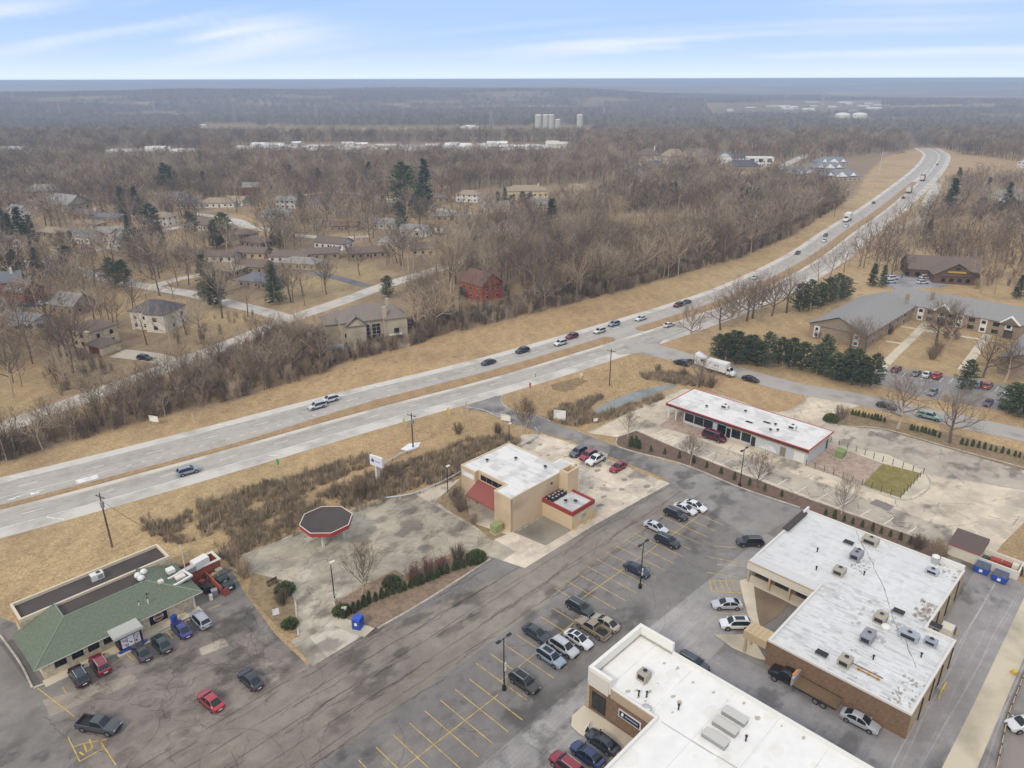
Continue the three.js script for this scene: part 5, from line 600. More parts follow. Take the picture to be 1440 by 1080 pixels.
// ---------- houses ----------
function prismRoof(w, d, h, over, type) { // gable ridge along x, hip, or pyramid
  const a = w / 2 + over, b = d / 2 + over, r = type === 'hip' ? Math.max(0.3, a - b * 0.95) : a, pos = [], uv = [], idx = []; const F = (...q) => { const k = pos.length / 3; const A = V3(...q[0]), e = V3(...q[1]).sub(A).normalize(), n = e.clone().cross(V3(...q[2]).sub(A)).normalize(), u = n.cross(e); for (const p of q) { pos.push(...p); const dd = V3(...p).sub(A); uv.push(dd.dot(e), dd.dot(u)); } idx.push(k, k + 1, k + 2); if (q[3]) idx.push(k, k + 2, k + 3); };
  const t = 0.18; F([-a, 0, b], [a, 0, b], [r, h, 0], [-r, h, 0]); F([a, 0, -b], [-a, 0, -b], [-r, h, 0], [r, h, 0]); if (type === 'hip') { F([a, 0, b], [a, 0, -b], [r, h, 0]); F([-a, 0, -b], [-a, 0, b], [-r, h, 0]); } F([-a, -t, b], [a, -t, b], [a, 0, b], [-a, 0, b]); F([a, -t, -b], [-a, -t, -b], [-a, 0, -b], [a, 0, -b]); F([a, -t, b], [a, -t, -b], [a, 0, -b], [a, 0, b]); F([-a, -t, -b], [-a, -t, b], [-a, 0, b], [-a, 0, -b]); F([-a, -t, -b], [a, -t, -b], [a, -t, b], [-a, -t, b]);
  return geo(pos, uv, idx).toNonIndexed();
}
const gableG = (w, d, h) => geo([w / 2, 0, d / 2, w / 2, 0, -d / 2, w / 2, h, 0, -w / 2, 0, d / 2, -w / 2, 0, -d / 2, -w / 2, h, 0], null, [0, 1, 2, 3, 5, 4, 0, 2, 5, 0, 5, 3, 1, 4, 5, 1, 5, 2]).toNonIndexed();
const houses = [];
function wing(t, x, z, w, d, h, rh, type, wall, roof, ry = 0, names = ['wall', 'roof']) { const g = ry ? new THREE.Group() : t; const c = (q) => { q.rotation.y = ry; return q; }; c(part(t, names[0], prism([[-w / 2, -d / 2], [w / 2, -d / 2], [w / 2, d / 2], [-w / 2, d / 2]], 0, h), wall, x, 0, z)); c(part(t, names[1], prismRoof(w, d, rh, 0.45, type), roof, x, h, z)); if (type === 'gable') c(part(t, 'gable', gableG(w - 0.1, d, rh * (d / (d + 0.9))), wall, x, h, z)); }
function house(px, py, w, d, h, rh, type, ry, wall, roof, label, o = {}) {
  const p = G(px, py), y = terr(p.x, p.z); p.y = y; const t = thing(o.name || 'house', label, o.cat || 'house', p, ry, o.group); t.o = [0, 0]; houses.push([p.x, p.z, Math.max(w, d) * 0.62 + 1]);
  wing(t, 0, 0, w, d, h, rh, type, wall, roof); const wm = o.wm || M.offwhite, st = h > 4.6 ? 2 : 1;
  if (!o.plain) for (let s = 0; s < st; s++) { const n = Math.max(2, Math.round(w / 3.6)); for (let k = 0; k < n; k++) for (const sd of ['v+', 'v-']) opening(t, sd, (sd === 'v+' ? 1 : -1) * d / 2, -w / 2 + (k + 0.5) * w / n, 1.5 + s * 2.7, 1.2, 1.3, 'window', wm); const m = Math.max(1, Math.round(d / 4.5)); for (let k = 0; k < m; k++) for (const sd of ['u+', 'u-']) opening(t, sd, (sd === 'u+' ? 1 : -1) * w / 2, -d / 2 + (k + 0.5) * d / m, 1.5 + s * 2.7, 1.1, 1.3, 'window', wm); }
  if (!o.plain) opening(t, 'v+', d / 2 + 0.03, w * 0.08, 1.05, 1, 2.1, 'door', wm, M.wood);
  if (o.chim) part(t, 'chimney', UB, o.chim, w * 0.28, h + rh * 0.6, d * 0.1, 0.9, rh * 1.6, 0.9);
  if (o.garage) { const [gx, gz, gw, gd, gr] = o.garage; wing(t, gx, gz, gw, gd, 2.7, 1.8, type, wall, roof, 0, ['garage_wall', 'garage_roof']); opening(t, 'v+', gz + gd / 2, gx, 1.15, gw * 0.7, 2.2, 'garage_door', M.offwhite, o.gd || M.white); }
  if (o.dormers) for (let k = 0; k < o.dormers; k++) { const x = -w / 2 + (k + 0.5) * w / o.dormers, dg = new THREE.Group(); dg.name = 'dormer'; dg.position.set(x, h + rh * 0.2, d * 0.32); t.add(dg); part(dg, 'dormer_wall', UB, M.white, 0, 0.6, 0, 1.8, 1.3, d * 0.26); part(dg, 'dormer_roof', prismRoof(d * 0.3, 1.9, 0.8, 0.15, 'gable'), roof, 0, 1.25, 0, 1, 1, 1, PI / 2); part(dg, 'dormer_pane', UB, M.glass, 0, 0.65, d * 0.13 + 0.02, 1, 0.9, 0.06); }
  if (o.cross) { const [cx, cz, cw, cd, ch] = o.cross; wing(t, cx, cz, cw, cd, ch || h, rh * 0.9, type, wall, roof, PI / 2, ['cross_wall', 'cross_roof']); opening(t, 'v+', cz + cw / 2 + 0.02, cx, 1.6, 1.6, 1.5, 'window', wm); if (h > 4.6) opening(t, 'v+', cz + cw / 2 + 0.02, cx, 4.4, 1.6, 1.5, 'window', wm); }
  return t;
}
// near houses, read one by one from the photograph
house(38, 424, 10, 8.5, 5, 3.4, 'gable', -0.35, M.redbrick, M.shBrown, 'red brick gabled house with white dormer side above the white garages', { wm: M.white, dormers: 2 });
house(8, 412, 13, 9, 5, 3.4, 'gable', 0.5, M.redbrick, M.shBlue, 'red brick house with long slate-blue roof and chimney behind the gabled one', { chim: M.offwhite, wm: M.white });
house(105, 437, 11, 9.5, 3.2, 3.8, 'gable', -0.35, M.tanbrick, M.shGrey, 'tan brick gabled house with grey roof and white dormer', { dormers: 1, wm: M.white });
house(44, 456, 12, 7.5, 2.7, 1.4, 'gable', -0.3, M.white, M.shGrey, 'low white garage building with parked cars in front', { name: 'garage', cat: 'garage', plain: 1 });
house(0, 440, 13, 8, 2.8, 1.6, 'gable', -0.5, M.white, M.shDark, 'low white building with dark roof at the gravel yard', { plain: 1 });
{ const t = house(137, 484, 9.5, 9, 6, 2.2, 'hip', -0.45, M.cream, M.shBrown, 'tall tan stucco house with hipped roof and arched brown door', { wm: M.dark, garage: [7.6, 3.2, 7, 6.5], gd: mat('#6d3a30') }); part(t, 'entry_tower', UB, M.cream, 3.5, 3.1, 4.9, 2.4, 6.2, 1.4); part(t, 'arched_door', UB, mat('#5a3026'), 3.5, 1.2, 5.62, 1.3, 2.3, 0.08); }
house(226, 458, 14, 10, 6.3, 3, 'hip', -0.2, M.offwhite, M.shDark, 'large pale stucco house with dark hipped roof among bare trees', { cross: [3.5, 4, 6, 7] , wm: M.white });
{ const t = house(522, 478, 20, 11, 8.4, 3.6, 'hip', 0.38, M.stone, mat('#857a70', { map: T.shingle }), 'stone mansion with brown hipped roof above the highway verge', { wm: M.dark, cross: [7, 2.5, 8, 7], chim: M.stone }); for (const x of [-2.5, 0.8]) { opening(t, 'v+', 5.6, x, 4.8, 2.6, 4.6, 'tall_window', M.offwhite, M.glass, 1, 3); } wing(t, -9.5, -3.5, 9, 9, 7, 3, 'hip', M.stone, mat('#857a70', { map: T.shingle }), 0, ['side_wall', 'side_roof']); wing(t, -5.5, 3, 8, 6, 7.6, 2.8, 'gable', M.stone, mat('#857a70', { map: T.shingle }), PI / 2, ['gable_wall', 'gable_roof']); part(t, 'terrace', UB, M.concrete, 2, 0.4, 8.5, 16, 0.8, 4.5); part(t, 'chimney_stack', UB, M.stone, 3.6, 6.2, 5.9, 1.2, 12, 0.9); for (const x of [-6, -3]) part(t, 'column', UB, M.offwhite, x, 1.4, 7, 0.5, 2.8, 0.5); part(t, 'balcony', UB, M.offwhite, 6.5, 3.2, 6.6, 4, 0.3, 1.6); }
{ const t = house(677, 417, 12.5, 10, 6, 4.2, 'gable', 2.3, mat('#a14a36', { map: T.siding }), M.shRed, 'red boarded house with brown gabled roof in the roadside wood', { wm: M.white, cross: [0, 3.5, 7, 6] }); }
house(370, 402, 17, 9, 2.9, 2.4, 'hip', -0.3, M.tanbrick, M.shBlue, 'ranch house with pale slate hipped roof beside the dark driveway', { wm: M.white });
{ const h = (a, b, w, d, hh, rh, ty, ry, wa, ro, l, o) => house(a, b, w, d, hh, rh, ty, ry, wa, ro, l, o);
  h(66, 277, 26, 14, 5, 4, 'hip', 0.1, M.stone, M.shGrey, 'large far house with broad pale grey roof in the trees'); h(98, 299, 24, 15, 6.5, 5, 'gable', -0.5, M.stone, M.shGrey, 'big stone house with steep grey gables behind the brick ranch'); h(128, 307, 16, 9, 3, 2.4, 'gable', -0.1, M.redbrick, M.shBrown, 'red brick ranch with white end chimney', { chim: M.offwhite }); h(154, 311, 17, 9, 3, 2, 'hip', -0.1, M.tanbrick, M.shBlue, 'ranch house with blue-grey low roof beside the red brick ranch'); h(78, 332, 16, 9, 2.8, 2, 'hip', -0.3, M.tanbrick, M.shTan, 'tan ranch house with brown low roof on a dry lawn'); h(120, 340, 17, 9, 3.4, 3.2, 'gable', -0.35, M.white, M.shBlue, 'white house with blue roof and three dormers', { dormers: 3 }); h(178, 350, 14, 9, 4.2, 3.4, 'gable', -0.5, M.white, M.shGrey, 'white gabled house with tall pale chimney beside pines', { chim: M.white, cross: [3, 3, 6, 6] });
  h(128, 320, 15, 8, 2.8, 2, 'hip', -0.2, M.tan, M.shTan, 'low tan house with shed roofs below the brick ranch'); h(247, 284, 19, 9, 3.6, 3.4, 'gable', -0.15, M.white, M.shBlue, 'white house with blue roof and dormers in front of far wood', { dormers: 3 }); h(270, 291, 17, 10, 3, 2.6, 'hip', -0.15, M.white, M.shBlue, 'white garage wing house with blue-grey hipped roof'); h(308, 290, 22, 12, 3, 2.8, 'hip', 0.1, M.white, M.shTan, 'white house with broad tan hipped roof behind cypress shrubs'); h(336, 287, 15, 10, 3, 2.4, 'gable', -0.4, M.white, M.shTan, 'white gabled house with tan roof joined to a drive'); h(358, 273, 15, 10, 5.5, 3, 'gable', 0.1, M.redbrick, M.shGrey, 'two-storey brick house with pale grey roof before the far wood'); h(378, 272, 14, 10, 5, 3, 'gable', -0.5, M.white, M.shDark, 'white steep gabled house beside the two-storey brick one'); h(340, 335, 15, 9, 2.8, 2.2, 'hip', -0.1, M.tanbrick, M.shBrown, 'brown-roofed tan brick ranch by the pale street'); h(306, 338, 15, 9, 2.8, 2, 'gable', -0.1, M.tan, M.shBrown, 'brown-roofed tan ranch beside a tall pine'); h(362, 346, 14, 9, 2.8, 2.4, 'hip', -0.5, M.tanbrick, M.shBrown, 'brick ranch with brown roof beside dark spruces'); h(268, 365, 13, 8, 2.9, 2.4, 'gable', -0.4, M.tanbrick, M.shBrown, 'tan brick gabled cottage with white eaves line'); h(313, 366, 14, 8, 2.7, 1.6, 'gable', -0.1, M.white, M.shBrown, 'brown roofed house with white long eave'); h(357, 361, 15, 8, 2.8, 2, 'gable', -0.2, M.tan, M.shBrown, 'tan gabled ranch with brown roof beside evergreen shrubs'); h(408, 366, 17, 9, 2.8, 1.8, 'hip', 0.05, M.white, M.shBrown, 'white-walled ranch with wide brown hipped roof'); h(318, 386, 15, 9, 2.9, 2.2, 'hip', -0.3, M.tanbrick, M.shTan, 'brick ranch with faded tan hipped roof behind the street trees'); h(356, 381, 15, 9, 2.9, 2.2, 'gable', -0.2, M.tanbrick, M.shBrown, 'brick ranch with rust-brown roof above the slate-roofed one');
  h(450, 293, 20, 10, 3.4, 3, 'hip', -0.1, M.tan, M.shDark, 'long dark-roofed house with tan garage end'); h(480, 323, 19, 9, 2.8, 2.2, 'gable', 0, M.tanbrick, M.shRed, 'long ranch with reddish roof beside the street'); h(548, 320, 17, 9, 3, 2.4, 'gable', -0.1, M.white, M.shGrey, 'pale grey gabled ranch with white end wall'); h(550, 297, 16, 9, 3, 2.4, 'hip', -0.05, M.tanbrick, M.shDark, 'dark roofed brick ranch behind tall pines'); h(617, 283, 16, 9, 2.9, 2, 'hip', 0, M.tan, M.shBrown, 'small brown ranch beyond the pale street bend'); h(631, 309, 20, 9, 2.9, 1.8, 'gable', 0, M.tan, M.shGrey, 'grey shallow-roofed ranch below the pale street bend'); h(634, 326, 15, 9, 3, 2.2, 'hip', -0.3, M.white, M.shTan, 'pale-roofed cottage under the grey ranch'); h(453, 362, 16, 9, 2.8, 2, 'gable', 0.2, M.tanbrick, M.shBrown, 'brown gabled ranch by the dark driveway'); h(516, 361, 17, 9, 2.8, 2.2, 'gable', 0.3, M.tanbrick, M.shBrown, 'orange-brown ranch beyond the open dry lawn'); h(425, 376, 17, 9, 2.8, 2, 'hip', -0.2, M.tan, M.shGrey, 'grey hipped ranch at the start of the dark driveway');
  [[30, 306, M.white, M.shGrey, 'white two-storey far house with grey roof beside the tall pines'], [14, 322, M.cream, M.shTan, 'cream far ranch with tan roof at the neighbourhood margin'], [205, 303, M.white, M.shGrey, 'white gabled cottage between far spruces'], [228, 316, M.offwhite, M.shTan, 'pale house with tan roof beside the far street loop'], [165, 333, M.cream, M.shGrey, 'cream house with grey roof above the white chimney house'], [290, 322, M.offwhite, M.shBrown, 'pale ranch with brown roof inside the street loop'], [405, 292, M.white, M.shGrey, 'white far house beside the dark long-roofed one'], [505, 285, M.cream, M.shTan, 'cream far house before the tall pine pair'], [585, 330, M.white, M.shGrey, 'white ranch with grey roof below the pine pair'], [665, 325, M.offwhite, M.shTan, 'pale house with tan roof at the wood margin'], [470, 348, M.white, M.shBrown, 'white-walled ranch with brown roof near the street end'], [560, 347, M.offwhite, M.shGrey, 'pale grey-roofed ranch above the open lawn'], [20, 352, M.offwhite, M.shBrown, 'pale ranch by the street bend'], [700, 322, M.white, M.shGrey, 'white house deep in the wood'], [600, 356, M.cream, M.shBrown, 'cream ranch at the wood side of the street'], [660, 283, M.white, M.shTan, 'white far house by the pale street end'], [60, 294, M.white, M.shBrown, 'white house with brown roof below the broad grey roof'], [390, 306, M.white, M.shGrey, 'white house with grey roof beside the street loop']].forEach(([a, b, wa, ro, l], i) => h(a, b, 13 + (i * 7) % 6, 9, i % 3 ? 3 : 5, 2.6, i % 2 ? 'hip' : 'gable', -0.5 + (i * 0.37) % 0.9, wa, ro, l, i % 4 ? {} : { cross: [3, 3, 6, 6] }));
  h(740, 281, 29, 14, 7, 3, 'hip', 0.05, M.cream, M.shTan, 'large cream mansion with tan hipped roofs above the wood', { cross: [-9, 4, 8, 8], chim: M.offwhite }); h(812, 277, 20, 14, 5, 4, 'hip', -0.4, M.tan, M.shTan, 'tan hipped house at the wood edge'); h(697, 297, 16, 10, 3.6, 3, 'gable', 0.2, M.white, M.shGrey, 'white gabled house half hidden by a dark pine'); h(768, 294, 20, 12, 3.5, 3.2, 'gable', 0.05, M.white, M.shGrey, 'grey-roofed house with white arched gable in the wood', { cross: [4, 4, 6, 6] });
  h(910, 228, 22, 16, 7, 6, 'hip', 0.2, M.stone, M.shBrown, 'stone house with steep roof and pale chimney on the far lawn', { chim: M.white, cross: [2, 6, 8, 9] }); h(947, 227, 24, 16, 6, 6, 'hip', -0.1, M.stone, M.shTan, 'tan steep hipped house on the far lawn'); h(978, 228, 24, 16, 6, 7, 'gable', 0.1, M.stone, M.shBrown, 'brown twin gabled stone house on the far lawn', { cross: [-5, 5, 9, 9] }); h(919, 242, 20, 13, 5, 5, 'hip', 0.3, M.stone, M.shDark, 'dark steep roofed house in front of the far lawn'); h(899, 246, 18, 12, 4, 4, 'hip', 0, M.stone, M.shDark, 'low dark roofed house at the wood margin'); h(864, 234, 18, 14, 6, 4, 'hip', 0, M.stone, M.shDark, 'dark stone house half hidden by far trees'); h(1018, 231, 17, 13, 8, 4, 'gable', 1.3, M.white, M.shBlue, 'white twin gabled house with bright blue roof'); h(1035, 229, 17, 10, 5, 4, 'gable', 0, M.white, M.shDark, 'dark roofed wing house behind the grey barn-like one'); h(1043, 240, 30, 14, 4.5, 5, 'hip', -0.1, M.tanbrick, M.shDark, 'wide brown brick house with dark hipped roof');
  { const t = h(1067, 233, 24, 12, 8, 0.5, 'hip', -0.08, M.white, M.white, 'white flat-roofed modern house with big dark windows', { wm: M.dark }); for (const x of [-8, 0, 8]) opening(t, 'v+', 6.05, x, 5.4, 4, 2.6, 'large_window', M.dark, M.glass, 1); }
  for (const [a, b, w] of [[1119, 249, 30], [1168, 233, 30], [1162, 241, 28], [1178, 253, 32]]) { const t = h(a, b, w, 15, 3.6, 4.6, 'hip', -0.06, M.stone, mat('#7f8288', { map: T.shingle }), 'grey hipped care-home block with white front gables', { group: 'grey hipped blocks beside the highway', wm: M.white, name: 'residence_block', cat: 'building' }); for (const x of [-w * 0.28, 0, w * 0.28]) { const g = new THREE.Group(); g.name = 'front_gable'; g.position.set(x, 3.6, 7.2); t.add(g); part(g, 'gable_face', gableG(2, x ? 4 : 9, x ? 2.4 : 3.4), M.white, 0, x ? 0.6 : 0, 0.6, 1, 1, 1, -PI / 2); } }
}
{ // apartments
  const t = site('apartment_building', 'long two-storey brick apartment block with grey pitched roofs', 'apartment building', 175, 5); const lw = (x0, x1, z0, z1, h, rh, ty, ry) => { const w = ry ? z1 - z0 : x1 - x0, d = ry ? x1 - x0 : z1 - z0; wing(t, (x0 + x1) / 2 - 175, (z0 + z1) / 2 - 5, w, d, h, rh, ty, M.tanbrick, M.shGrey, ry ? PI / 2 : 0); };
  lw(154, 196, -17, 0.6, 4.6, 3.8, 'gable', 0); lw(196.5, 212, -8, 80, 5, 3.8, 'gable', 1); lw(160, 196, 35, 52, 4.6, 3.6, 'gable', 0);
  for (const v of [-14.6, -2.2]) { sb(t, 'white_panel', 153.9, 154.0, 0.3, 4.4, v - 0.9, v + 0.9, M.white); opening(t, 'u-', 153.9, v, 1.2, 1, 1, 'window', M.white); opening(t, 'u-', 153.9, v, 3.2, 1, 1, 'window', M.white); } for (const v of [3, 9.5, 15, 22, 29, 60]) { sb(t, 'white_panel', 196.38, 196.48, 0.3, 4.7, v - 1, v + 1, M.white); for (const y of [1.3, 3.7]) opening(t, 'u-', 196.38, v, y, 1.3, 1.2, 'window', M.white); } for (const v of [6, 12.5, 18.5, 25.5]) for (const y of [1.3, 3.7]) opening(t, 'u-', 196.47, v, y, 1.8, 1.3, 'window', M.dark); for (const v of [9.8, 29.3]) { const g = new THREE.Group(); g.name = 'entry_gable'; g.position.set(195.9 - 175, 4.8, v - 5); t.add(g); part(g, 'gable_face', gableG(1.2, 5, 2.2), M.shBrown); part(g, 'gable_trim', gableG(1.1, 6, 2.7), M.white); sb(t, 'entry', 195.8, 196.4, 0, 2.6, v - 1.2, v + 1.2, M.dark); } for (const u of [160, 167, 174, 181, 188]) for (const y of [1.3, 3.3]) { opening(t, 'v+', 0.6, u, y, 1.8, 1.2, 'window', M.white); } for (const [u, v] of [[192, -1.5], [200, 4]]) { sb(t, 'chimney', u, u + 1, 7.2, 9.6, v, v + 1, M.tanbrick); } for (const u of [163, 170]) opening(t, 'v-', 35, u, 1.5, 1.6, 1.2, 'window', M.white);
  houses.push([Wd(175, -8).x, Wd(175, -8).z, 24], [Wd(204, 15).x, Wd(204, 15).z, 26], [Wd(204, 50).x, Wd(204, 50).z, 28], [Wd(178, 43).x, Wd(178, 43).z, 24]);
}
{ const p = G(1325, 391), t = thing('lodge', 'timber lodge with broad brown roof, yellow sign in its gable', 'lodge', p, -0.25); t.o = [0, 0]; houses.push([p.x, p.z, 15]); wing(t, 0, -6, 27, 14, 3.4, 4.6, 'gable', mat('#6a5241', { map: T.siding }), M.shBrown); wing(t, 2, 3, 14, 16, 3.4, 5, 'gable', mat('#6a5241', { map: T.siding }), M.shBrown, PI / 2, ['front_wall', 'front_roof']); part(t, 'sign_board', UB, mat('#b39645'), 2, 4.9, 10.15, 6.5, 0.7, 0.12); part(t, 'gable_window', UB, M.dark, 2, 6.4, 10.05, 1.6, 0.9, 0.1); for (const x of [-2.5, 0.5, 3.5, 6.5]) opening(t, 'v+', 10.02, x, 1.6, 1.6, 1.6, 'window', M.wood); for (const x of [-14, -10]) opening(t, 'v+', 1.5, x, 1.6, 1.8, 1.4, 'window', M.wood); }
house(1420, 282, 22, 14, 4, 4, 'hip', 0, M.white, M.shGrey, 'white far house behind the dark pine row'); house(1405, 296, 17, 11, 3.4, 3, 'hip', 0.2, M.tan, M.shGrey, 'low grey-roofed house beside the dark pine row'); house(1455, 236, 26, 14, 5, 4, 'gable', 0.2, M.white, M.white, 'pale long building at the far wood clearing');

// ---------- far works ----------
const farAt = (px, py) => { let p = G(px, py); for (let k = 0; k < 4; k++) p = G(px, py, terr(p.x, p.z)); p.y = terr(p.x, p.z); return p; };
for (const [px, w] of [[757, 10], [767, 9], [775, 9], [784, 8], [815, 9]]) { const p = farAt(px, 183), t = thing('silo', 'tall pale concrete silo beyond the woods', 'silo', p, 0, 'concrete silos in the valley'), r = w * 0.56, h = px > 780 && px < 800 ? 16 : 23; part(t, 'drum', UC20, mat('#b3b1a8', { map: T.coarse }), 0, h / 2, 0, r, h, r); part(t, 'cap', new THREE.CylinderGeometry(0.6, 1, 0.16, 20), M.offwhite, 0, h + 0.6, 0, r * 1.05, 8, r * 1.05); part(t, 'base_ring', UC20, M.metal, 0, 1.5, 0, r * 1.06, 3, r * 1.06); }
for (const px of [1184, 1208]) { const p = farAt(px, 169), t = thing('storage_tank', 'broad white domed storage tank on the valley floor', 'tank', p, 0, 'pair of domed tanks'); part(t, 'wall', UC20, M.offwhite, 0, 6, 0, 17, 12, 17); part(t, 'dome', new THREE.SphereGeometry(17, 20, 8, 0, 6.3, 0, 1.57).scale(1, 0.3, 1).translate(0, 12, 0), M.white); }
seed(401);
const shedM = [M.white, mat('#c4beb3'), mat('#d6d4cf'), mat('#a39d95')];
const sheds = []; for (let k = 0; k < 60; k++) sheds.push([rr(345, 806), rr(206, 216), rr(8, 28), rr(10, 20)]); for (let k = 0; k < 14; k++) sheds.push([rr(155, 282), rr(213, 220), rr(10, 30), rr(10, 20)]); for (let k = 0; k < 7; k++) sheds.push([rr(2, 60), rr(215, 219), rr(14, 30), rr(10, 16)]); for (let k = 0; k < 14; k++) sheds.push([rr(820, 990), rr(166, 172), rr(12, 34), rr(14, 24)]); for (let k = 0; k < 18; k++) sheds.push([rr(1000, 1240), rr(143, 158), rr(20, 60), rr(20, 40)]); for (let k = 0; k < 6; k++) sheds.push([650 + k * 4, 182, 7, 8]); for (let k = 0; k < 4; k++) sheds.push([220 + k * 18, 180, 40, 14]);
sheds.forEach(([px, py, w, d], i) => { const p = farAt(px, py), far = Math.hypot(p.x, p.z), h = rr(3, 6), zl = px < 70 ? 'in the smallest far clearing' : px < 300 && py > 200 ? 'in the small works clearing' : py > 200 ? 'in the long works yard before the silos' : py > 178 ? 'beside the tan field' : px < 995 ? 'on the valley strip beyond the silos' : 'in the far works behind the domed tanks', t = thing('warehouse', 'pale low industrial shed ' + zl, 'warehouse', p, rr(-0.25, 0.25), 'sheds ' + zl); part(t, 'wall', UB, shedM[i % 4], 0, h / 2, 0, w, h, d); part(t, 'roof', prismRoof(1, 1, 1, 0.02, 'gable'), shedM[(i + 1) % 3], 0, h, 0, w, rr(0.8, 2.5), d); houses.push([p.x, p.z, w * 0.6]); });
struct('works_yard', ppoly([[335, 205], [480, 203], [620, 204], [806, 204], [812, 211], [700, 214], [560, 214], [340, 214]], 0.3), mat('#b5aea4', { map: T.coarse })); struct('works_yard', ppoly([[152, 213], [280, 210], [284, 217], [160, 221]], 0.3), mat('#b7ac9a', { map: T.coarse }));
for (const [px, y0, y1] of [[86, 168, 150], [219, 167, 147], [331, 174, 150], [446, 176, 151], [568, 175, 152], [691, 178, 157], [849, 168, 150], [946, 166, 150]]) { const p = farAt(px, y0), d = Math.hypot(p.x, p.z), h = Math.max(25, (y0 - y1) / FPX * d), t = thing('power_pylon', 'slender lattice power pylon against the far ridge', 'pylon', p, 0.2, 'pylons along the far ridge'), g = new TB(); for (const [x, z] of [[-1, -1], [1, -1], [1, 1], [-1, 1]]) g.limb(V3(x * 3.4, 0, z * 3.4), V3(x * 0.5, h, z * 0.5), 0.34, 0.25, 3); for (let k = 0; k < 7; k++) { const a = 3.4 - k * 0.42, b = 3.4 - (k + 1) * 0.42, ya = h * k / 7, yb = h * (k + 1) / 7; g.limb(V3(-a, ya, a), V3(b, yb, b), 0.16, 0.16, 3); g.limb(V3(a, ya, a), V3(-b, yb, b), 0.16, 0.16, 3); g.limb(V3(a, ya, -a), V3(b, yb, b), 0.16, 0.16, 3); } part(t, 'lattice', g.geo(), M.galv); for (const y of [0.72, 0.84, 0.96]) part(t, 'cross_arm', UB, M.galv, 0, h * y, 0, 13 - y * 5, 0.5, 0.5); }
for (const px of [1154, 1157]) { const p = farAt(px, 150), t = thing('works_chimney', 'slim pale chimney at the far works', 'chimney', p, 0, 'two far chimneys'); part(t, 'shaft', new THREE.CylinderGeometry(1.2, 2, 40, 10).translate(0, 20, 0), M.concrete); part(t, 'rim', UC, M.metal, 0, 40, 0, 1.4, 1, 1.4); }
for (const [px, py] of [[1020, 157], [1074, 172]]) { const p = farAt(px, py), t = thing('arched_hall', 'blue barrel-vaulted hall in the far works', 'hall', p, 0.6, 'blue vaulted halls'); part(t, 'vault', new THREE.CylinderGeometry(1, 1, 1, 16, 1, false, -PI / 2, PI).rotateX(PI / 2).rotateY(PI / 2), mat('#5d83a8'), 0, 0, 0, 40, 18, 22); part(t, 'end_wall', UB, M.offwhite, 20.2, 4, 0, 0.4, 8, 24); }
{ const p = G(1236, 243), t = thing('flagpole', 'tall pole with flag on the highway bank', 'flagpole', p, 0); part(t, 'pole', UC, M.offwhite, 0, 9, 0, 0.16, 18, 0.16); part(t, 'flag', geo([0, 17.8, 0, 3.6, 17.4, 0.5, 3.6, 15.2, 0.3, 0, 15.6, 0], null, [0, 1, 2, 0, 2, 3]), mat('#a48a94')); }

// ---------- vehicles ----------
const gB = 'cars nose-in at the restaurant', gC = 'cars in the middle parking rows', gH = 'traffic on the highway', gA = 'cars at the apartments';
for (const [ty, c, px, py, l, o] of [['suv', '#1b1e26', 113, 955, 'black estate with silver roof bars below the restaurant windows'], ['suv', '#7e2229', 142, 939, 'dark red hatchback beside the black estate'], ['sedan', '#33353a', 200, 921, 'charcoal saloon in front of the restaurant entrance'], ['sedan', '#26393a', 228, 909, 'dark green saloon in front of the beige restaurant wall'], ['sedan', '#2a3674', 256, 889, 'blue saloon below the round-logo banner'], ['suv', '#9ea2a9', 283, 876, 'silver-blue hatchback at the restaurant corner']]) carP(ty, c, px, py, Dv + PI, l, gB, o);
carP('sedan', '#a82f35', 297, 990, Dv + PI + 0.1, 'bright red saloon alone on the cracked lot'); carP('sedan', '#2b2e35', 353, 960, Dv + PI + 0.05, 'dark grey saloon parked near the lot drive edge'); carP('pickup', '#43464a', 141, 1025, -0.2, 'charcoal pickup truck beside the yellow disabled bay');
for (const [ty, c, px, py, f, l, o] of [['suv', '#2f3639', 815, 859, 0, 'dark grey-green boxy off-roader beside the tan pickup'], ['pickup', '#8f816b', 833, 888, PI, 'tan pickup truck with black bed among the parked cars'], ['sedan', '#a39a86', 851, 880, PI, 'beige saloon beside the tan pickup'], ['sedan', '#d4d4d6', 813, 903, 0, 'white sports saloon with black roof in the middle row', { sunroof: 1 }], ['suv', '#b6b8bb', 793, 915, 0, 'silver people carrier between white sports car and blue crossover'], ['suv', '#8f9baa', 774, 929, 0, 'pale blue crossover with black sunroof', { sunroof: 1 }], ['sedan', '#33363f', 754, 895, 0, 'charcoal saloon behind the pale silver cars'], ['suv', '#3c3733', 737, 964, 0, 'dark brown estate under the lamp post', { sunroof: 1 }], ['sedan', '#2a3044', 895, 805, 0, 'navy saloon at the foot of the upper lamp post'], ['suv', '#26282c', 938, 765, 0, 'black estate in the upper row below the white saloon'], ['sedan', '#c2c4c8', 922, 745, 0, 'silver white saloon behind the black estate'], ['suv', '#2b2d31', 950, 727, 0, 'black off-roader beside two white cars'], ['sedan', '#cfd0d2', 963, 719, 0, 'white saloon next to the black off-roader'], ['sedan', '#dadada', 977, 715, 0, 'white saloon at the end of the upper row'], ['sedan', '#33373d', 847, 1048, PI, 'grey saloon beside the shop walkway'], ['sedan', '#27335e', 826, 1066, PI, 'dark blue saloon below the grey one by the shop'], ['suv', '#8a1f2e', 797, 1082, PI, 'crimson car at the picture edge by the shop'], ['suv', '#3a3d46', 974, 937, 0, 'dark estate hidden behind the white shop parapet'], ['sedan', '#a9adb2', 1208, 1018, 0.06, 'silver saloon parked along the brown brick wall']]) carP(ty, c, px, py, Dv + f, l, gC, o);
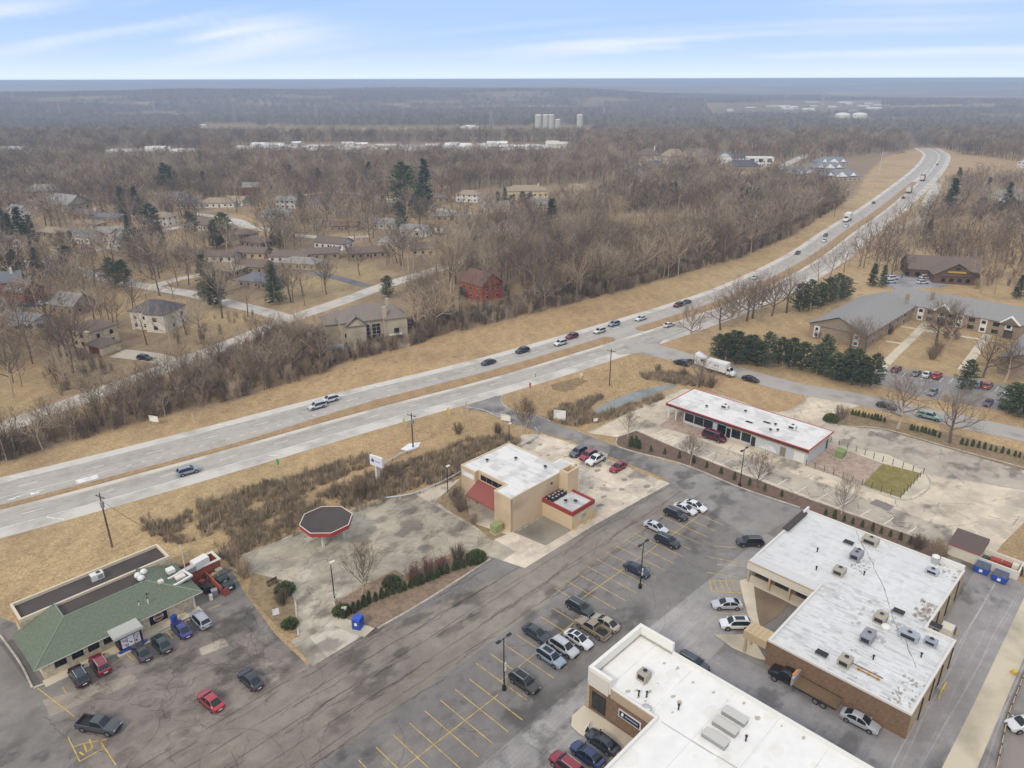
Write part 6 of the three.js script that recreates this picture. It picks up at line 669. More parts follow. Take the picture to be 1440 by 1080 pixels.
carP('suv', '#2a2c31', 1054, 766, PI, 'black estate facing the strip porch'); carP('sedan', '#b5b8bb', 1022, 854, 0 + PI, 'silver saloon in the angled bay by the strip walkway'); carP('suv', '#dcdcdc', 1034, 882, PI, 'white crossover with black sunroof by the strip canopy', undefined, { sunroof: 1 }); carP('suv', '#cfcfcf', 1440, 1024, 0.1 + PI, 'white off-roader behind the alley fence');
for (const [ty, c, px, py, l] of [['suv', '#555c68', 813, 639, 'slate grey crossover at the end of the beige building row'], ['suv', '#8e2f3c', 827, 644, 'dark red crossover beside the white pickup'], ['pickup', '#d8d8d8', 838, 650, 'white crew pickup with black bed by the access drive'], ['sedan', '#8f1f33', 869, 660, 'red saloon alone beside the access drive']]) carP(ty, c, px, py, Du + PI, l);
carP('van', '#5a1a24', 1004, 618, Dv, 'maroon passenger van parked before the long shop windows');
{ // tow truck with flat bed
  const p = G(1128, 972), t = thing('flatbed_truck', 'black flatbed recovery truck along the brown brick wall', 'truck', V3(p.x, 0.03, p.z), Dv + PI); const P = paintOf('#16171b'); part(t, 'bonnet', loft([[4.7, 0.6, 1.15, 0.85], [4.5, 0.5, 1.35, 1], [3.3, 0.5, 1.5, 1.05], [1.5, 0.5, 1.5, 1.05]]), P); const c = cabin(3.35, 2.7, 1.6, 1.5, 1.45, 2.2, 0.98, 0.8); part(t, 'cab', c.g, P); part(t, 'windscreen', c.ws, M.carGlass); for (const s of [1, -1]) part(t, 'side_window', c.side(0.12, 0.85, s), M.carGlass); part(t, 'headboard', UB, M.galv, 1.15, 1.6, 0, 0.35, 1.3, 2.3); part(t, 'bed', new THREE.BoxGeometry(5.9, 0.16, 2.4), mat('#6e5a40', { map: T.grain }), -1.9, 1.08, 0); for (const s of [-1, 1]) part(t, 'bed_rail', UB, M.dark, -1.9, 1.1, s * 1.23, 5.9, 0.26, 0.08); part(t, 'chassis', UB, M.black, -0.8, 0.7, 0, 7.5, 0.3, 0.9); for (const x of [3.6, -2.2, -3.2]) for (const s of [-1, 1]) { const y = new THREE.Group(); y.name = 'wheel'; y.position.set(x, 0.45, s * 0.95); t.add(y); part(y, 'tyre', tyreG, M.tyre, 0, 0, 0, 0.45, 0.45, 0.3); part(y, 'rim', rimG, M.rim, 0, 0, 0, 0.45, 0.45, 0.3); } part(t, 'light_bar', UB, M.orange, 1.3, 2.35, 0, 0.3, 0.15, 1.4); }
// side-road trucks
const rdA = (x0, y0, x1, y1) => { const a = G(x0, y0), b = G(x1, y1); return Math.atan2(-(b.z - a.z), b.x - a.x); };
const sr = rdA(975, 507, 1120, 546);
function boxTruck(p, rot, label, o = {}) { const t = thing('box_truck', label, 'truck', p, rot, o.group), s = o.s || 1; t.scale.setScalar(s); const w = paintOf(o.cab || '#dddddb'); part(t, 'cab', loft([[4.2, 0.6, 1.2, 0.95], [3.9, 0.55, 1.6, 1.05], [3.2, 0.55, 1.75, 1.1], [2.0, 0.55, 1.8, 1.1]]), w); const c = cabin(3.3, 2.7, 2.1, 2.0, 1.7, 2.55, 1.04, 0.9); part(t, 'cab_roof', c.g, w); part(t, 'windscreen', c.ws, M.carGlass); for (const q of [1, -1]) part(t, 'side_window', c.side(0.12, 0.9, q), M.carGlass); part(t, 'cargo_box', new THREE.BoxGeometry(6.4, 2.6, 2.5), o.box || mat('#d2d1cc'), -1.35, 2.35, 0); part(t, 'chassis', UB, M.black, -0.5, 0.8, 0, 8, 0.3, 1); part(t, 'rear_door', UB, M.offwhite, -4.57, 2.3, 0, 0.06, 2.3, 2.2); for (const x of [3, -3]) for (const q of [-1, 1]) { const y = new THREE.Group(); y.name = 'wheel'; y.position.set(x, 0.48, q * 0.98); t.add(y); part(y, 'tyre', tyreG, M.tyre, 0, 0, 0, 0.48, 0.48, 0.3); part(y, 'rim', rimG, M.rim, 0, 0, 0, 0.48, 0.48, 0.3); }
  if (o.text) { const cv = document.createElement('canvas'); cv.width = 512; cv.height = 160; const x = cv.getContext('2d'); x.fillStyle = '#d2d1cc'; x.fillRect(0, 0, 512, 160); x.fillStyle = '#1f6b52'; x.font = 'italic bold 130px sans-serif'; x.textAlign = 'center'; x.fillText(o.text, 256, 125); const tx = new THREE.CanvasTexture(cv); tx.colorSpace = THREE.SRGBColorSpace; for (const q of [1, -1]) part(t, 'lettering', new THREE.PlaneGeometry(3, 1), mat('#ffffff', { map: tx }), -1.2, 2.6, q * 1.262, 1, 1, 1, q > 0 ? 0 : PI); } return t; }
{ const p = G(1014, 526); boxTruck(V3(p.x, 0.06, p.z), sr, 'white box truck with green lettering at the roadside', { text: 'AFSI', s: 0.98 }); }
{ const p = G(984, 515), t = thing('semi_tractor', 'white semi tractor with tall roof fairing behind the box truck', 'truck', V3(p.x, 0.06, p.z), sr); const w = paintOf('#dedddb'); part(t, 'bonnet', loft([[4.2, 0.6, 1.4, 0.9], [4, 0.5, 1.6, 1.05], [2.6, 0.5, 1.85, 1.15], [1.6, 0.5, 1.9, 1.2]]), w); part(t, 'sleeper', new THREE.BoxGeometry(3.2, 2.4, 2.5), w, 0.4, 1.9, 0); part(t, 'fairing', geo([2, 3.1, 1.25, 2, 3.1, -1.25, -1.2, 4.0, -1.2, -1.2, 4.0, 1.2, -1.2, 3.1, 1.25, -1.2, 3.1, -1.25], null, [0, 1, 2, 0, 2, 3, 0, 3, 4, 1, 5, 2, 3, 2, 5, 3, 5, 4]).toNonIndexed(), w); part(t, 'windscreen', UB, M.carGlass, 2.02, 2.5, 0, 0.08, 0.8, 2.1); for (const s of [1, -1]) { part(t, 'side_window', UB, M.carGlass, 1.3, 2.4, s * 1.26, 1, 0.7, 0.04); part(t, 'mirror', UB, M.black, 2, 2.3, s * 1.5, 0.12, 0.6, 0.2); } part(t, 'chassis', UB, M.black, -1.5, 0.8, 0, 6.5, 0.3, 1); part(t, 'fifth_wheel', UB, M.dark, -3.2, 1.1, 0, 1.2, 0.2, 1); for (const x of [3, -2.6, -3.8]) for (const s of [-1, 1]) { const y = new THREE.Group(); y.name = 'wheel'; y.position.set(x, 0.5, s * 1); t.add(y); part(y, 'tyre', tyreG, M.tyre, 0, 0, 0, 0.5, 0.5, 0.35); part(y, 'rim', rimG, M.rim, 0, 0, 0, 0.5, 0.5, 0.35); } }
carP('sedan', '#2a1a24', 1055, 536, sr, 'dark maroon saloon on the side road beside the pines', undefined, { y: 0.06 }); carP('suv', '#24272b', 958, 513, sr + PI, 'black car behind the white semi tractor', undefined, { y: 0.06 }); carP('pickup', '#8fa79c', 1306, 589, sr + 0.06, 'pale green and white pickup on the side road', undefined, { y: 0.06 }); carP('sedan', '#26282c', 1246, 574, sr, 'dark saloon under the big roadside tree', undefined, { y: 0.06 });
for (const [ty, c, px, py, l] of [['suv', '#6d2531', 1260, 522, 'maroon crossover at the path end'], ['sedan', '#7d7f86', 1288, 527, 'grey saloon between maroon and white cars'], ['sedan', '#d5d5d5', 1303, 529, 'white saloon beside the red crossover'], ['suv', '#a23226', 1317, 531, 'bright red crossover in the apartment row'], ['sedan', '#7a7c80', 1311, 554, 'grey saloon half under the roadside tree'], ['suv', '#8f99a6', 1374, 543, 'silver crossover beside the spruce'], ['suv', '#a34a33', 1388, 545, 'orange-red crossover beside the silver one'], ['sedan', '#5a3a44', 1389, 569, 'plum saloon across the apartment lot'], ['suv', '#2e3033', 1412, 572, 'dark crossover by the far pines']]) carP(ty, c, px, py, Du + (py > 550 ? PI : 0), l, gA);
for (const [px, py, c, l] of [[1255, 393, '#d8d8d8', 'white car at the lodge lot edge'], [1252, 398, '#c9c9cb', 'silver white car below the other by the lodge'], [1301, 392, '#d4d4d6', 'white car before the lodge porch'], [1297, 399, '#d0d0d0', 'pale car in the lodge lot middle']]) carP('suv', c, px, py, 0.1, l, 'cars at the lodge', { far: 1 });
carP('suv', '#23282e', 204, 506, -0.3, 'dark car on the driveway of the tan stucco house', undefined, { far: 1 }); carP('suv', '#1f2b4a', 52, 461, 0.3, 'navy car before the low white garage', undefined, { far: 1 }); carP('sedan', '#22242a', 33, 461, 0.3, 'black car before the low white garage', undefined, { far: 1 }); carP('sedan', '#c6c9cc', 58, 429, 0.2, 'white car below the red brick gable', undefined, { far: 1 }); carP('sedan', '#3d4046', 44, 431, 0.2, 'dark car below the red brick gable', undefined, { far: 1 }); carP('pickup', '#b7bac0', 577, 461, -0.2, 'silver pickup beside the stone mansion', undefined, { far: 1 }); carP('sedan', '#d9d9d9', 622, 374, 0.3, 'white car at the street above the red house', undefined, { far: 1 });
const onHw = (ty, c, px, py, dir, l, o = {}) => { const q = hwS(px, py); let off = q.off; off = off < 12.5 ? clamp(off, 4.2, 8.6) : clamp(off, 16.8, 21.2); const h = hw(q.s, off); return ty === 'truck' ? boxTruck(V3(h.x, 0.04, h.z), h.a + (dir > 0 ? 0 : PI), l, { group: gH, ...o }) : car(ty, c, h.x, h.z, h.a + (dir > 0 ? 0 : PI), l, gH, { y: 0.04, ...o }); };
onHw('suv', '#8d96a3', 268, 670, 1, 'silver jeep with spare wheel alone on the near carriageway'); onHw('suv', '#c4c7cb', 446, 574, -1, 'silver crossover leading its twin on the far carriageway'); onHw('suv', '#d0d2d4', 461, 562, -1, 'white crossover close behind the silver one'); onHw('sedan', '#2b3136', 687, 512, -1, 'dark green car on the far carriageway below the wood'); onHw('suv', '#22242d', 731, 494, -1, 'black crossover on the far carriageway'); onHw('suv', '#d4d5d6', 788, 485, -1, 'white car beside the median tip'); onHw('suv', '#6b1d33', 800, 474, -1, 'maroon car near the yellow sign'); onHw('suv', '#cfcfcd', 843, 468, -1, 'white crossover near the median gap'); onHw('suv', '#8793a6', 860, 457, -1, 'blue-grey crossover after the white one'); onHw('sedan', '#d0d3d4', 901, 450, -1, 'white saloon beside the second median'); onHw('sedan', '#cfd0ce', 940, 459, 1, 'white saloon on the near carriageway'); onHw('suv', '#5a2530', 954, 431, -1, 'dark red crossover by the first roadside tree'); onHw('sedan', '#3a3f4a', 965, 427, -1, 'dark saloon ahead of the dark red crossover');
for (const [px, py, c, d, l] of [[1121, 357, '#3c4046', -1, 'dark saloon passing the tree row'], [1161, 332, '#4a4d52', -1, 'grey saloon behind a white one far along'], [1159, 340, '#d5d5d5', -1, 'white saloon far along the highway'], [1190, 319, '#d0d3d6', -1, 'pale saloon close to the box truck'], [1226, 286, '#3a3d42', -1, 'dark saloon far ahead of the box truck'], [1270, 279, '#2a2c30', 1, 'dark saloon behind the far lorry'], [1318, 232, '#3a3c40', 1, 'dark car near the far bend'], [1062, 392, '#c9ccd0', 1, 'silver saloon screened by the tree row']]) onHw('sedan', c, px, py, d, l, { far: 1 });
onHw('truck', 0, 1191, 311, -1, 'white box lorry coming down the far carriageway', { s: 1.25 }); onHw('truck', 0, 1278, 271, 1, 'grey box lorry going away beyond the long median', { s: 1.3, box: mat('#8f9296'), cab: '#7c7f83' }); onHw('truck', 0, 1296, 254, 1, 'dark red lorry furthest along the near carriageway', { s: 1.3, box: mat('#6d5a55'), cab: '#5a3a35' });

// ---------- lamps, poles, signs ----------
function lamp(px, py, h, label, o = {}) { const t = thing('lamp_post', label, 'lamp post', G(px, py), TH, o.group); part(t, 'base', UC, o.base || M.concrete, 0, 0.35, 0, 0.3, 0.7, 0.3); part(t, 'pole', new THREE.CylinderGeometry(0.07, 0.11, h, 8).translate(0, h / 2, 0), M.black); if (o.twin) { part(t, 'cross_arm', UB, M.black, 0, h - 0.1, 0, 2, 0.08, 0.08); for (const s of [-1, 1]) part(t, 'lamp_head', UB, M.dark, s * 1, h - 0.05, 0, 0.7, 0.16, 0.4); } else part(t, 'lamp_head', new THREE.BoxGeometry(0.8, 0.22, 0.5), M.offwhite, 0.3, h, 0); for (const y of o.box || []) { part(t, 'camera_box', UB, M.offwhite, 0.14, y, 0.05, 0.3, 0.45, 0.3); } return t; }
lamp(709, 970, 8.9, 'black twin-head lamp post beside the dark brown estate', { twin: 1, box: [3.6, 4.4], base: M.black }); lamp(900, 827, 8.8, 'black twin-head lamp post beside the navy saloon', { twin: 1, box: [2.8, 3.6], base: M.black }); lamp(1040, 684, 8.6, 'black lamp post in the mulch strip before the long shop', { twin: 1, base: M.black }); lamp(471, 846, 7.4, 'lamp post with white notice at the hedge end', { box: [1.4] }); lamp(630, 697, 6.6, 'lamp post beside the beige building guard rail'); lamp(716, 624, 5, 'lamp post behind the beige building'); 
function utilPole(px, py, h, label, tr) { const t = thing('utility_pole', label, 'utility pole', G(px, py), -0.5); part(t, 'pole', new THREE.CylinderGeometry(0.12, 0.19, h, 8).translate(0, h / 2, 0), M.wood); part(t, 'cross_arm', UB, M.wood, 0, h - 0.7, 0, 2.4, 0.14, 0.14); for (const x of [-1, 0, 1]) part(t, 'insulator', UC, M.metal, x, h - 0.5, 0, 0.07, 0.3, 0.07); if (tr) part(t, 'transformer', UC, M.metal, 0.45, h - 2, 0.2, 0.32, 1.1, 0.32); return t; }
utilPole(158, 769, 11, 'wooden utility pole with transformer on the restaurant lawn', 1); utilPole(857, 542, 10.6, 'wooden utility pole on the bank above the pond'); utilPole(581, 629, 8.6, 'wooden utility pole with meter boxes by the snow patch', 1); utilPole(1173, 305, 12, 'lone utility pole at the far verge of the highway'); utilPole(647, 462, 11, 'weathered broken pole standing in the roadside thicket'); utilPole(792, 424, 11, 'grey utility pole among the roadside wood, nearest the maroon car'); utilPole(895, 392, 11, 'grey utility pole deeper along the roadside wood'); utilPole(1040, 355, 11, 'utility pole where the wood narrows beside the highway');
{ const a = G(792, 424, 0).setY(10.4), b = G(895, 392).setY(10.4), c = G(1040, 355).setY(10.4), w = (p, q, n, l) => { const m = p.clone().lerp(q, 0.5); m.y -= 1.2; const t = part(scene, numbered('power_line'), new THREE.TubeGeometry(new THREE.QuadraticBezierCurve3(p, m, q), 24, 0.035, 4), M.dark); tag(t, l, 'cable'); }; w(a, b, 0, 'sagging cable between the two grey poles in the wood'); w(b, c, 0, 'sagging cable from the deeper grey pole to the narrow wood'); w(G(158, 769).setY(9.6), Wd(-40.8, -33.5, 9), 0, 'thin cable from the lawn pole to the restaurant mast'); }
{ const t = thing('pylon_sign', 'white rounded sign panel on a pale column by the reeds', 'sign', G(532, 678), TH + 0.2); part(t, 'column', UB, M.offwhite, 0, 2, 0, 0.9, 4, 0.5); part(t, 'panel', new THREE.BoxGeometry(0.5, 2.2, 3.4), M.white, 0, 4.9, 0); const c = document.createElement('canvas'); c.width = 256; c.height = 160; const x = c.getContext('2d'); x.fillStyle = '#dcdbe0'; x.fillRect(0, 0, 256, 160); x.fillStyle = '#4d4a78'; x.beginPath(); x.arc(58, 74, 34, 0, 7); x.fill(); x.fillStyle = '#9795b5'; for (let k = 0; k < 4; k++) x.fillRect(110 + k * 32, 60, 22, 30); const tx = new THREE.CanvasTexture(c); tx.colorSpace = THREE.SRGBColorSpace; for (const s of [-1, 1]) part(t, 'sign_face', new THREE.PlaneGeometry(3.1, 1.9), mat('#ffffff', { map: tx }), s * 0.26, 4.9, 0, 1, 1, 1, s * PI / 2); }
function signBoard(px, py, w, h, y, label, m, ry = 0, cat2 = 'sign') { const t = thing('sign_board', label, cat2, G(px, py), ry); for (const s of [-1, 1]) part(t, 'post', UB, M.metal, s * w * 0.35, (y + h) / 2, 0, 0.08, y + h, 0.08); part(t, 'panel', UB, m, 0, y + h / 2, 0.06, w, h, 0.06); return t; }
signBoard(711, 594, 2.6, 1.6, 0.5, 'white banner board at the access drive mouth', M.linew, -0.4); signBoard(787, 592, 3, 2.6, 0.3, 'large blank white board beside the small pond', M.linew, -0.3); signBoard(837, 596, 1.1, 0.8, 0.7, 'small white sign on the pond kerb', M.linew, 0.3); signBoard(389, 870, 1, 1.1, 0.8, 'white notice in the bed beside the restaurant lot', M.linew, 0.4); signBoard(485, 866, 0.8, 0.8, 1, 'small white notice before the blue bin', M.linew, 0.2); signBoard(797, 470, 1.2, 1.2, 2, 'yellow warning sign above the far carriageway', M.yellow, -0.6); signBoard(218, 598, 2.6, 1.5, 1, 'white board at the roadside thicket', M.linew, -0.3); signBoard(473, 505, 5, 3, 1.6, 'white sheet-covered lean-to below the stone mansion', M.galv, 0.3, 'shelter'); signBoard(897, 588, 0.7, 0.6, 0.6, 'tiny white sign at the long shop kerb', M.linew, 0.2); signBoard(0, 0, 1, 1, -90, 'x', M.linew).removeFromParent();
for (const [px, py, h, hex, l] of [[632, 586, 2.6, '#cda73a', 'yellow upright marker on the highway lawn'], [570, 601, 2.4, '#9fb03c', 'lime feather flag by the utility pole'], [390, 660, 2.6, '#4a9a58', 'green feather flag on the highway shoulder lawn'], [744, 552, 3, '#c25a50', 'red-topped feather flag at the drive mouth'], [657, 581, 3, '#b98f88', 'pale red feather flag beside the drive'], [649, 584, 1.8, '#c9a49c', 'pink leaning flag on the lawn'], [541, 618, 1.8, '#c2b8aa', 'pale leaning flag on the lawn'], [764, 552, 1.6, '#caa3a0', 'pink leaning flag beside the dug soil'], [816, 533, 2, '#d8d4cb', 'white marker post at the shoulder'], [752, 535, 2, '#c0a23e', 'thin yellow marker post by the shoulder'], [940, 512, 1.5, '#cfc6ae', 'pale hydrant post by the side road'], [731, 480, 2.6, '#b9a45c', 'thin tan marker on the far verge'], [273, 597, 3, '#b79a52', 'tan marker pole on the far verge'], [1040, 445, 3, '#bdbdb8', 'slim pale post among the verge trees']]) { const t = thing('feather_flag', l, h > 2.5 ? 'flag' : 'marker', G(px, py), rr(0, 3)); part(t, 'pole', UC, M.offwhite, 0, h / 2, 0, 0.05, h, 0.05); part(t, 'cloth', geo([0.04, h * 0.35, 0, 0.55, h * 0.45, 0.06, 0.6, h * 0.85, 0.1, 0.04, h, 0, 0.04, h * 0.35, -0.03, 0.55, h * 0.45, 0.03, 0.6, h * 0.85, 0.07, 0.04, h, -0.03], null, [0, 1, 2, 0, 2, 3, 4, 6, 5, 4, 7, 6]), mat(hex)); }
{ const t = thing('donation_bin', 'blue steel donation bin at the bed corner', 'bin', G(504, 882), TH + 0.5); part(t, 'body', prism([[-0.75, -0.65], [0.75, -0.65], [0.75, 0.65], [-0.75, 0.65]], 0, 1.7), M.blue); part(t, 'top', prism([[-0.72, -0.62], [0.72, -0.62], [0.72, 0.62], [-0.72, 0.62]], 1.7, 1.95), mat('#2b52b5', { roughness: 0.5 })); part(t, 'chute', UB, mat('#1b357d'), 0, 1.45, 0.7, 0.9, 0.3, 0.2); part(t, 'notice', UB, M.linew, -0.76, 1.1, 0, 0.02, 0.5, 0.4); struct('walk', ppoly([[478, 868], [527, 884], [512, 897], [470, 880]], 0.1), M.pave); }
for (const [px, py, hex, l, w] of [[698, 748, '#8f9663', 'olive transformer cabinet at the beige building corner', 1.8], [1181, 643, '#7e8a5c', 'green transformer cabinet on the pink gravel yard', 2.2], [1386, 693, '#9aa0a0', 'x', 0]]) { if (!w) continue; const t = thing('transformer_cabinet', l, 'cabinet', G(px, py), TH); part(t, 'plinth', UB, M.concrete, 0, 0.1, 0, w * 1.15, 0.2, w); part(t, 'casing', new THREE.BoxGeometry(w, 1.5, w * 0.8), mat(hex), 0, 0.95, 0); part(t, 'lid', UB, mat(hex), 0, 1.74, 0, w * 1.05, 0.08, w * 0.86); part(t, 'door', UB, mat(hex), -w / 2 - 0.01, 0.9, 0, 0.03, 1.2, w * 0.66); }
// guard rail round the reeds and fence round the yard
{ const rail = (pts, n, l) => { const c = cat(pts.map((p) => G(p[0], p[1])), 2), t = thing('guard_rail', l, 'guard rail', V3(0, 0, 0)); const g = new TB(); for (let i = 0; i < c.length - 1; i++) g.limb(c[i].clone().setY(0.62), c[i + 1].clone().setY(0.62), 0.16, 0.16, 4); part(t, 'rail', g.geo(), M.galv); for (let i = 0; i < c.length; i += 2) part(t, 'post', UB, M.wood, c[i].x, 0.3, c[i].z, 0.15, 0.6, 0.15); }; rail([[538, 704], [575, 699], [600, 690], [625, 679], [650, 665]], 0, 'galvanised guard rail between the canopy lot and the reeds'); rail([[731, 629], [748, 621], [757, 612], [752, 604]], 0, 'galvanised guard rail at the bend behind the beige building'); rail([[532, 659], [548, 650], [566, 640], [585, 634]], 0, 'pale pipe rail on the bank near the snow patch'); }
{ const t = thing('wire_fence', 'dark post and wire fence round gravel yard and lawn', 'fence', V3(0, 0, 0)); const runs = [[[1133, 655], [1212, 683], [1266, 701], [1298, 667]], [[1298, 667], [1241, 650], [1168, 622]]]; for (const r of runs) { const c = r.map((p) => G(p[0], p[1])); for (let i = 0; i < c.length - 1; i++) { const n = Math.round(c[i].distanceTo(c[i + 1]) / 1.9); for (let k = 0; k <= n; k++) { const p = c[i].clone().lerp(c[i + 1], k / n); part(t, 'post', UB, M.wood, p.x, 0.75, p.z, 0.1, 1.5, 0.1); } const g = new TB(); for (const y of [0.4, 0.9, 1.35]) g.limb(c[i].clone().setY(y), c[i + 1].clone().setY(y), 0.012, 0.012, 3); part(t, 'wire', g.geo(), M.metal); } } }
{ const t = thing('board_fence', 'weathered low board fence beside the alley verge', 'fence', V3(0, 0, 0)); const c = [[1475, 880], [1436, 960], [1416, 1010], [1400, 1085]].map((p) => G(p[0], p[1])); for (let i = 0; i < 3; i++) { const n = Math.round(c[i].distanceTo(c[i + 1]) / 2.2); for (let k = 0; k < n; k++) { const a = c[i].clone().lerp(c[i + 1], k / n), b = c[i].clone().lerp(c[i + 1], (k + 0.94) / n), m = a.clone().lerp(b, 0.5); part(t, 'board', UB, M.tan, m.x, 0.45, m.z, a.distanceTo(b), 0.7, 0.1, Math.atan2(-(b.z - a.z), b.x - a.x)); part(t, 'post', UB, M.wood, a.x, 0.5, a.z, 0.15, 1, 0.15); } } }
{ const t = thing('bench', 'dark picnic bench in the bed beside the restaurant', 'bench', G(384, 822), TH); part(t, 'seat', UB, M.wood, 0, 0.45, 0, 1.8, 0.08, 0.5); part(t, 'backrest', UB, M.wood, 0, 0.8, -0.25, 1.8, 0.5, 0.08); for (const x of [-0.8, 0.8]) part(t, 'leg', UB, M.wood, x, 0.22, 0, 0.1, 0.44, 0.5); }
{ const t = thing('wheel_stop', 'yellow wheel block lying on the alley verge', 'block', G(1426, 947), 0.4); part(t, 'block', UB, M.yellow, 0, 0.2, 0, 0.9, 0.4, 0.6); part(t, 'cap', UB, M.yellow, 0, 0.42, 0, 0.7, 0.06, 0.45); }

// ---------- hedges, shrubs and trees ----------
seed(500);
const row = (pts, n, hgt, label, group, m = M.hedge) => { const c = pts.map((p) => G(p[0], p[1])), cv = new THREE.CatmullRomCurve3(c, false, 'centripetal'); for (let k = 0; k < n; k++) { const p = cv.getPointAt((k + 0.5) / n), s = hgt / 1.8 * rr(0.82, 1.15); p.x += rr(-0.15, 0.15); p.z += rr(-0.15, 0.15); const t = thing('arborvitae', label, 'shrub', p, rr(0, 6), group); t.scale.set(s * rr(0.66, 0.8), s, s * rr(0.66, 0.8)); part(t, 'core', coreG, M.needle); part(t, 'foliage', arborG[k % 2], m); } };
row([[478, 872], [525, 846], [580, 826], [640, 802], [672, 792]], 25, 1.9, 'clipped cone evergreen in the hedge before the canopy lot', 'hedge cones by the canopy lot'); row([[884, 628], [960, 646], [1047, 680], [1110, 702]], 11, 1.5, 'small cone evergreen in the mulch strip before the long shop', 'cones in the long mulch strip'); row([[1155, 723], [1220, 744], [1300, 772]], 11, 1.5, 'small cone evergreen behind the strip building roof', 'cones behind the strip building'); row([[1197, 583], [1215, 587], [1245, 594]], 11, 1.5, 'cone evergreen in the row between round bush and big tree', 'cones in the first roadside row'); row([[1277, 604], [1300, 609], [1323, 616]], 9, 1.5, 'cone evergreen in the row between the two big trees', 'cones in the second roadside row'); row([[1347, 624], [1390, 633], [1440, 645], [1500, 660]], 18, 1.5, 'cone evergreen in the row beyond the second big tree', 'cones in the third roadside row'); row([[885, 628], [902, 631]], 3, 2.4, 'taller cone evergreen at the mulch strip island', 'island cones'); row([[1428, 806], [1450, 815], [1480, 826]], 5, 1.4, 'small cone evergreen beside the walled yard', 'cones by the walled yard');
const bush = (px, py, s, label, m, g = shrubG, group) => { const t = thing('shrub', label, 'shrub', G(px, py), rr(0, 6), group); t.scale.set(s, s * 0.85, s); part(t, 'twigs', g[Math.floor(rnd() * g.length)], m); part(t, 'inner_twigs', g[Math.floor(rnd() * g.length)], m, 0, 0, 0, 0.8, 0.8, 0.8, 2); };
const evB = (px, py, s, label) => { const t = thing('evergreen_bush', label, 'shrub', G(px, py), rr(0, 6)); t.scale.setScalar(s); part(t, 'foliage', bushG[0], M.hedge); part(t, 'core', blobG, M.needle, 0, 0.75, 0, 1.2, 0.8, 1.2); };
evB(551, 822, 0.85, 'rounded evergreen bush in the hedge bed beside the bare tree'); evB(481, 862, 0.8, 'low evergreen bush at the hedge end by the lamp post'); evB(670, 787, 0.95, 'rounded evergreen bush at the far end of the bed'); evB(401, 832, 0.9, 'dark evergreen bush behind the picnic bench'); evB(408, 880, 0.7, 'low evergreen bush at the restaurant bed tip'); evB(1168, 592, 1, 'evergreen under the round brown bush');
for (const [px, py, s, l] of [[510, 700, 2.1, 'large grey-brown bush near the pylon sign'], [556, 672, 1.7, 'grey bush beside the pylon sign column'], [582, 817, 1.6, 'reddish bare bush behind the hedge, first of four'], [603, 808, 1.5, 'reddish bare bush behind the hedge, second of four'], [621, 800, 1.2, 'reddish bare bush behind the hedge, third of four'], [644, 789, 1.6, 'round reddish bush at the bed end'], [345, 812, 1.7, 'tan bare bush beside the red enclosure'], [330, 796, 1.6, 'tan bare bush behind the bins'], [648, 718, 1.8, 'grey bare bush beside the red awning'], [640, 705, 1.5, 'grey bare bush behind the awning bush'], [665, 737, 1.2, 'brown bush under the red awning'], [1182, 589, 1.7, 'round brown bush at the loop drive'], [398, 850, 1.3, 'twiggy bush by the bench'], [1310, 505, 2, 'dense brown oval bush on the apartment lawn'], [1318, 497, 1.9, 'second dense brown bush on the apartment lawn'], [1150, 476, 1.4, 'brown hedge bush at the apartment gable'], [1172, 478, 1.2, 'brown bush under the apartment brick wall'], [1235, 478, 1.4, 'brown bush at the apartment corner'], [1250, 470, 1.4, 'brown bush by the apartment inner walk'], [1330, 475, 1.4, 'brown bush before the long apartment wing'], [1345, 477, 1.3, 'second brown bush before the long wing'], [1290, 772, 1.4, 'brown bush behind the strip building corner'], [1318, 780, 1.6, 'brown bush beside the white store'], [985, 540, 1.6, 'brown bush on the bank behind the long shop'], [1000, 545, 1.6, 'second brown bush on the bank behind the long shop'], [960, 530, 1.3, 'low brown bush by the pond head'], [925, 524, 1.2, 'low brown brush on the pond bank'], [645, 610, 1.4, 'dark bush in the middle of the dry lawn'], [700, 612, 1.5, 'grey bush at the reed edge by the drive'], [1330, 565, 1.2, 'low brown bush beside the apartment lot'], [595, 668, 1.3, 'x1']]) if (l !== 'x1') bush(px, py, s, l, py > 790 && px < 660 && px > 570 ? mat('#7a5a50', { roughness: 1 }) : M.twigs[Math.floor(rnd() * 5)]);
// trees that stand alone
const solo = (k, h0) => (px, py, h, l, g) => plant(k, 'bare_tree', l, 'tree', G(px, py), h, h0, g, rnd() < 0.6 ? M.twig : M.twigs[4]);
const sh = solo(hero, 13), so = solo(orna, 8), stl = solo(tall, 17);
so(508, 837, 9.5, 'spreading bare tree in the hedge bed beside the canopy lot'); so(970, 656, 7.4, 'bare round tree in the mulch strip before the maroon van'); so(1067, 686, 8, 'bare round tree in the mulch strip beside the lamp post'); so(1182, 723, 7.6, 'bare round tree behind the strip building corner'); so(882, 614, 6, 'small bare tree on the drive island'); so(736, 609, 8.5, 'clump of slim bare stems at the drive bend'); so(743, 611, 8, 'second clump of slim bare stems at the drive bend');
sh(1262, 603, 13.8, 'big spreading bare tree in the first roadside bed'); sh(1336, 623, 13.8, 'big spreading bare tree in the second roadside bed'); sh(1316, 486, 15, 'large bare tree between the two apartment paths'); sh(1332, 490, 14, 'bare tree beside the large one on the apartment lawn'); sh(1195, 497, 11, 'bare tree before the apartment gable'); sh(1214, 499, 11, 'second bare tree before the apartment gable'); sh(1382, 531, 13, 'bare tree beside the second apartment path'); sh(1412, 538, 13, 'bare tree at the apartment lot edge'); sh(982, 545, 9, 'small bare tree on the bank behind the long shop');
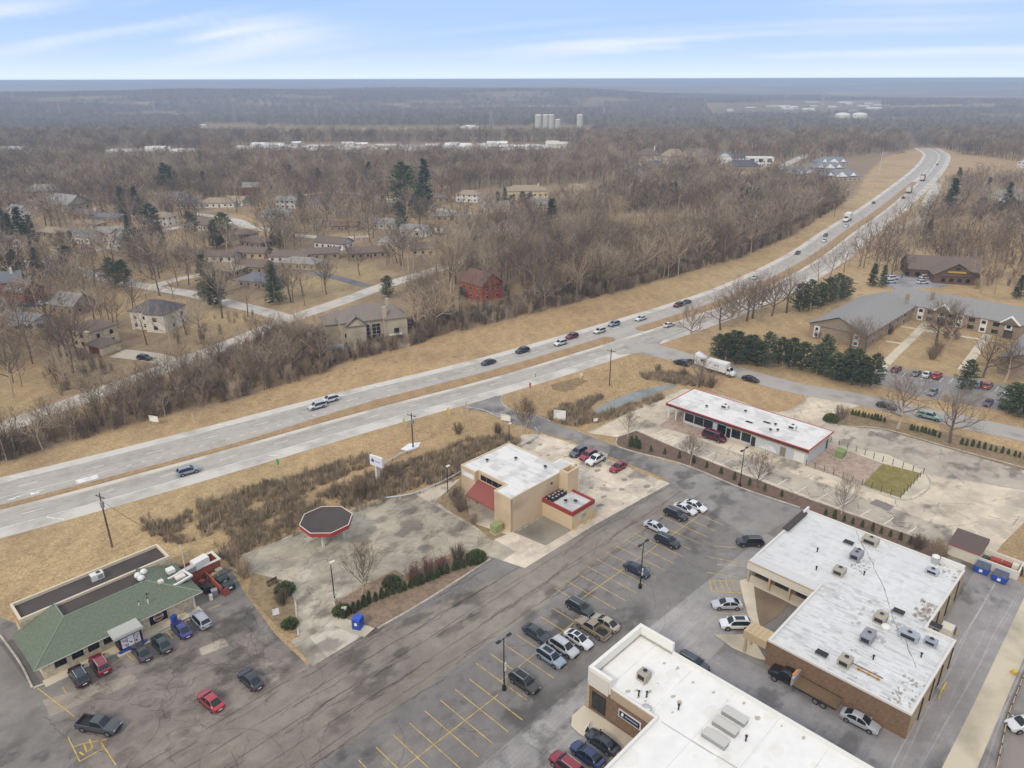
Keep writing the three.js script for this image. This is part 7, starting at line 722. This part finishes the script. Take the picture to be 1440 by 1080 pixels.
for (const [px, py, h] of [[970, 480, 13], [1013, 464, 13], [1026, 459, 12], [1037, 455, 15], [1050, 452, 15], [1058, 448, 14], [1071, 446, 16], [1085, 444, 14], [1106, 440, 16]]) sh(px, py, h, 'bare tree in the row along the near highway verge', 'tree row on the near verge');
const cone = (k, h0) => (px, py, h, l, g, m) => plant(k, 'evergreen_tree', l, 'tree', G(px, py), h, h0, g, m || (rnd() < 0.5 ? M.needle : M.needle2), ['trunk', 'foliage']); const sp = cone(spruce, 12), pn = cone(pine, 11);
for (const [px, py] of [[1008, 505], [1020, 508], [1035, 512], [1050, 512], [1065, 515], [1078, 516], [1028, 500], [1058, 505]]) pn(px, py, rr(8, 10.5), 'dark pine in the clump behind the box truck', 'pines behind the box truck'); for (const [px, py] of [[1098, 515], [1112, 519], [1128, 522], [1148, 526], [1160, 528], [1172, 534], [1185, 537], [1198, 541], [1212, 543], [1226, 545], [1158, 520], [1190, 530]]) pn(px, py, rr(7.5, 10.5), 'dark pine in the row screening the apartment lot', 'pines screening the apartments'); for (const [px, py] of [[1124, 438], [1137, 436], [1150, 434], [1163, 428], [1176, 424], [1187, 420]]) pn(px, py, rr(9, 11.5), 'dark pine in the clump beside the apartment roof', 'pines beside the apartment roof'); sp(1226, 402, 9, 'dark spruce beside the lodge car park'); sp(1240, 404, 9, 'second dark spruce beside the lodge car park'); pn(1356, 552, 9, 'lone pine between the apartment cars'); for (const [px, py] of [[1418, 582], [1432, 585], [1448, 590]]) pn(px, py, 9, 'dark pine at the end of the apartment lot', 'pines at the apartment lot end');
for (let k = 0; k < 16; k++) pn(1378 + k * 8 + rr(-3, 3), 309 + rr(-2, 3), rr(9, 13), 'dark pine in the row before the white far house', 'far pine row'); sp(1333, 305, 22, 'tall layered spruce beside the highway path'); sp(1303, 343, 12, 'dark cedar at the lodge wood edge');
for (const [px, py, h] of [[22, 390, 13], [58, 396, 14], [95, 402, 12], [100, 385, 12], [160, 405, 12], [175, 400, 10], [36, 350, 20], [20, 345, 16], [90, 355, 10], [105, 357, 11], [190, 365, 15], [205, 370, 15], [215, 330, 16], [175, 305, 18], [195, 305, 18], [185, 345, 15], [290, 278, 18], [238, 275, 22], [305, 350, 14], [318, 345, 16], [292, 420, 17], [302, 432, 12], [387, 428, 15], [385, 345, 10], [395, 350, 9], [296, 398, 9], [270, 330, 12], [570, 300, 30], [598, 292, 30], [592, 305, 18], [540, 300, 11], [450, 268, 16], [775, 350, 24], [785, 372, 15], [668, 375, 14], [700, 297, 12], [710, 293, 13], [545, 418, 9], [650, 420, 5], [1040, 302, 16], [1050, 303, 18], [1062, 306, 17], [1073, 306, 14], [1080, 253, 10], [930, 290, 14], [945, 287, 14], [905, 292, 12], [8, 330, 14], [48, 345, 15], [520, 262, 18], [410, 262, 16], [425, 300, 13], [465, 300, 12], [230, 350, 11], [565, 325, 12], [735, 292, 10], [745, 293, 10], [720, 293, 9], [1345, 265, 15], [1385, 285, 16], [1415, 290, 15], [1430, 420, 9]]) { const s1 = rnd() < 0.6, q = (h > 17 ? 'tall ' : h < 11 ? 'short ' : '') + (s1 ? 'pointed spruce' : 'rounded pine'), w = px > 860 ? 'in the wood beside the highway' : py > 340 ? 'beside the nearer streets and houses' : px > 500 ? 'beside the far street bend' : 'among the far houses', l = 'dark ' + q + ' ' + w; (s1 ? sp : pn)(px, py, h, l, l); }

// ---------- woods ----------
const rdDist = (x, z) => { let b = 1e9; for (const [l, w] of roadLines) { for (let i = 0; i < l.length; i += 2) { const d = Math.hypot(l[i].x - x, l[i].z - z) - w / 2; if (d < b) b = d; } } return b; };
const clear = (x, z, r) => { for (const h of houses) if (Math.hypot(h[0] - x, h[1] - z) < h[2] + r) return false; return rdDist(x, z) > r + 1.2; };
const hideFront = [[677, 417, 24], [520, 478, 20], [226, 458, 10], [740, 281, 26], [1178, 254, 30], [1121, 251, 26], [1043, 240, 26], [919, 242, 22], [1325, 391, 12]].map(([a, b, r]) => { const g = G(a, b); return [g.x, g.z, r]; });
const inFront = (x, z) => { for (const [hx, hz, r] of hideFront) { const d = Math.hypot(hx, hz), t = (x * hx + z * hz) / (d * d); if (t > 0.8 && t < 1.04 && Math.abs(x * hz - z * hx) / d < r * 0.6) return true; } return false; };
const inFrontAll = (x, z) => { for (const [hx, hz, r] of houses) { const d = Math.hypot(hx, hz); if (d > 620) continue; const t = (x * hx + z * hz) / d; if (d - t > 0 && d - t < 34 && Math.abs(x * hz - z * hx) / d < r * 0.75) return true; } return false; };
const bb = (poly) => { const w = poly.map((p) => G(p[0], p[1])); return [Math.min(...w.map((p) => p.x)), Math.max(...w.map((p) => p.x)), Math.min(...w.map((p) => p.z)), Math.max(...w.map((p) => p.z))]; };
function fill(poly, area, r = 1.5, keep, most = 40000) { const [x0, x1, z0, z1] = bb(poly), n = Math.min(most, Math.round((x1 - x0) * (z1 - z0) / area)), out = []; for (let k = 0; k < n; k++) { const x = rr(x0, x1), z = rr(z0, z1), p = PX(x, 0, z); if (!inPoly(p, poly) || !clear(x, z, r)) continue; if (keep && !keep(x, z, p)) continue; out.push([x, z, p]); } return out; }
const lawnFree = (x, z, p) => { for (const L of LAWNS) if (inPoly(p, L)) return rnd() < 0.12; return true; };
seed(600);
const WA = [[-200, 700], [20, 646], [170, 602], [300, 570], [440, 530], [470, 512], [470, 488], [440, 470], [400, 466], [240, 535], [130, 575], [0, 622], [-200, 690]];
const WB = [[556, 489], [640, 468], [720, 448], [830, 421], [940, 391], [1040, 363], [1110, 333], [1200, 276], [1150, 262], [1000, 252], [900, 252], [830, 290], [700, 303], [640, 335], [650, 372], [600, 395], [640, 420], [585, 450]];
const WC = [[-200, 640], [60, 585], [240, 505], [400, 440], [560, 385], [640, 365], [640, 330], [700, 300], [640, 268], [300, 262], [-200, 262]];
const WE = [[1205, 300], [1300, 250], [1640, 250], [1640, 440], [1440, 425], [1290, 400], [1190, 400], [1110, 412]];
const WF = [[-220, 268], [640, 270], [860, 255], [1000, 250], [1110, 232], [1190, 222], [1290, 208], [1640, 255], [1640, 196], [-220, 196]];
const CLW = [[[320, 200], [815, 200], [815, 226], [330, 226]], [[140, 208], [292, 208], [292, 230], [150, 230]], [[-20, 211], [66, 211], [66, 226], [-20, 226]]];
const lab = { a: 'slender bare tree in the thicket between street and highway', b: 'bare tree in the wood above the far highway verge', c: 'bare garden tree among the houses', e: 'bare tree in the grove around the lodge' };
const things = [], rest = []; const notBank = (x, z, p) => { if (inPoly(p, [[1205, 275], [1216, 250], [1300, 206], [1330, 230], [1270, 270], [1215, 290]])) return false; const q = hwS(p[0], p[1]); return q.off < -5 || q.off > 29; };
for (const [poly, area, key, h0, h1, keep] of [[WA, 16, 'a', 6, 10.5, (x, z, p) => notBank(x, z, p)], [WB, 31, 'b', 9, 19.5, (x, z, p) => notBank(x, z, p) && lawnFree(x, z, p) && !(inFront(x, z) && rnd() < 0.8)], [WC, 36, 'c', 8, 18, (x, z, p) => lawnFree(x, z, p) && !(inFrontAll(x, z) && rnd() < 0.64)], [WE, 62, 'e', 9, 17, (x, z, p) => notBank(x, z, p) && p[1] > 260 && !(inFront(x, z) && rnd() < 0.9)]]) for (const [x, z, p] of fill(poly, area, 1.4, keep)) rest.push([x, z, p, rr(h0, h1), key]);
rest.sort((a, b) => b[3] / Math.hypot(b[0], b[1]) - a[3] / Math.hypot(a[0], a[1]));
const nTree = 215; const where = (key, p, h) => { const q = h > 15 ? 'tall bare tree' : h < 11 ? 'short bare tree' : 'bare tree'; return key === 'b' ? q + (p[0] < 625 ? ' in the verge wood beside the stone mansion' : p[0] < 730 ? ' in the verge wood around the red house' : p[0] < 900 ? ' in the verge wood beyond the red house' : ' in the verge wood towards the far highway bend') : key === 'c' ? q + (p[0] < 110 ? ' by the brick houses and white garages' : p[0] < 260 ? ' around the tan and pale stucco houses' : p[0] < 420 ? ' by the slate-roofed ranch and street corner' : ' on the lawns by the dark driveway') : key === 'a' ? lab.a : q + ' in the grove around the lodge'; };
rest.slice(0, nTree).forEach(([x, z, p, h, key]) => plant(key === 'a' ? mid : tall, 'bare_tree', where(key, p, h), 'tree', V3(x, 0, z), h, key === 'a' ? 15 : 17, where(key, p, h)));
const midI = [], lowI = []; rest.slice(nTree).forEach(([x, z, p, h]) => (Math.hypot(x, z) < 330 ? midI : lowI).push([x, 0, z, h / 15]));
const midM = mid.map((m) => merge(m));
scatter('bare_woodland', midM, M.twigs, midI, ['bare grey-brown trees massed in the nearer wood', 'woodland', 'trees']); 
for (const [x, z] of fill(WF, 44, 2, (x, z, p) => lawnFree(x, z, p) && notBank(x, z, p) && !inFront(x, z) && !(CLW.some((c) => inPoly(p, c)) && rnd() < 0.94))) lowI.push([x, terr(x, z), z, rr(0.75, 1.2)]);
scatter('bare_woodland', lowT, M.twigs, lowI, ['bare grey trees massed beyond the houses', 'woodland', 'trees']);
{ // far woods on the valley and ridges
  const out = [], CL = [[[280, 178], [835, 178], [835, 192], [280, 194]], ...CLW, [[335, 204], [806, 203], [812, 214], [340, 214]], [[150, 213], [282, 210], [284, 220], [156, 221]], [[0, 214], [62, 214], [62, 219], [0, 219]], [[745, 176], [800, 176], [825, 180], [825, 186], [745, 186]], [[1165, 165], [1225, 165], [1225, 173], [1165, 173]], [[990, 146], [1240, 141], [1240, 160], [1000, 163]]];
  for (let k = 0; k < 105000; k++) { const d = 950 + 3300 * Math.pow(rnd(), 0.75), a = rr(-0.72, 0.72), x = Math.sin(a) * d, z = -Math.cos(a) * d, y = terr(x, z), p = PX(x, y, z); if (p[0] < -120 || p[0] > 1560 || CL.some((c) => inPoly(p, c))) continue; const n = fbm(x / 260, z / 130, 99, 3); if (n > 0.63 && d > 1500) continue; if (d < 1400 && !clear(x, z, 3)) continue; out.push([x, y - 0.5, z, rr(0.7, 1.15)]); }
  const m = ['#7d7770', '#8c867e', '#6c6761', '#989087'].map((h) => mat(h, { roughness: 1 })); scatter('far_woodland', farT, m, out, ['grey far wood covering the valley and ridge', 'woodland', 'far trees']);
}
{ // thicket, reeds, dry tufts
  const th = [], rd = [], tf = [];
  for (const [x, z, p] of fill(WA, 4, 0.6, notBank)) th.push([x, 0, z, rr(0.5, 1.15)]); for (const [x, z, p] of fill([[470, 505], [556, 489], [640, 468], [720, 448], [830, 421], [940, 391], [1040, 363], [1110, 333], [1190, 284], [1180, 278], [1100, 325], [1030, 355], [930, 380], [820, 408], [700, 430], [560, 462]], 3, 0.5, notBank)) th.push([x, 0, z, rr(0.5, 1.1)]); for (const [x, z] of fill(WB, 60, 1, notBank)) th.push([x, 0, z, rr(0.5, 1)]); for (const [x, z] of fill([[60, 530], [110, 500], [170, 520], [210, 520], [150, 560], [90, 575]], 14, 0.5)) th.push([x, 0, z, rr(0.5, 1)]); for (const [x, z] of fill([[240, 470], [330, 430], [420, 470], [350, 480], [260, 500]], 26, 0.5)) th.push([x, 0, z, rr(0.4, 0.9)]); for (const [x, z] of fill([[1280, 345], [1330, 330], [1440, 345], [1440, 410], [1370, 410]], 30, 1)) th.push([x, 0, z, rr(0.5, 1)]);
  { const P = [[440, 535], [470, 514], [560, 492], [600, 481], [596, 466], [560, 478], [505, 492], [470, 498]], q = P.map((p) => G(p[0], p[1])), x0 = Math.min(...q.map((p) => p.x)), x1 = Math.max(...q.map((p) => p.x)), z0 = Math.min(...q.map((p) => p.z)), z1 = Math.max(...q.map((p) => p.z)); for (let k = 0; k < 900; k++) { const x = rr(x0, x1), z = rr(z0, z1); if (inPoly(PX(x, 0, z), P)) th.push([x, 0, z, rr(0.4, 0.95)]); } }
  scatter('thicket', thickG, M.twigs, th, ['tangled brown thicket along the wood edges', 'thicket', 'bushes']);
  const reedP = [[[195, 745], [330, 695], [420, 668], [520, 640], [532, 650], [440, 688], [400, 712], [330, 742], [250, 768]], [[300, 790], [345, 735], [420, 700], [470, 690], [540, 660], [600, 640], [660, 618], [715, 612], [735, 622], [690, 645], [640, 670], [560, 695], [480, 715], [420, 740], [340, 780]], [[770, 585], [790, 572], [830, 560], [850, 558], [830, 572], [835, 585], [870, 575], [930, 555], [935, 560], [860, 590], [810, 600], [780, 596]], [[900, 526], [960, 524], [1000, 545], [960, 542], [905, 533]]];
  for (const P of reedP) for (const [x, z] of fill(P, 0.34, 0.3)) if (fbm(x / 5, z / 5, 111, 3) > 0.3) rd.push([x, 0, z, rr(0.35, 1)]); 
  const rm = ['#a8957a', '#8c7d69', '#b8a488', '#766a5b'].map((h) => mat(h, { roughness: 1 })); scatter('reed_bed', reedG, rm, rd, ['tan dry reeds in the roadside swale', 'reeds', 'reeds']);
  const swale = []; for (const [x, z] of fill([[190, 735], [330, 690], [460, 655], [520, 640], [510, 655], [440, 680], [330, 720], [230, 745]], 0.9, 0.3)) if (fbm(x / 4, z / 4, 121, 3) > 0.45) swale.push([x, 0, z, rr(0.2, 0.5)]); for (const [x, z] of fill([[330, 780], [400, 745], [520, 700], [560, 700], [400, 760]], 1.2, 0.3)) swale.push([x, 0, z, rr(0.2, 0.5)]); for (const [x, z] of fill([[540, 690], [620, 640], [720, 615], [740, 630], [640, 680]], 1.6, 0.3)) swale.push([x, 0, z, rr(0.15, 0.5)]); for (const [x, z] of fill([[280, 770], [340, 730], [430, 695], [520, 665], [560, 690], [470, 715], [350, 770]], 1.3, 0.3)) if (fbm(x / 5, z / 5, 123, 3) > 0.4) swale.push([x, 0, z, rr(0.2, 0.6)]); scatter('brush', thickG, ['#97886f', '#83755f', '#a99a80'].map((h) => mat(h, { roughness: 1 })), swale.map((q) => [q[0], q[1], q[2], q[3] * 0.8]), ['low grey brush along the roadside swale', 'brush', 'bushes']);
  const V = [[-100, 730], [0, 690], [240, 628], [480, 566], [647, 526], [753, 495], [847, 466], [960, 432], [1110, 345], [1200, 280], [1195, 272], [1100, 330], [940, 390], [720, 446], [560, 487], [300, 570], [20, 650], [-100, 690]];
  for (const [x, z] of fill(V, 1.1, 0.2, (x, z, p) => hwS(p[0], p[1]).off < -0.6, 26000)) tf.push([x, 0, z, rr(0.4, 1.05)]); for (const [x, z] of fill([[0, 790], [200, 720], [480, 635], [650, 585], [720, 605], [600, 640], [420, 700], [330, 740], [250, 780], [100, 830], [0, 850]], 2.4, 0.2, null, 12000)) tf.push([x, 0, z, rr(0.25, 0.7)]); for (const [x, z] of fill([[715, 560], [860, 505], [930, 505], [960, 540], [830, 605], [760, 590]], 1.6, 0.2, null, 9000)) tf.push([x, 0, z, rr(0.3, 0.8)]); for (const [x, z] of fill([[500, 870], [690, 786], [640, 780], [570, 815]], 1, 0.1)) tf.push([x, 0.07, z, rr(0.4, 0.9)]);
  const tm = ['#a08655', '#ab9160', '#937a52'].map((h) => mat(h, { roughness: 1 })); scatter('dry_grass', [tuftG], tm, tf, ['tufts of dry tan grass on the verges', 'grass', 'grass tufts']);
}
renderer.render(scene, camera);
